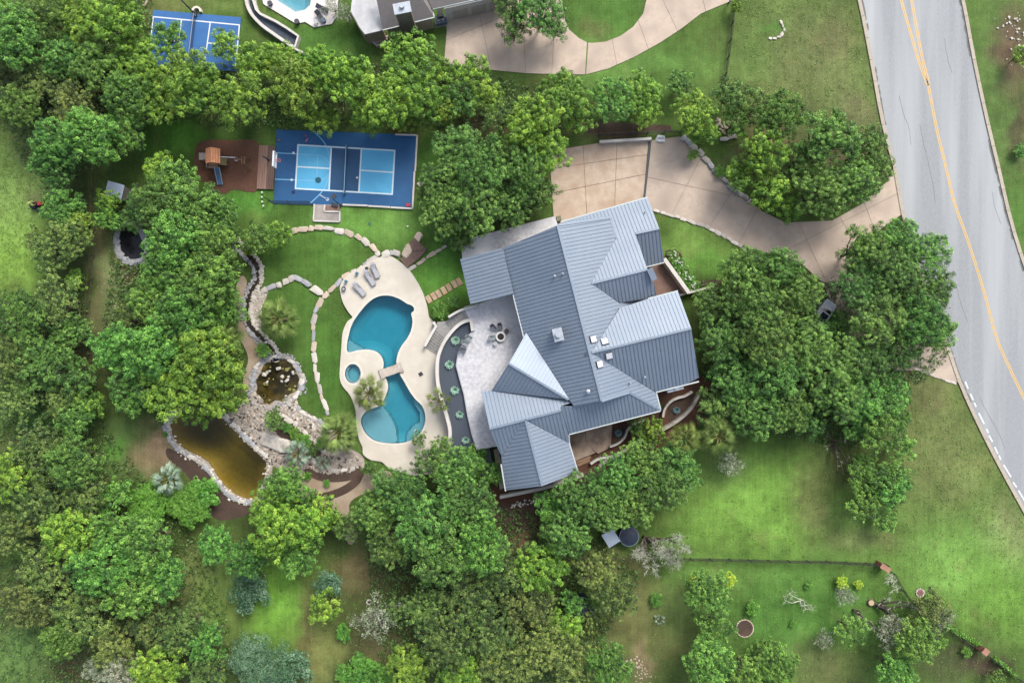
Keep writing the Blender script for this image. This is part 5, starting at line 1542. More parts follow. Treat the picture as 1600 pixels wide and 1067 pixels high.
# ================================================================== SECOND COURT
court2 = [(240, 16.5), (377, 28), (369, 112), (230, 104)]
struct('second_court', MB().prism(PP(court2), -.05, .08), BLUEN)
ln = MB()
for k, (a, b) in enumerate((((239, 27), (375, 40)), ((240, 27), (232, 100)), ((374.5, 40), (368, 108)), ((284, 31), (277, 100)), ((329, 36), (319, 106)), ((324.5, 68), (371, 73)), ((235, 62), (281, 66)))):
    ln.strip(PP([a, b]), .16, .06, .083 + .003 * k)
struct('second_court_lines', ln, WHT)
n2 = root('court_net', 'thin net across the second court at the top left', 'net', (*P(300, 45), .08))
pa, pb = P(302.5, 22, .9), P(294, 92, .9)
for p in (pa, pb): part('net_post', MB().cyl((p[0], p[1], 0), .05, 1.0, 8), WHT, n2)
part('net_tape', MB().beam((*pa, .93), (*pb, .93), .05, .06), LGREY, n2)
nm_ = MB()
for k in range(8): nm_.beam((*pa, .15 + k * .1), (*pb, .15 + k * .1), .015, .015)
for k in range(45):
    t = k / 44; nm_.box((pa[0] + (pb[0] - pa[0]) * t, pa[1] + (pb[1] - pa[1]) * t, .5), (.012, .012, .78))
part('net_cords', nm_, MESH, n2, kind='stuff')
lp = root('floodlight', 'tall black floodlight mast above the second blue court', 'floodlight', (*P(306, 24), 0))
p = P(306, 24)
part('base', MB().box((p[0], p[1], .2), (.5, .5, .4)), BLK, lp)
part('mast', MB().cyl((p[0], p[1], 0), .1, 6.0, 8, .07), BLK, lp)
part('lamp_head', MB().box((p[0], p[1], 6.05), (.9, .4, .15)), BLK, lp)
arc = [P(309 + 6.2 * math.cos(a), 20 - 6.2 * math.sin(a)) for a in [math.pi * k / 14 - .15 for k in range(15)]]
single('curved_bench', MB().strip(arc, .28, 0, .42), mat('bench_cream', C(226, 216, 200), C(234, 226, 212)), 'white horseshoe shaped bench at the top of the second court', 'bench')
p, q = P(226, 11), P(236, -6); single('kerb', MB().beam((*p, .1), (*q, .1), .3, .2), TANG, 'short tan kerb near the top left edge by the second court', 'kerb')

# ================================================================== FURNITURE
WEB = mat('lounger_grey', C(172, 172, 178), C(186, 186, 192), scale=5)
WEBH = mat('lounger_head', C(186, 186, 200), C(196, 196, 210), scale=5)
FRM = mat('lounger_frame', C(150, 150, 154), C(160, 160, 164))
def lounger(a, b, label):
    pa_, pb_ = P(*a, .5), P(*b, .5)
    L = math.dist(pa_, pb_); ang = math.atan2(pb_[1] - pa_[1], pb_[0] - pa_[0])
    ca, sa = math.cos(ang), math.sin(ang)
    r_ = root('sun_lounger', label, 'sun lounger', (*pa_, ZD), 'loungers on the pool deck')
    def W(u, v, z): return (pa_[0] + u * ca - v * sa, pa_[1] + u * sa + v * ca, ZD + z)
    part('seat', MB().beam(W(L * .36, 0, .36), W(L, 0, .34), .56, .06), WEB, r_)
    part('backrest', MB().beam(W(0, 0, .62), W(L * .36, 0, .37), .56, .06), WEB, r_)
    part('headrest', MB().beam(W(.05, 0, .66), W(.3, 0, .6), .46, .07), WEBH, r_)
    for s in (-.32, .32):
        part('side_rail', MB().beam(W(L * .3, s, .34), W(L + .05, s, .32), .07, .08), FRM, r_)
        part('armrest', MB().beam(W(L * .2, s, .52), W(L * .5, s, .5), .08, .05), FRM, r_)
        for u in (.15, .95): part('leg', MB().beam(W(L * u, s, .32), W(L * u, s, 0), .06, .06), FRM, r_)
    part('foot_rail', MB().beam(W(L + .03, -.35, .33), W(L + .03, .35, .33), .08, .07), FRM, r_)
lounger((581.5, 411), (590.5, 433.5), 'upper right lounger beside the round black side table')
lounger((571, 423), (584.5, 445), 'middle lounger nearest the blue deck stool')
lounger((553, 442), (569.5, 461), 'lower left lounger standing apart from the other two')
p = P(573.4, 419.8, .5); t = root('side_table', 'round black side table between the two upper loungers', 'side table', (*p, ZD))
part('table_top', MB().cyl((p[0], p[1], ZD + .45), .24, .04, 14), BLK, t); part('leg', MB().cyl((p[0], p[1], ZD), .05, .45, 8), BLK, t)
BST = mat('deck_blue', C(60, 110, 140), C(72, 122, 150))
for (x_, y_), lb in (((558, 427.7), 'blue star shaped stool nearest the middle lounger'), ((541, 440.3), 'blue star shaped stool beside the dark fire bowl')):
    p = P(x_, y_, .4); t = root('stool', lb, 'stool', (*p, ZD), 'blue stools on the pool deck')
    part('seat', MB().box((p[0], p[1], ZD + .4), (.36, .36, .05), rz=.4).box((p[0], p[1], ZD + .405), (.36, .36, .03), rz=1.1), BST, t)
    for k in range(4):
        a = k * math.pi / 2 + .4; part('leg', MB().beam((p[0], p[1], ZD + .38), (p[0] + .24 * math.cos(a), p[1] + .24 * math.sin(a), ZD), .05, .05), BST, t)
p = P(537.5, 451.3, .4); t = root('fire_bowl', 'dark round fire bowl at the left tip of the pool deck', 'fire bowl', (*p, ZD))
part('bowl', MB().cyl((p[0], p[1], ZD), .2, .4, 18, .3, cap=False).ring((p[0], p[1]), .2, .31, ZD + .35, ZD + .42, 18), DGREY, t); part('coals', MB().cyl((p[0], p[1], ZD + .3), .22, .03, 14), LGREY, t)
p = P(658, 584); t = root('umbrella_base', 'square black umbrella base alone on the right pool deck', 'umbrella base', (*p, ZD))
part('plate', MB().box((p[0], p[1], ZD + .05), (.48, .48, .1), rz=.6), BLK, t); part('tube', MB().cyl((p[0], p[1], ZD + .1), .05, .35, 10), BLK, t)
br = root('pool_bridge', 'pale stone slab bridge crossing the narrow waist of the pool', 'bridge', (*P(611, 580), ZD))
a, b = P(596.5, 584, .5), P(625.5, 574, .5)
part('slab', MB().beam((*a, ZD + .22), (*b, ZD + .22), 1.15, .16), mat('bridge_stone', C(190, 178, 164), C(212, 202, 190), scale=3, big=C(150, 130, 116), bigscale=1.2, bigmix=.5), br)
for c_ in (a, b): part('abutment', MB().box((c_[0], c_[1], ZD + .1), (.5, 1.35, .34), rz=.32), LIME, br)
# pool handrail
hr = [q3(651 + 4 * math.cos(t_), 675 + 4 * math.sin(t_), .25 + .8 * math.sin(max(0, t_ - 2.2))) for t_ in [2.0 + k * .25 for k in range(14)]]
single('pool_handrail', MB().tube([(x, y, .25 + .7 * math.sin(math.pi * i / 13)) for i, (x, y, z) in enumerate(hr)], .04, 6), mat('rail_cream', C(214, 222, 190), C(224, 230, 204)), 'small curved pale handrail at the lower right of the pool', 'handrail')
# fire pit and chairs on the patio
fp = P(782.4, 526, ZP + .4)
f = root('fire_pit', 'round white rimmed fire pit filled with black lava on the patio', 'fire pit', (*fp, ZP))
part('rim', MB().ring(fp, .44, .66, ZP, ZP + .42, 32), mat('rim_white', C(222, 222, 218), C(232, 232, 228)), f)
part('lava_rock', MB().cyl((fp[0], fp[1], ZP + .1), .44, .22, 20), mat('lava', C(40, 34, 34), C(64, 54, 52), scale=20, bump=.05), f)
CH = mat('chair_grey', C(96, 102, 110), C(114, 120, 128)); CHL = mat('chair_light', C(140, 150, 154), C(158, 168, 170))
def chair(px_, py_, face, label, m, group='grey chairs on the patio'):
    x, y = P(px_, py_, ZP + .5); ca, sa = math.cos(face), math.sin(face)
    r_ = root('patio_chair', label, 'chair', (x, y, ZP), group)
    def W(u, v, z): return (x + u * ca - v * sa, y + u * sa + v * ca, ZP + z)
    part('seat', MB().beam(W(-.28, 0, .34), W(.36, 0, .42), .5, .06), m, r_)
    part('backrest', MB().beam(W(-.26, 0, .36), W(-.52, 0, .95), .52, .06), m, r_)
    for s in (-.31, .31):
        part('armrest', MB().beam(W(-.35, s, .58), W(.34, s, .6), .11, .05), m, r_)
        for u in (-.3, .3): part('leg', MB().beam(W(u, s, 0), W(u, s, .58), .07, .07), m, r_)
cf = lambda a, b: math.atan2(fp[1] - P(a, b, 2.4)[1], fp[0] - P(a, b, 2.4)[0])
chair(771, 512, cf(771, 512), 'dark grey chair above left of the round fire pit', CH)
chair(781, 510.5, cf(781, 510.5), 'dark grey chair straight above the round fire pit', CH)
chair(769.5, 527.5, cf(769, 527.5) , 'mid grey chair at the left of the round fire pit', CHL)
chair(733, 528, -.6, 'topmost grey chair along the curved patio border', CHL)
chair(727, 536, -.5, 'middle grey chair along the curved patio border', CHL)
chair(724, 547, -.3, 'lowest grey chair along the curved patio border', CH)
p = P(791.5, 517, 2.3); t = root('pot', 'dark brown round pot touching the upper right of the fire pit', 'pot', (*p, ZP))
part('body', MB().cyl((p[0], p[1], ZP), .2, .5, 16, .3), mat('pot_brown', C(70, 48, 40), C(86, 62, 52)), t); part('soil', MB().cyl((p[0], p[1], ZP + .5), .22, .02, 12), BLK, t)
p = P(774, 537, 2.2); t = root('side_table', 'small pale round table below the fire pit', 'side table', (*p, ZP))
part('table_top', MB().cyl((p[0], p[1], ZP + .4), .28, .05, 16), LGREY, t); part('leg', MB().cyl((p[0], p[1], ZP), .08, .4, 8), LGREY, t)
# neighbouring pool furniture
NDZ = .15
def nlounger(px_, py_, ang, label, m):
    x, y = P(px_, py_, .5); ca, sa = math.cos(ang), math.sin(ang)
    r_ = root('sun_lounger', label, 'sun lounger', (x, y, NDZ), 'furniture by the neighbouring pool')
    def W(u, v, z): return (x + u * ca - v * sa, y + u * sa + v * ca, NDZ + z)
    part('seat', MB().beam(W(-.4, 0, .35), W(.75, 0, .35), .6, .08), m, r_); part('backrest', MB().beam(W(-.95, 0, .7), W(-.4, 0, .38), .6, .08), m, r_)
    for u in (-.5, .65):
        for v in (-.25, .25): part('leg', MB().beam(W(u, v, 0), W(u, v, .35), .05, .05), BLK, r_)
nlounger(505, 14, -.35, 'long dark lounger on the white deck right of the octagonal pool', mat('navy_cushion', C(40, 44, 60), C(54, 58, 76)))
nlounger(501, 27, -.9, 'narrow black lounger below the long dark one by the octagonal pool', BLK)
for (x_, y_), m, lb in (((505.5, 32.5), mat('bluegrey_cushion', C(100, 116, 130), C(120, 136, 150)), 'round blue grey pouf on the neighbouring white deck'), ((464, 34.5), DGREY, 'dark pot at the lower corner of the neighbouring pool deck'), ((422, 6), DGREY, 'dark pot at the left edge of the neighbouring pool deck')):
    p = P(x_, y_, .4); single('pouf' if 'pouf' in lb else 'pot', MB().cyl((p[0], p[1], NDZ), .3, .45, 16, .34), m, lb, 'pouf' if 'pouf' in lb else 'pot')
p = P(494, 35, .5); t = root('side_table', 'small pale side table near the lower tip of neighbouring deck', 'side table', (*p, NDZ))
part('table_top', MB().box((p[0], p[1], NDZ + .45), (.55, .5, .05), rz=.5), LGREY, t)
for dx, dy in ((-.2, -.18), (.2, -.18), (.2, .18), (-.2, .18)): part('leg', MB().box((p[0] + dx, p[1] + dy, NDZ + .22), (.05, .05, .44)), BLK, t)

# ================================================================== FENCES
def fence(name, label, pts, sp, ht, m, rails=(.3, .6, .95), wire=True, seed=1):
    p = PP(pts)
    r_ = root(name, label, 'fence', (*p[0], 0))
    L = sum(math.dist(a, b) for a, b in zip(p[:-1], p[1:]))
    n = max(2, round(L / sp)); q = resample(p, L / n * .9999)
    for c_ in q: part('post', MB().box((c_[0], c_[1], ht / 2), (.09, .09, ht)), m, r_)
    wmb = MB()
    for a, b in zip(p[:-1], p[1:]):
        for f_ in rails: wmb.beam((*a, ht * f_), (*b, ht * f_), .04, .05)
    part('rails', wmb, m, r_)
    if wire:
        w2 = MB()
        for a, b in zip(p[:-1], p[1:]):
            L = math.dist(a, b)
            for k in range(int(L / .12)):
                t = k * .12 / L; w2.box((a[0] + (b[0] - a[0]) * t, a[1] + (b[1] - a[1]) * t, ht * .48), (.018, .018, ht * .92))
        part('pickets', w2, m, r_, kind='stuff')
    return r_
DFEN = mat('dark_fence', C(52, 52, 48), C(66, 66, 60)); BFEN = mat('brown_fence', C(96, 82, 66), C(110, 96, 78))
fence('wire_fence', 'long dark rail fence crossing the lower right lawn to brick pier', [(1048, 871), (1120, 872), (1200, 874), (1290, 875.5), (1382, 880)], 2.75, 1.35, DFEN)
fence('wire_fence', 'thin tan fence running left from the bare grey tree', [(905, 869), (945, 870), (992, 871.5)], 2.6, 1.0, BFEN, (.95,), False)
fence('wire_fence', 'dark wire fence from the mailbox down to the hedge row', [(1145, 14), (1141, 50), (1137, 85), (1132, 118), (1128, 145)], 2.2, 1.3, DFEN)
fence('wire_fence', 'dark fence curving between the two brick piers lower right', [(1392, 893), (1404, 915), (1418, 935), (1440, 955), (1468, 974), (1500, 997), (1536, 1014)], 2.6, 1.35, DFEN)
fence('wire_fence', 'dark fence leaving the bottom right corner brick pier', [(1543, 1024), (1570, 1045), (1600, 1066), (1640, 1090)], 2.6, 1.35, DFEN)
fence('wire_fence', 'black picket fence above the pale wall of the garage court', [(934, 213), (975, 212), (1016, 210), (1062, 209)], 2.4, 1.2, BLK)
fence('wire_fence', 'brown wire fence down the left strip beside the juniper row', [(152, 262), (150, 330), (148, 400), (142, 470), (140, 540)], 3.0, 1.3, BFEN, (.3, .95), False)
wall_path('garage_court_wall', [(937, 221.5), (1018, 216.5)], .35, 0, .8, WHITEW, 'pale straight wall along the top of the garage court', sm=False)
BRK = mat('brick', C(140, 84, 64), C(166, 104, 82), scale=3, rnd=.12, big=C(120, 70, 56), bigscale=2); BCAP = mat('brick_cap', C(160, 118, 98), C(180, 136, 114), scale=3, rnd=.06)
def pier(px_, py_, sx, sy, rz, label, ht=1.5):
    x, y = P(px_, py_, ht)
    r_ = root('brick_pier', label, 'brick pier', (x, y, 0), 'brick piers on the fence')
    ca, sa = math.cos(rz), math.sin(rz)
    n = 7
    for lv in range(n):
        for s in (-1, 1):
            u = s * sx / 4
            cx_ = x + u * ca; cy_ = y + u * sa
            part('brick', MB().box((cx_, cy_, ht / n * (lv + .5)), (sx / 2 - .02, sy, ht / n - .02), rz=rz), BRK, r_)
    part('cap', MB().box((x, y, ht + .05), (sx + .12, sy + .12, .1), rz=rz), BCAP, r_)
pier(1380, 885, .62, .6, -.5, 'reddish brick pier at the corner where the long fence ends'); pier(1387, 889.5, .55, .55, -.6, 'grey red brick pier just right of the corner pier')
pier(1540, 1018, .72, .72, -.7, 'pink topped brick pier on the fence near the bottom right')
mb_ = root('mailbox', 'black mailbox with white door at the neighbouring drive', 'mailbox', (*P(1138, 7), 0))
p = P(1138, 6); part('post', MB().box((p[0], p[1], .55), (.14, .14, 1.1)), BLK, mb_); part('box', MB().box((p[0], p[1], 1.25), (.3, .6, .32)), BLK, mb_); part('door', MB().box((p[0], p[1] - .32, 1.25), (.28, .03, .28)), WHT, mb_)

# stone rings, stump, tanks, sheds
def ring_thing(name, label, cat, px_, py_, ri, ro, inner, outer, n=16, zt=.25):
    x, y = P(px_, py_)
    r_ = root(name, label, cat, (x, y, 0)); rnd = random.Random(int(px_))
    for k in range(n):
        a = 2 * math.pi * k / n; rm = (ri + ro) / 2
        stone(r_, x + rm * math.cos(a), y + rm * math.sin(a), 2 * math.pi * rm / n * 1.05, (ro - ri) * 1.1, zt, a + math.pi / 2, outer, rnd)
    part('fill', MB().cyl((x, y, 0), ri * 1.05, .1, 20), inner, r_)
ring_thing('tree_ring', 'round mulch bed edged with pale stones in the lower right lawn', 'tree ring', 1163.5, 981, 1.05, 1.24, SOIL, TAN, 20)
ring_thing('tree_ring', 'round ring with pinkish centre on the bright lawn by the fence', 'tree ring', 1437.5, 925.5, .42, .62, mat('pink_fill', C(130, 92, 88), C(146, 106, 100)), LIME, 12)
ring_thing('stone_ring', 'tiny pale stone ring on the brown clearing at the bottom', 'stone ring', 577, 940, .2, .42, SOIL, LIME, 9)
stone_line('stone_ring', 'broken crescent of white stones on the wide upper right lawn', 'stones', [(1217, 33), (1222, 38), (1225, 47), (1222, 56), (1212, 60), (1201, 60)], .5, .42, .3, [LIME], None, 41)
x, y = P(1359.5, 940); t = root('tree_stump', 'cut pale tree stump among the fallen dark branches', 'tree stump', (x, y, 0))
part('wood', MB().cyl((x, y, 0), .5, .35, 14, .42), mat('bark', C(96, 84, 70), C(120, 106, 90), scale=6, bump=.03), t); part('cut_face', MB().cyl((x, y, .35), .38, .012, 14), mat('cut_wood', C(196, 170, 136), C(212, 188, 156), scale=6), t)
NAVY = mat('tank_navy', C(36, 44, 60), C(48, 58, 76), scale=2, rough=.5)
def tank(px_, py_, r, h, label):
    x, y = P(px_, py_, h); t = root('water_tank', label, 'water tank', (x, y, 0), 'dark round tanks among the trees')
    part('body', MB().cyl((x, y, 0), r, h, 30), NAVY, t); part('lid', MB().cyl((x, y, h + .003), r * .96, .16, 30, r * .3), NAVY, t); part('rim', MB().ring((x, y), r * .97, r * 1.02, h - .12, h + .04, 30), mat('rim_grey', C(120, 140, 152), C(136, 156, 168)), t)
tank(910, 951, 1.55, 1.8, 'dark round tank half hidden under trees with pale rim'); tank(983, 838, 1.3, 1.5, 'navy round tank touching the pale blue shed roof')
def shed(px_, py_, sx, sy, rz, label, m, h=2.4):
    x, y = P(px_, py_, h); t = root('shed', label, 'shed', (x, y, 0))
    part('wall', MB().box((x, y, h / 2 - .1), (sx * .86, sy * .86, h - .2), rz=rz), GRY, t)
    M = Matrix.Rotation(rz, 3, 'Z') @ Matrix.Rotation(.08, 3, 'X')
    rf = part('roof', MB().box((x, y, h), (sx, sy, .06), M=M), m, t)
    rb = MB()
    for k in range(9):
        v = M @ Vector((-sx / 2 + sx * (k + .5) / 9, 0, .04)); rb.box((x + v.x, y + v.y, h + v.z), (.05, sy, .03), M=M)
    part('corrugation', rb, m, rf, kind='stuff')
SHB = mat('pale_blue_roof', C(170, 186, 204), C(190, 204, 218), scale=1.5, rough=.4, big=C(140, 150, 160), bigscale=1.5, bigmix=.5)
shed(954.5, 840.5, 1.75, 2.0, .55, 'pale blue shed roof beside the navy tank among lower trees', SHB)
shed(179, 298, 2.3, 2.1, -.28, 'grey blue pump shed roof above the small black pond', SHB, 1.8)
# parked car half hidden beneath the oaks
cx_, cy_ = P(1289, 492, 1.4)
cr = root('parked_car', 'light vehicle with dark glass roof mostly hidden under the oaks', 'car', (cx_, cy_, 0))
CARP = mat('car_paint', C(206, 214, 220), C(212, 220, 226), rough=.3); GLS = mat('car_glass', C(24, 34, 40), C(30, 42, 48), rough=.1)
rz_ = .95; ca_, sa_ = math.cos(rz_), math.sin(rz_)
def W(u, v, z): return (cx_ + u * ca_ - v * sa_, cy_ + u * sa_ + v * ca_, z)
body = MB(); secs = [(-2.2, .75, .55, .7), (-2.0, .85, .35, .95), (-1.2, .9, .3, 1.0), (.9, .9, .3, 1.0), (1.9, .85, .35, .85), (2.2, .7, .5, .7)]
o = 0
for i, (u, wd, z0, z1) in enumerate(secs):
    body.v += [W(u, -wd, z0), W(u, wd, z0), W(u, wd, z1), W(u, -wd, z1)]
    if i:
        a0, b0_ = (i - 1) * 4, i * 4
        for k in range(4): body.face((a0 + k, a0 + (k + 1) % 4, b0_ + (k + 1) % 4, b0_ + k))
body.face((3, 2, 1, 0)); body.face((20, 21, 22, 23))
part('body', body, CARP, cr)
cab = MB(); cab.v += [W(-1.7, -.8, 1.0), W(-1.7, .8, 1.0), W(1.0, .8, 1.0), W(1.0, -.8, 1.0), W(-1.2, -.65, 1.45), W(-1.2, .65, 1.45), W(.3, .65, 1.45), W(.3, -.65, 1.45)]
for f_ in ((4, 7, 6, 5), (0, 3, 7, 4), (3, 2, 6, 7), (2, 1, 5, 6), (1, 0, 4, 5)): cab.face(f_)
part('cabin', cab, CARP, cr)
part('glass_roof', MB().beam(W(-1.05, 0, 1.46), W(.2, 0, 1.46), 1.05, .02), GLS, cr)
part('windscreen', MB().beam(W(.95, 0, 1.04), W(.36, 0, 1.44), 1.25, .03), GLS, cr)
for u in (-1.4, 1.35):
    for v in (-.85, .85):
        wh = MB(); wh.tube([W(u, v - .1, .33), W(u, v + .1, .33)], .33, 16); wheel = part('wheel', wh, BLK, cr); part('rim', MB().tube([W(u, v - .11, .33), W(u, v + .11, .33)], .19, 12), METAL, wheel)

# ================================================================== MOWER AND RIDER
mx0, my0 = P(55, 318.5, .8)
mw = root('riding_mower', 'red riding mower turning beside the bushes on the left lawn', 'mower', (mx0, my0, 0))
RM = mat('mower_red', C(206, 60, 58), C(216, 76, 72), rough=.35)
def W2(u, v, z):
    a = .18; return (mx0 + u * math.cos(a) - v * math.sin(a), my0 + u * math.sin(a) + v * math.cos(a), z)
part('hood', MB().beam(W2(.25, 0, .62), W2(1.05, 0, .55), .5, .42), RM, mw)
part('frame', MB().beam(W2(-.85, 0, .35), W2(1.1, 0, .35), .45, .18), BLK, mw)
part('mower_deck', MB().beam(W2(-.45, -.25, .2), W2(.35, -.25, .2), 1.25, .18), BLK, mw)
part('seat', MB().beam(W2(-.6, 0, .62), W2(-.15, 0, .6), .45, .1), BLK, mw)
part('seat_back', MB().beam(W2(-.62, 0, .65), W2(-.72, 0, 1.0), .42, .08), BLK, mw)
part('fender', MB().beam(W2(-.9, 0, .55), W2(-.1, 0, .55), .85, .07), BLK, mw)
wst = part('steering_column', MB().beam(W2(.3, 0, .8), W2(.18, 0, .98), .05, .05), BLK, mw)
wc = W2(.16, 0, 1.0); part('steering_wheel', MB().tube([(wc[0] + .17 * math.cos(k * math.pi / 6), wc[1] + .17 * math.sin(k * math.pi / 6), wc[2]) for k in range(13)], .022, 5), BLK, wst)
for u, v, r_w in ((-.65, -.42, .27), (-.65, .42, .27), (.85, -.38, .19), (.85, .38, .19)):
    part('wheel', MB().tube([W2(u, v - .09, r_w), W2(u, v + .09, r_w)], r_w, 14), BLK, mw)
# the rider: one skinned body
def person():
    r_ = root('person', 'person in lime green shirt and tan hat driving the red mower', 'person', (*W2(-.35, 0, .65)[:2], .65))
    J = {'pelvis': (-.38, 0, .78, .15), 'belly': (-.4, 0, .98, .145), 'chest': (-.36, 0, 1.2, .165), 'neck': (-.33, 0, 1.38, .065), 'head': (-.31, 0, 1.52, .095), 'crown': (-.31, 0, 1.62, .075)}
    E = [('pelvis', 'belly'), ('belly', 'chest'), ('chest', 'neck'), ('neck', 'head'), ('head', 'crown')]
    for s, t_ in ((-1, 'r'), (1, 'l')):
        J['sh' + t_] = (-.35, s * .2, 1.28, .075); J['el' + t_] = (-.16, s * .28, 1.08, .052); J['wr' + t_] = (.08, s * .17, 1.04, .035); J['ha' + t_] = (.15, s * .15, 1.04, .04)
        J['hip' + t_] = (-.3, s * .11, .76, .1); J['kn' + t_] = (.08, s * .17, .78, .075); J['an' + t_] = (.14, s * .2, .42, .045); J['to' + t_] = (.32, s * .2, .4, .04)
        E += [('chest', 'sh' + t_), ('sh' + t_, 'el' + t_), ('el' + t_, 'wr' + t_), ('wr' + t_, 'ha' + t_), ('pelvis', 'hip' + t_), ('hip' + t_, 'kn' + t_), ('kn' + t_, 'an' + t_), ('an' + t_, 'to' + t_)]
    names = list(J)
    me = bpy.data.meshes.new('body')
    org = r_.location
    me.from_pydata([tuple(Vector(W2(*J[n][:3])) - org) for n in names], [(names.index(a), names.index(b)) for a, b in E], [])
    SHIRT = mat('lime_shirt', C(196, 230, 120), C(206, 236, 136)); SKN = mat('skin', C(190, 140, 112), C(200, 150, 122)); TRO = mat('trousers', C(50, 50, 56), C(60, 60, 66))
    o = link('body', me, r_)
    md = o.modifiers.new('skin', 'SKIN')
    for i, n in enumerate(names):
        me.skin_vertices[0].data[i].radius = (J[n][3],) * 2
        me.skin_vertices[0].data[i].use_root = (n == 'pelvis')
    ss_ = o.modifiers.new('sub', 'SUBSURF'); ss_.levels = 2; ss_.render_levels = 2
    dg = bpy.context.evaluated_depsgraph_get()
    m2 = bpy.data.meshes.new_from_object(o.evaluated_get(dg))
    o.modifiers.clear(); o.data = m2
    for m in (SHIRT, SKN, TRO): m2.materials.append(m)
    for pl_2 in m2.polygons:
        c_ = pl_2.center + org; zc_ = c_.z
        # forearm/hand, head = skin; below the waist = trousers
        u = (c_.x - mx0) * math.cos(.18) + (c_.y - my0) * math.sin(.18)
        pl_2.material_index = 1 if (zc_ > 1.36 or (u > .0 and zc_ > .98)) else (2 if zc_ < .86 else 0)
        pl_2.use_smooth = True
    hc_ = W2(-.31, 0, 1.6)
    part('hat', MB().ring(hc_[:2], .09, .17, 1.6, 1.62, 18).cyl((hc_[0], hc_[1], 1.6), .11, .1, 14, .09), mat('hat_tan', C(190, 196, 110), C(200, 206, 120)), r_)
    for s in (-1, 1):
        f_ = MB(); hx = .16
        for k in range(4): f_.tube([W2(hx - .02, s * (.15 + (k - 1.5) * .022), 1.05), W2(hx + .04 - abs(k - 1.4) * .006, s * (.15 + (k - 1.5) * .024), 1.06), W2(hx + .06, s * (.15 + (k - 1.5) * .022), 1.02)], .011, 5)
        f_.tube([W2(hx - .02, s * .115, 1.05), W2(hx + .02, s * .1, 1.03)], .013, 5)
        part('fingers', f_, SKN, r_)
    for s in (-1, 1):
        part('ear', MB().rock(W2(-.31, s * .1, 1.52), (.03, .02, .04), 0, random.Random(1), 1), SKN, r_)
    part('nose', MB().rock(W2(-.2, 0, 1.5), (.04, .03, .03), 0, random.Random(1), 1), SKN, r_)
person()
# ================================================================== VEGETATION
def leaf_mesh(name, Pn, Nn, size, tint, m, asp=.55, rng=None):
    """n leaves: kite-shaped faces at Pn with normals Nn"""
    n = len(Pn)
    t = rng.normal(size=(n, 3)); t -= (t * Nn).sum(1)[:, None] * Nn
    t /= np.linalg.norm(t, axis=1)[:, None] + 1e-9
    b = np.cross(Nn, t)
    s = size[:, None]
    v = np.empty((n, 4, 3), np.float32)
    v[:, 0] = Pn - t * s * .5
    v[:, 1] = Pn + b * s * asp * .5 - Nn * s * .10
    v[:, 2] = Pn + t * s * .5 - Nn * s * .12
    v[:, 3] = Pn - b * s * asp * .5 - Nn * s * .04
    me = bpy.data.meshes.new(name)
    me.vertices.add(4 * n); me.vertices.foreach_set('co', v.ravel())
    me.loops.add(4 * n); me.loops.foreach_set('vertex_index', np.arange(4 * n, dtype=np.int32))
    me.polygons.add(n); me.polygons.foreach_set('loop_start', np.arange(0, 4 * n, 4, dtype=np.int32)); me.polygons.foreach_set('loop_total', np.full(n, 4, np.int32))
    me.update(calc_edges=True)
    a = me.attributes.new('tint', 'FLOAT', 'POINT'); a.data.foreach_set('value', np.repeat(tint, 4).astype(np.float32))
    me.materials.append(m)
    return me

def hemi(n, rng, zmin=0.0):
    z = rng.uniform(zmin, 1, n); a = rng.uniform(0, 2 * np.pi, n); r = np.sqrt(1 - z * z)
    return np.stack([r * np.cos(a), r * np.sin(a), z], 1)

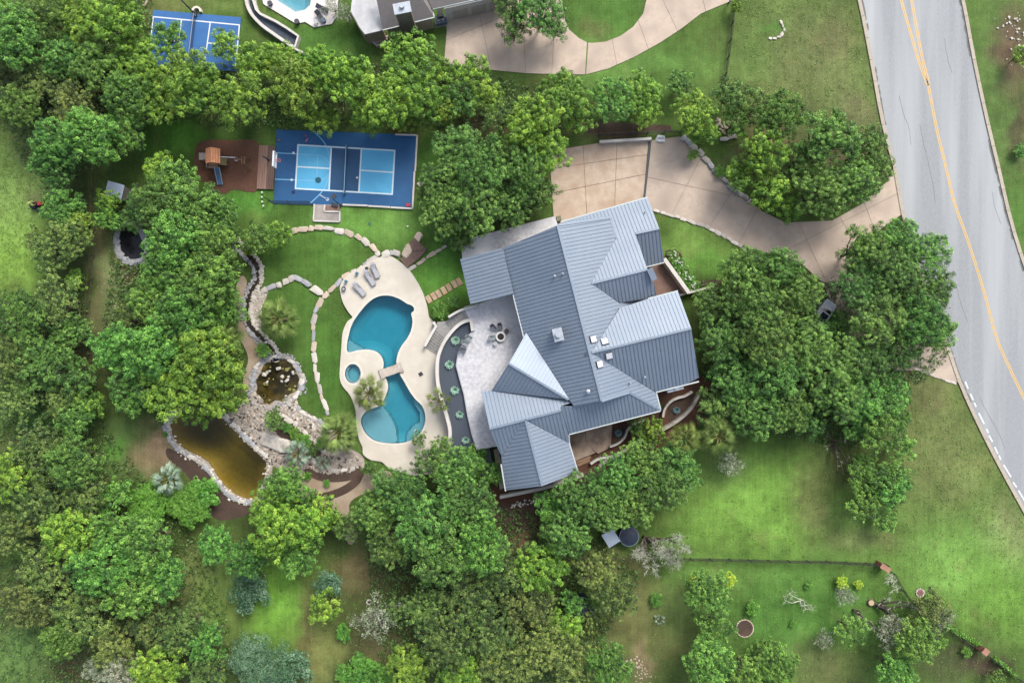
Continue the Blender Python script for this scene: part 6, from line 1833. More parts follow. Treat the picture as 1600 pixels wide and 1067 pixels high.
def crown(name, m, R, T, seed, puff=.42, leaf=.2, per=62, nlobe=12, cover=1.0, loose=.5, tintspread=.22, droop=0.0, irr=.25, flat=.75, asp=.55):
    rng = np.random.RandomState(seed)
    # lobes on a low dome
    lobes = []
    ga = rng.uniform(0, 6.28)
    for i in range(nlobe):
        f = (i + .5) / nlobe
        rr = math.sqrt(f) * .80 * R * (1 + rng.uniform(-irr, irr) * .5)
        a = ga + i * 2.39996 + rng.uniform(-.35, .35)
        zz = T * (.30 + .48 * math.sqrt(max(0, 1 - (rr / R) ** 2))) + rng.uniform(-.2, .13) * T
        rl = R * (rng.uniform(.15, .235) if nlobe > 24 else rng.uniform(.19, .29)) * (1.15 - .3 * f)
        lobes.append((rr * math.cos(a), rr * math.sin(a) , zz, rl, rng.uniform(-.12, .12)))
    PP_, NN_, TT_, SS_ = [], [], [], []
    for lx, ly, lz, rl, lt in lobes:
        npf = max(5, int(cover * 2.4 * (rl / puff) ** 2))
        d = hemi(npf, rng, -.25)
        pc_ = np.array([lx, ly, lz]) + d * np.array([rl, rl, rl * .8]) * rng.uniform(.72, 1.12, (npf, 1))
        for k in range(npf):
            n = int(per * rng.uniform(.6, 1.35))
            e = hemi(n, rng, -.55)
            pr_ = puff * rng.uniform(.7, 1.3)
            q = pc_[k] + e * np.array([pr_, pr_, pr_ * flat]) * rng.uniform(.45, 1.08, (n, 1)) ** .7
            q[:, 2] -= droop * (e[:, 0] ** 2 + e[:, 1] ** 2) * pr_
            nr = e * .8 + np.array([0, 0, .55]) + rng.normal(size=(n, 3)) * loose
            nr /= np.linalg.norm(nr, axis=1)[:, None]
            PP_.append(q); NN_.append(nr)
            base = .5 + lt + rng.normal() * tintspread * .75
            TT_.append(np.clip(base + rng.normal(size=n) * tintspread * .38, 0, 1)); SS_.append(leaf * rng.uniform(.65, 1.35, n))
    # sparse inner leaves
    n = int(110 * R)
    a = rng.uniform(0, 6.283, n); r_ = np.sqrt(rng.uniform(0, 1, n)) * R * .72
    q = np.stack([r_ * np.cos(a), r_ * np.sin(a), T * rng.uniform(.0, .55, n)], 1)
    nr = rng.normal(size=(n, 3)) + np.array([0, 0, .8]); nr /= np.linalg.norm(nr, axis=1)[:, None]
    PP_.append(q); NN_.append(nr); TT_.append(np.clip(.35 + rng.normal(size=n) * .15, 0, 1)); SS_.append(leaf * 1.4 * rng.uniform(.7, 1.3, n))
    return leaf_mesh(name, np.concatenate(PP_), np.concatenate(NN_), np.concatenate(SS_), np.concatenate(TT_), m, asp, rng), lobes

BARK = mat('bark', C(96, 84, 70), C(120, 106, 90), scale=6, bump=.03)
GBARK = mat('grey_bark', C(128, 122, 110), C(168, 162, 150), scale=6, bump=.02)
def trunk_mesh(lobes, Hc, R, seed, m=None, tr=.2, twigs=0):
    rnd = random.Random(seed); mb = MB()
    fork = Hc * .45
    mb.tube([(0, 0, -.1), (rnd.uniform(-.1, .1), rnd.uniform(-.1, .1), fork * .5), (0, 0, fork)], [tr * 1.25, tr, tr * .85], 8)
    for lx, ly, lz, rl, _ in lobes:
        z1 = Hc * 0 + lz
        mid = (lx * .45 + rnd.uniform(-.3, .3), ly * .45 + rnd.uniform(-.3, .3), fork + (Hc_ + z1 - fork) * .35)
        mb.tube([(0, 0, fork * rnd.uniform(.7, 1)), mid, (lx * .85, ly * .85, Hc_ + z1 - rl * .1)], [tr * .5, tr * .32, tr * .12], 5)
        for _k in range(3 + twigs):
            a = rnd.uniform(0, 6.28)
            mb.tube([(lx * .7, ly * .7, Hc_ + z1 - rl * .4), (lx + rl * .9 * math.cos(a), ly + rl * .9 * math.sin(a), Hc_ + z1 + rl * rnd.uniform(.1, .55))], [tr * .14, tr * .05], 4)
    return mb.mesh('trunk', m or BARK)

G = {
    'P': leafmat('pecan_leaf', C(58, 92, 30), C(104, 148, 44), C(156, 192, 68), .34, .012, .18),
    'O': leafmat('oak_leaf', C(44, 76, 30), C(82, 126, 50), C(136, 180, 84), .28, .016, .24),
    'E': leafmat('elm_leaf', C(46, 82, 32), C(86, 136, 50), C(140, 188, 82), .3, .018, .24),
    'J': leafmat('juniper_leaf', C(40, 64, 28), C(84, 116, 48), C(146, 168, 84), .22, .02, .24),
    'G': leafmat('grey_leaf', C(92, 112, 76), C(142, 154, 122), C(188, 194, 170), .22, .02, .2),
    'S': leafmat('bright_shrub_leaf', C(58, 104, 28), C(86, 136, 42), C(122, 170, 66), .3, .012, .12),
    'B': leafmat('blue_juniper_leaf', C(48, 80, 54), C(76, 112, 78), C(112, 144, 112), .2, .01, .15),
    'Y': leafmat('lime_leaf', C(120, 150, 30), C(160, 196, 50), C(196, 220, 84), .3, .01, .1),
}
KN = {'P': ('pecan_tree', 'bushy bright green', 'tree'), 'O': ('oak_tree', 'broad dark green', 'tree'), 'E': ('elm_tree', 'soft mid green', 'tree'), 'J': ('juniper_tree', 'rough olive green', 'tree'),
      'G': ('thin_tree', 'thin grey green', 'tree'), 'S': ('shrub', 'rounded bright green', 'shrub'), 'B': ('juniper_tree', 'dense blue green', 'tree'), 'Y': ('shrub', 'small lime green', 'shrub')}
Hc_ = 0
LIB = {}
def lib(kind, big):
    """several crowns of each kind, in two sizes"""
    k = (kind, big)
    if k in LIB: return LIB[k]
    out = []
    nv = {'P': 5, 'O': 6, 'E': 6, 'J': 5, 'G': 2, 'S': 2, 'B': 1, 'Y': 1}[kind]
    for i in range(nv):
        sd = 100 + ord(kind) * 7 + i * 13 + (50 if big else 0)
        R = 4.6 if big else 2.9
        if kind in 'SYB' and not big: R = 1.6
        nl = 34 if big else 17
        T = R * .95
        global Hc_
        Hc_ = R * .75
        a = dict(P=dict(puff=.37, leaf=.2, per=54, loose=.38, tintspread=.24, cover=.72, flat=.8),
                 O=dict(puff=.3, leaf=.15, per=50, loose=.55, tintspread=.3, cover=.8),
                 E=dict(puff=.31, leaf=.155, per=48, loose=.5, tintspread=.3, droop=.3, cover=.78),
                 J=dict(puff=.28, leaf=.14, per=42, loose=.75, tintspread=.4, cover=.7, irr=.7),
                 G=dict(puff=.34, leaf=.16, per=20, loose=.9, tintspread=.3, cover=.5, irr=.7),
                 S=dict(puff=.26, leaf=.17, per=34, loose=.45, tintspread=.2, cover=1.1, irr=.1),
                 B=dict(puff=.4, leaf=.17, per=42, loose=.7, tintspread=.22, cover=1.1),
                 Y=dict(puff=.24, leaf=.16, per=26, loose=.6, tintspread=.3, cover=1.0))[kind]
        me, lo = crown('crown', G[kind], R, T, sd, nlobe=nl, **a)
        tk = trunk_mesh(lo, Hc_, R, sd, GBARK if kind == 'G' else BARK, .22 if R > 3 else .13, 5 if kind == 'G' else 0)
        out.append((R, Hc_, T, me, tk))
    LIB[k] = out
    return out

LANDM = [('the blue sports court', 540, 264), ("the second blue court", 305, 62), ('the playset', 340, 250), ('the pool', 605, 575), ('the koi pond', 436, 596), ('the amber pond', 335, 712), ('the black pond', 206, 384),
         ('the grey patio', 765, 570), ('the garage court', 940, 275), ('the front lawn', 1090, 385), ('the octagonal pool', 458, 5), ('the white flowers', 1066, 420), ('the pale blue shed', 955, 840), ('the half hidden round tank', 910, 951),
         ('the round mulch bed', 1163, 981), ('the corner brick pier', 1380, 886), ('the red mower', 55, 318), ('the pump shed', 179, 298), ("the neighbouring drive", 960, 85), ('the roadside driveway mouth', 1465, 575), ('the hidden car', 1290, 490),
         ('the tiny stone ring', 577, 940), ('the lowest wall of the house', 850, 762), ('the picture\'s lower left corner', 0, 1067), ('the tree stump', 1359, 940), ('the left picture edge', 0, 720), ('the upper left corner', 0, 0), ('the long rail fence', 1200, 874)]
ORD = ['closest', 'second closest', 'third closest', 'fourth closest', 'fifth closest', 'sixth closest', 'seventh closest', 'eighth closest', 'ninth closest', 'tenth closest', 'eleventh closest', 'twelfth closest']
def dirword(dx, dy):
    a = math.degrees(math.atan2(-dy, dx)) % 360
    return ['right of', 'above right of', 'above', 'above left of', 'left of', 'below left of', 'below', 'below right of'][int(((a + 22.5) % 360) // 45)]

T_LIST = """
20 62 58 E|78 24 44 E|62 122 46 J|132 30 44 P|182 30 50 P|150 100 46 E|98 88 38 O|212 88 42 P|200 150 48 E|118 165 44 J|30 165 40 E|142 212 52 E|88 225 46 E|82 262 38 O|190 205 44 E
262 60 30 P|352 70 28 P|400 95 34 P|290 118 46 P|235 125 42 P|248 160 40 P|310 142 50 P|375 158 50 P|435 98 38 P|462 135 50 P|505 190 27 P|500 110 44 P|548 125 50 P|600 158 56 P|575 190 26 P|640 95 46 P|652 150 46 P|640 190 24 P|690 118 34 P|0 120 40 J|12 30 40 E
738 112 30 P|722 155 34 E|700 175 26 P|762 150 30 P|785 185 34 O|835 195 52 P|880 150 40 P|845 235 46 P|905 185 30 P|955 158 38 E|1002 148 36 P|1010 180 26 P|1085 178 42 P|1062 130 24 E|1098 205 26 P|1140 150 34 O|1180 170 34 O|1150 190 26 E
1218 178 46 E|1195 235 44 P|1168 272 34 P|1205 300 34 P|1250 255 40 O|1295 215 52 O|1352 235 42 O|1330 285 48 O|1282 300 46 O|1228 322 26 P|1375 265 26 O
715 232 40 O|700 280 44 O|752 262 50 O|812 262 46 O|840 300 34 O|690 335 40 O|745 325 48 O|800 320 42 O|668 300 22 O|720 372 24 O
248 262 28 P|278 275 34 E|245 315 46 E|300 325 52 E|345 340 36 E|275 372 50 E|335 385 46 E|214 320 22 O|262 425 46 E|325 440 52 E|290 492 52 E|352 480 34 E|235 470 40 E|190 500 34 J|235 545 54 E|185 545 46 E|322 560 58 P|345 608 44 P|270 600 56 P|212 605 44 E|345 555 38 P|310 640 30 P|402 372 26 O|436 368 24 P|170 315 22 P|166 342 22 E|206 342 22 E|186 350 14 O
98 322 36 E|108 372 42 J|76 398 34 J|120 350 30 P|60 375 24 J|118 438 20 P|88 470 46 J|38 498 50 E|112 520 36 O|18 558 48 J|66 570 44 O|120 590 34 O|30 618 42 J|98 622 36 J|118 652 34 O|140 628 26 P|62 702 52 J|18 742 48 P|115 722 46 E|135 775 42 J|62 785 48 J|16 832 42 J|110 838 50 P|178 778 32 E|175 830 44 E|226 850 54 E|158 885 54 E|78 888 52 J|45 940 48 J|128 955 54 J|205 925 48 E|252 900 42 E|98 998 38 E|182 1010 46 J|235 975 42 J|285 985 46 J|325 1000 36 E|250 1042 46 P|325 1050 44 J|192 1052 42 G|150 1045 24 G
228 790 40 S|290 790 40 S|318 770 26 S|340 850 36 E|385 870 38 E|388 925 32 B|424 792 38 P|450 757 36 E|420 757 16 E|428 830 48 P|475 820 40 P|470 870 34 E|505 800 30 P|545 822 26 O|524 812 20 E|486 776 18 E|398 1040 50 B|455 1048 34 B|512 915 24 B|508 948 28 P|588 968 34 G|535 990 14 S|690 700 22 O|620 955 24 J
625 770 46 O|585 800 38 O|668 720 34 O|715 735 40 O|665 815 56 O|735 790 50 O|612 850 44 O|690 870 54 O|752 850 52 E|800 890 50 J|735 930 50 J|668 950 40 J|700 1000 50 J|765 985 48 J|825 945 46 J|845 885 44 P|788 1040 52 J|850 1010 50 J|885 835 44 O|905 775 46 O|865 790 30 E|945 795 44 O|960 745 40 O|1000 715 36 O|1035 760 44 O|990 795 36 O|1055 715 34 O|1022 675 24 P|1000 668 18 O|1070 740 30 O|880 985 36 P|930 895 40 J|893 940 22 E|925 968 20 J|926 935 16 E|962 935 38 J|900 1030 46 J|950 1040 42 E|720 1055 40 P|640 1042 36 P|600 1060 24 S|600 755 22 O|655 685 14 O|772 740 22 E|860 830 26 O
1115 478 34 O|1160 425 44 O|1215 420 42 O|1180 475 50 O|1245 455 42 O|1125 530 44 O|1195 530 50 O|1255 535 46 O|1148 590 46 O|1212 590 52 O|1280 585 48 O|1118 640 34 O|1185 650 44 O|1235 640 40 O|1320 560 46 O|1310 620 44 O|1262 660 30 O|1266 498 20 O|1314 506 22 E|1290 520 20 O
1350 390 44 O|1405 375 40 E|1450 395 40 E|1340 445 44 O|1400 435 50 O|1462 450 38 E|1375 500 50 O|1440 500 46 E|1470 520 30 E|1405 545 38 O|1360 560 40 O|1345 625 42 E|1395 620 30 E|1375 680 34 E|1408 700 26 E|1340 668 26 O|1350 720 20 E|1400 655 24 E|1370 640 30 O|1392 775 24 E|1385 745 30 E|1348 792 30 E|1350 748 30 E|1382 812 22 E|1390 760 34 E|1406 745 24 E|1380 590 30 E
1105 925 42 E|1118 978 34 E|1108 1035 46 E|1172 1052 36 E|1215 1040 36 E|1200 1012 20 E|1330 985 30 E|1395 985 28 G|1452 950 32 J|1430 1000 36 E|1448 985 30 J|1475 965 22 G|1400 1050 36 E|1320 930 18 G|1290 1000 18 G|1140 725 22 G|1050 868 26 G
"""
SMALL = """
1086 907 11 Y|1140 908 12 Y|1027 938 12 S|1178 952 12 S|1317 910 11 Y|1343 914 8 Y|1475 1005 8 S|1512 1020 9 S|740 722 26 S|555 1055 32 S|687 485 15 S|712 470 13 O|410 548 13 S|460 678 12 S|428 656 19 O|474 690 12 S|488 704 11 O|446 668 9 S|502 692 10 S|510 755 6 S|480 744 7 S|580 733 17 O|1594 88 17 P|1596 235 12 S|1125 268 10 S|1083 243 10 P|390 385 16 P|365 370 16 O|540 20 18 G|570 30 16 G|1150 10 12 P|258 678 4 S|590 790 10 S|985 655 9 O|1240 975 6 S|1265 915 7 S|330 690 0 S|845 15 44 O|803 45 28 O|868 42 26 O|805 8 34 O|520 10 18 G|905 820 20 O|1558 1058 16 E
"""
def parse(t):
    out = []
    for ln_ in t.strip().splitlines():
        for e_ in ln_.split('|'):
            a, b, c, k = e_.split(); 
            if float(c) > 3: out.append((float(a), float(b), float(c), k))
    return out
ALL = parse(T_LIST) + parse(SMALL)
# one label per plant : its look, the nearest landmark, on which side, and how near
used_l = {}
groups_ = {}
for i, (x, y, r, k) in enumerate(ALL):
    lm = min(LANDM, key=lambda l: math.hypot(l[1] - x, l[2] - y))
    dw = dirword(x - lm[1], y - lm[2])
    nmk = KN[k]
    desc = nmk[1]; what = nmk[0].replace('_', ' ')
    if nmk[2] == 'shrub' and r > 24: desc = 'large ' + desc
    if nmk[2] == 'tree' and r < 30: desc = 'small ' + desc
    groups_.setdefault((desc + ' ' + what, dw, lm[0]), []).append((math.hypot(lm[1] - x, lm[2] - y), i))
LABEL = {}
for (d, dw, lm), lst in groups_.items():
    lst.sort()
    for n_, (_, i) in enumerate(lst):
        d = d.replace('broad dark', 'dark') if len((d + ' ' + dw + ' ' + lm).split()) > 12 else d
        lm = lm if len((d + ' ' + dw + ' ' + lm).split()) < 14 else lm.replace('half hidden ', '')
        LABEL[i] = f'{d} {dw} {lm}' if len(lst) == 1 else f'{d} {dw} {lm}, {ORD[min(n_, 11)]}'
rnd = random.Random(42)
HTK = {'P': 1.0, 'O': 1.0, 'E': 1.0, 'J': .85, 'G': .9, 'S': .5, 'B': .7, 'Y': .45}
for i, (x, y, r, k) in enumerate(ALL):
    rm = r / PPM
    big = rm > 3.1
    v = rnd.choice(lib(k, big))
    R, hc, T, cm, tm = v
    tot = (hc + T * .9)
    s = rm * 1.04 / R
    zs = s * HTK[k] * rnd.uniform(.9, 1.15)
    if k in 'SYB' and r < 30: zs = s * .75
    zmid = tot * zs * .8
    wx_, wy_ = P(x, y, zmid)
    s *= (H - zmid) / H
    nm = KN[k][0] if not (KN[k][2] == 'tree' and r < 14) else 'shrub'
    t = root(nm, LABEL[i], 'shrub' if nm == 'shrub' else KN[k][2], (wx_, wy_, 0), 'shrubs' if nm == 'shrub' else nm.replace('_', ' ') + 's around the gardens')
    t.rotation_euler = (0, 0, rnd.uniform(0, 6.28))
    t.scale = (s * rnd.uniform(.88, 1.1), s * rnd.uniform(.88, 1.1), zs)
    sink = -hc * .55 if k in 'SYB' else 0
    c_ = link('crown', cm, t); c_.location = (0, 0, hc + sink)
    if not sink: link('trunk', tm, t)

# ------------------------------------------------------------------ fan palms
def frond_mesh(mats, ln_=1.0, seg=14, spread=2.0, seed=0):
    """a costapalmate fan: stalk plus pleated blades"""
    rnd_ = random.Random(seed); mb = MB()
    mb.cur = 1
    mb.tube([(0, 0, 0), (.35, 0, .12), (.62, 0, .12)], [.03, .025, .018], 4)
    mb.cur = 0
    for k in range(seg):
        t = (k + .5) / seg - .5
        a = t * spread; L = ln_ * (1 - .45 * abs(t) * 2 * .8) * rnd_.uniform(.9, 1.08) * .62
        a0, a1 = a - spread / seg * .4, a + spread / seg * .4
        o = len(mb.v); cx, cy, cz_ = .56, 0, .12
        mid = .55 * L
        mb.v += [(cx, cy, cz_), (cx + mid * math.cos(a0), cy + mid * math.sin(a0), cz_ - .04), (cx + mid * math.cos(a), cy + mid * math.sin(a), cz_ + .03), (cx + mid * math.cos(a1), cy + mid * math.sin(a1), cz_ - .04),
                 (cx + L * math.cos(a), cy + L * math.sin(a), cz_ - .16 - .1 * rnd_.random())]
        for f_ in ((0, 1, 2), (0, 2, 3), (1, 4, 2), (2, 4, 3)): mb.face(tuple(o + q_ for q_ in f_))
    me = mb.mesh('frond', mats)
    return me
def palmmat(nm_, c1, c2):
    return mat(nm_, c1, c2, scale=3, rough=.5, rnd=.22)
PG = palmmat('palm_green', C(128, 160, 76), C(166, 190, 112)); PB = palmmat('palm_blue', C(156, 188, 156), C(192, 216, 190)); PO = palmmat('palm_olive', C(124, 146, 66), C(164, 182, 102)); STK = mat('palm_stalk', C(120, 124, 60), C(140, 140, 80))
FM = {}
for nm_, m_ in (('g', PG), ('b', PB), ('o', PO)):
    FM[nm_] = [frond_mesh([m_, STK], 1.0, 15, 2.2, s_) for s_ in range(3)]
def palm(px_, py_, rpx, h, kind, label, n=30, seed=0, name='fan_palm'):
    rnd_ = random.Random(seed)
    x, y = P(px_, py_, h); R = rpx / PPM * 1.12
    r_ = root(name, label, 'palm', (x, y, 0), 'fan palms in the gardens')
    tb = MB().tube([(x, y, -.05), (x, y, h * .5), (x, y, h - .05)], [.24, .2, .22], 10)
    part('trunk', tb, BARK, r_)
    n = int(n * .64)
    for k in range(n):
        t = k / n
        el = 1.15 - 1.5 * t + rnd_.uniform(-.1, .1)     # inner fronds upright, outer ones hanging
        az = k * 2.39996 + rnd_.uniform(-.15, .15)
        o = bpy.data.objects.new('frond', FM[kind][k % 3]); COL.objects.link(o); o.parent = r_
        o.location = (0, 0, h)
        o.rotation_euler = (rnd_.uniform(-.35, .35), -el * .85, az)
        sc_ = R * rnd_.uniform(.82, 1.0) * (.86 + .14 * t)
        o.scale = (sc_, sc_, sc_)
palm(577, 614, 27, 2.6, 'o', 'olive green fan palm leaning over the pool beside the spa', 34, 1)
palm(437, 499, 31, 2.6, 'g', 'green fan palm alone on the left lawn beside the stream', 36, 2)
palm(530, 674, 32, 2.6, 'g', 'big green fan palm between the rock garden and the pool deck', 40, 3)
palm(466, 708, 22, 1.4, 'b', 'pale blue fan palm between the big flat boulder and the green palm', 24, 4)
palm(265, 748, 23, 2.2, 'b', 'silvery blue fan palm below left of the amber pond', 34, 5)
palm(351, 527, 30, 3.2, 'g', 'green fan palm tucked among the trees left of the tan path', 36, 6)
palm(686, 627, 21, 2.6, 'o', 'thin olive fan palm against the curved white wall of the pool deck', 16, 7)
palm(1122, 682, 28, 4.2, 'g', 'green fan palm at the outer right of the lower house garden', 32, 8)
palm(1068, 686, 26, 4.2, 'o', 'yellowish fan palm beneath the house corner among the oaks', 28, 9)
palm(505, 722, 13, .4, 'b', 'low blue spiky plant in the white rocks by the mulch path', 18, 10)
palm(730, 483, 10, .5, 'g', 'low dark palm beside the porch roof above the stairs', 14, 11)
palm(1031, 967, 9, .4, 'b', 'small blue spiky plant at the end of the brown clearing', 16, 12)
# ------------------------------------------------------------------ agaves
def agave(px_, py_, rpx, z, m, label, seed):
    x, y = P(px_, py_, z + .4); R = rpx / PPM; rnd_ = random.Random(seed)
    mb = MB()
    for k in range(44):
        t = k / 44; a = k * 2.39996; el = 1.3 - 1.1 * t ** .55; L = R * (.8 + .25 * t) * rnd_.uniform(.93, 1.05); w_ = L * .19
        dx, dy, dz = math.cos(a) * math.cos(el), math.sin(a) * math.cos(el), math.sin(el)
        nx, ny = -math.sin(a), math.cos(a)
        o = len(mb.v); q = lambda f_, s_, up: (x + dx * L * f_ + nx * s_, y + dy * L * f_ + ny * s_, z + .06 + dz * L * f_ + up)
        mb.v += [q(.03, -w_ * .6, 0), q(.03, w_ * .6, 0), q(.5, w_, .05), q(1.0, 0, 0), q(.5, -w_, .05), q(.5, 0, -.02)]
        for f_ in ((0, 1, 5), (1, 2, 5), (2, 3, 5), (3, 4, 5), (4, 0, 5)): mb.face(tuple(o + i_ for i_ in f_))
    single('agave', mb, m, label, 'agave', 'agaves in the garden beds', org=(x, y, z))
AG = mat('agave_mint', C(164, 212, 186), C(190, 230, 208), scale=4, rough=.5, rnd=.06); AB = mat('agave_blue', C(120, 158, 168), C(150, 186, 194), scale=4, rough=.5)
for (x_, y_, r_), lb in zip(((711.5, 532, 8.2), (702, 570, 8), (710.5, 610, 7.8), (718, 648, 6.8), (727.5, 688, 7)), ('topmost mint agave in the dark gravel bed near the upper stairs', 'second mint agave from the top of the dark gravel bed', 'middle mint agave of the dark gravel bed', 'second mint agave from the bottom of the dark gravel bed', 'lowest mint agave in the dark gravel bed')):
    agave(x_, y_, r_, 1.5, AG, lb, int(x_))
agave(966.5, 677, 6.8, .06, AB, 'dusty blue agave in the brown bed beside the pinkish patio', 1); agave(1058, 641, 6.5, .06, AB, 'dusty blue agave in the dark bed at the lower right roof corner', 2)
# ------------------------------------------------------------------ flowering shrubs
fl_r = random.Random(8)
wf = mat('white_petal', C(232, 232, 220), C(240, 240, 230))
for k, (x_, y_, r) in enumerate(((1052, 400, 9), (1061, 412, 9), (1068, 424, 10), (1076, 436, 9), (1084, 447, 9))):
    v = lib('S', False)[0]; R, hc, T, cm, tm = v
    p = P(x_, y_, .8); s = r * 1.25 / PPM / R
    t = root('flowering_shrub', ['topmost', 'second', 'third', 'fourth', 'lowest'][k] + ' of five white flowering shrubs beside the courtyard wall', 'shrub', (*p, 0), 'white flowering shrubs by the courtyard wall')
    c_ = link('crown', cm, t); c_.location = (0, 0, .25); c_.scale = (s, s, s * .8); c_.rotation_euler = (0, 0, k * 1.3)
    fb = MB()
    for j in range(9):
        a = fl_r.uniform(0, 6.28); q = fl_r.uniform(.1, .85) * r / PPM
        xx, yy = p[0] + q * math.cos(a), p[1] + q * math.sin(a)
        for i_ in range(5):
            b_ = i_ * 1.2566
            fb.box((xx + .05 * math.cos(b_), yy + .05 * math.sin(b_), 1.22 - q * .5), (.09, .06, .02), rz=b_)
    part('blossoms', fb, wf, t, kind='stuff')
# orange bush, reddish dead conifer
for (x_, y_, r, c1, c2, lb) in ((390, 376, 5, C(200, 96, 50), C(224, 128, 80), 'small orange flowering bush at the top of the dark stream'), (205, 957, 8, C(150, 92, 66), C(176, 116, 88), 'rust brown dead bush among the lower left trees')):
    mm = leafmat('rust_leaf_%d' % x_ if False else ('orange_leaf' if x_ == 390 else 'rust_leaf'), c1, c2, c2, .2)
    me, lo = crown('crown', mm, 1.0, .8, int(x_), puff=.2, leaf=.14, per=30, nlobe=6)
    h_ = 1.5 if x_ == 390 else 4.5
    p = P(x_, y_, h_); t = root('dead_bush' if x_ != 390 else 'flowering_bush', lb, 'bush', (*p, 0)); c_ = link('crown', me, t); c_.location = (0, 0, h_ - .7); c_.scale = (r / 9,) * 3
    part('stem', MB().tube([(p[0], p[1], 0), (p[0], p[1], h_)], .05, 5), BARK, t)
# ------------------------------------------------------------------ bare and fallen trees
def bare_tree(name, label, base, tips, m, seed, h0=.3, h1=3.5, r0=.16, fuzz=26, cat='tree', lf=None, curl=.5):
    rnd_ = random.Random(seed); mb = MB()
    bx, by = P(*base)
    r_ = root(name, label, cat, (bx, by, 0))
    tp = []
    for (tx, ty, th) in tips:
        ex, ey = P(tx, ty, th)
        pts = [(bx, by, h0)]
        for t in (.33, .66):
            pts.append((bx + (ex - bx) * t + rnd_.uniform(-curl, curl), by + (ey - by) * t + rnd_.uniform(-curl, curl), h0 + (th - h0) * t))
        pts.append((ex, ey, th))
        mb.tube(smooth(pts, False, 4), [r0 * (1 - .8 * i / 12) for i in range(13)], 6)
        tp.append((pts[1], pts[2], pts[3]))
    mb.tube([(bx, by, -.05), (bx, by, h0 + .1)], [r0 * 1.6, r0 * 1.2], 8)
    part('trunk', mb, m, r_)
    tw = MB()
    for a, b, c in tp:
        for k in range(fuzz):
            t = rnd_.uniform(.25, 1); p0 = Vector(b).lerp(Vector(c), t) if k % 3 else Vector(a).lerp(Vector(b), t)
            d = Vector((rnd_.gauss(0, 1), rnd_.gauss(0, 1), rnd_.gauss(.2, .5))).normalized() * rnd_.uniform(.35, 1.1)
            mid = p0 + d * .5 + Vector((rnd_.uniform(-.15, .15),) * 3)
            tw.tube([p0, mid, p0 + d], [.025, .018, .008], 3)
            for _ in range(4):
                d2 = Vector((rnd_.gauss(0, 1), rnd_.gauss(0, 1), rnd_.gauss(0, .5))).normalized() * rnd_.uniform(.2, .5)
                tw.tube([mid, mid + d2], [.014, .006], 3)
    part('twigs', tw, GT, r_, kind='stuff')
GT = mat('grey_twig', C(178, 184, 160), C(206, 210, 188), scale=5)
BRKD = mat('dark_bark', C(62, 54, 46), C(84, 74, 64), scale=5, bump=.02)
bare_tree('bare_tree', 'bare grey twiggy tree below the pale blue shed and navy tank', (1006, 838), [(1000, 872, 3), (1012, 890, 3.2), (1024, 896, 3), (1035, 868, 3.4), (1052, 878, 3.2), (1060, 888, 3), (1065, 838, 3.8), (1078, 858, 3.6), (1040, 860, 3), (992, 868, 2.6)], BRKD, 3, .6, fuzz=34)
bare_tree('leaning_tree', 'dark forked leaning tree right of the pale stump', (1366, 943), [(1425, 945, 3), (1420, 975, 3), (1410, 990, 2.6), (1386, 936, 1.5), (1440, 955, 3.6), (1432, 985, 3.4)], BRKD, 5, .3, r0=.2, fuzz=11)
bare_tree('leaning_tree', 'thin dark leaning trunk below left of the pale stump', (1333, 952), [(1352, 972, 2), (1378, 990, 3), (1386, 1000, 3)], BRKD, 6, .3, r0=.12, fuzz=8)
bare_tree('fallen_branch', 'grey dead branch lying alone on the lower right lawn', (1250, 936), [(1225, 936, 1.4), (1234, 924, 1.6), (1264, 944, .6), (1268, 952, .5)], GT, 7, .3, r0=.09, fuzz=8, cat='branch')
bare_tree('bare_tree', 'small bare tree with a pale dead crown by the brick piers', (1400, 905), [(1392, 902, 2.0), (1395, 922, 1.6), (1388, 908, 1.8)], GT, 8, .3, r0=.06, fuzz=12)
bare_tree('bare_tree', 'dark branching tree in the gap right of the long oaks', (1300, 690), [(1290, 668, 3), (1322, 680, 3), (1296, 700, 2), (1308, 735, 3), (1318, 742, 3), (1340, 750, 3)], BRKD, 9, .3, r0=.14, fuzz=2)
bare_tree('bare_tree', 'silver twiggy crown at the edge of the lower left wood', (262, 915), [(255, 918, 4), (268, 925, 4), (262, 908, 4.2), (272, 915, 4)], GT, 10, 1, r0=.1, fuzz=40)
bare_tree('bare_tree', 'grey bare bush in the upper left of the dark wood', (84, 580), [(75, 578, 4), (92, 576, 4), (84, 590, 4), (94, 586, 4)], GT, 13, 1, r0=.1, fuzz=34)
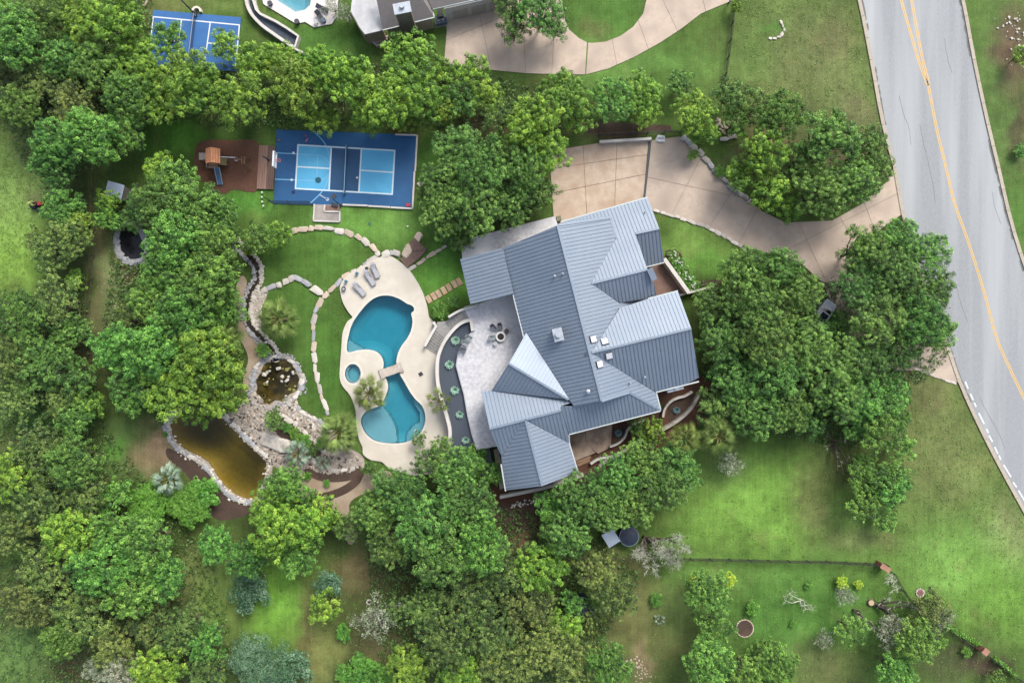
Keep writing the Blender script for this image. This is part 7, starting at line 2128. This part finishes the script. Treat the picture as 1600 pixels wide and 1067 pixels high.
# ------------------------------------------------------------------ grass fringe and weeds
def scatter(name, polys, n, m, smin, smax, seed, hgt=.12, count=7):
    rng = np.random.RandomState(seed); Pn, Nn, Sz, Ti = [], [], [], []
    for poly in polys:
        xs = [p[0] for p in poly]; ys = [p[1] for p in poly]
        k = 0
        X = rng.uniform(min(xs), max(xs), n * 3); Y = rng.uniform(min(ys), max(ys), n * 3)
        wet = np.zeros(X.shape, bool)
        for r_w in (amber, koi, black): wet |= inside_np(X, Y, r_w) | (dist_poly_np(X, Y, r_w) < 9)
        ok = inside_np(X, Y, poly) & ~wet
        X, Y = X[ok][:n], Y[ok][:n]
        for x, y in zip(X, Y):
            cxx, cyy = P(x, y); c_ = count
            q = rng.normal(size=(c_, 3)) * np.array([.12, .12, .0]) + np.array([cxx, cyy, 0]); q[:, 2] = rng.uniform(.02, hgt, c_)
            nr = rng.normal(size=(c_, 3)) * .6 + np.array([0, 0, 1]); nr /= np.linalg.norm(nr, axis=1)[:, None]
            Pn.append(q); Nn.append(nr); Sz.append(rng.uniform(smin, smax, c_)); Ti.append(np.clip(rng.normal(.5, .22, c_), 0, 1))
    me = leaf_mesh(name, np.concatenate(Pn), np.concatenate(Nn), np.concatenate(Sz), np.concatenate(Ti), m, .4, rng)
    return tag(link(name, me), kind='stuff')
WD = leafmat('weed_leaf', C(70, 104, 36), C(96, 134, 52), C(134, 160, 74), .3, 0, 0)
scatter('lawn_weeds', [[(1020, 770), (1400, 780), (1600, 860), (1600, 1040), (1480, 960), (1390, 872), (1030, 865)], [(1040, 885), (1370, 890), (1460, 980), (1540, 1030), (1560, 1067), (1000, 1067)],
                       [(0, 210), (60, 230), (60, 300), (40, 470), (0, 480)], [(1150, 0), (1340, 0), (1378, 190), (1250, 190), (1170, 140)], [(280, 860), (640, 860), (640, 1040), (330, 1040)],
                       [(1400, 600), (1500, 605), (1600, 800), (1600, 860), (1420, 780)]], 700, WD, .08, .2, 5)
UG = leafmat('undergrowth_leaf', C(44, 72, 30), C(72, 104, 44), C(104, 134, 62), .25, 0, 0)
scatter('undergrowth', [[(0, 450), (140, 470), (150, 640), (250, 780), (330, 860), (380, 1067), (0, 1067)], [(560, 780), (900, 800), (1000, 900), (900, 1067), (600, 1067)], [(0, 0), (240, 0), (240, 100), (700, 100), (900, 150), (900, 200), (430, 200), (240, 190), (150, 270), (40, 260), (0, 180)],
                        [(1090, 440), (1300, 440), (1480, 440), (1480, 560), (1330, 700), (1100, 660)], [(180, 330), (360, 330), (380, 600), (330, 650), (220, 640), (160, 560)]], 5200, UG, .22, .42, 6, .5, 5)
scatter('hedge_grass', [[(1469, 973), (1478, 973), (1530, 1003), (1524, 1008)], [(1548, 1026), (1553, 1024), (1585, 1052), (1581, 1055)]], 260, G['S'], .15, .3, 7, .8, 6)
LL = leafmat('fallen_leaf', C(110, 88, 52), C(140, 116, 70), C(168, 148, 92), .1, 0, 0)
scatter('leaf_litter', [[(1010, 225), (1200, 340), (1400, 270), (1400, 350), (1200, 420), (1020, 330)], [(700, 20), (880, 60), (900, 115), (700, 110)], [(140, 270), (200, 300), (190, 640), (240, 700), (160, 640), (142, 500)], [(1290, 640), (1440, 600), (1440, 830), (1260, 800)],
                        [(540, 860), (660, 880), (640, 1040), (520, 1040)], [(430, 195), (690, 195), (690, 230), (430, 225)], [(1150, 120), (1380, 120), (1380, 200), (1150, 170)]], 650, LL, .06, .14, 12, .03, 2)
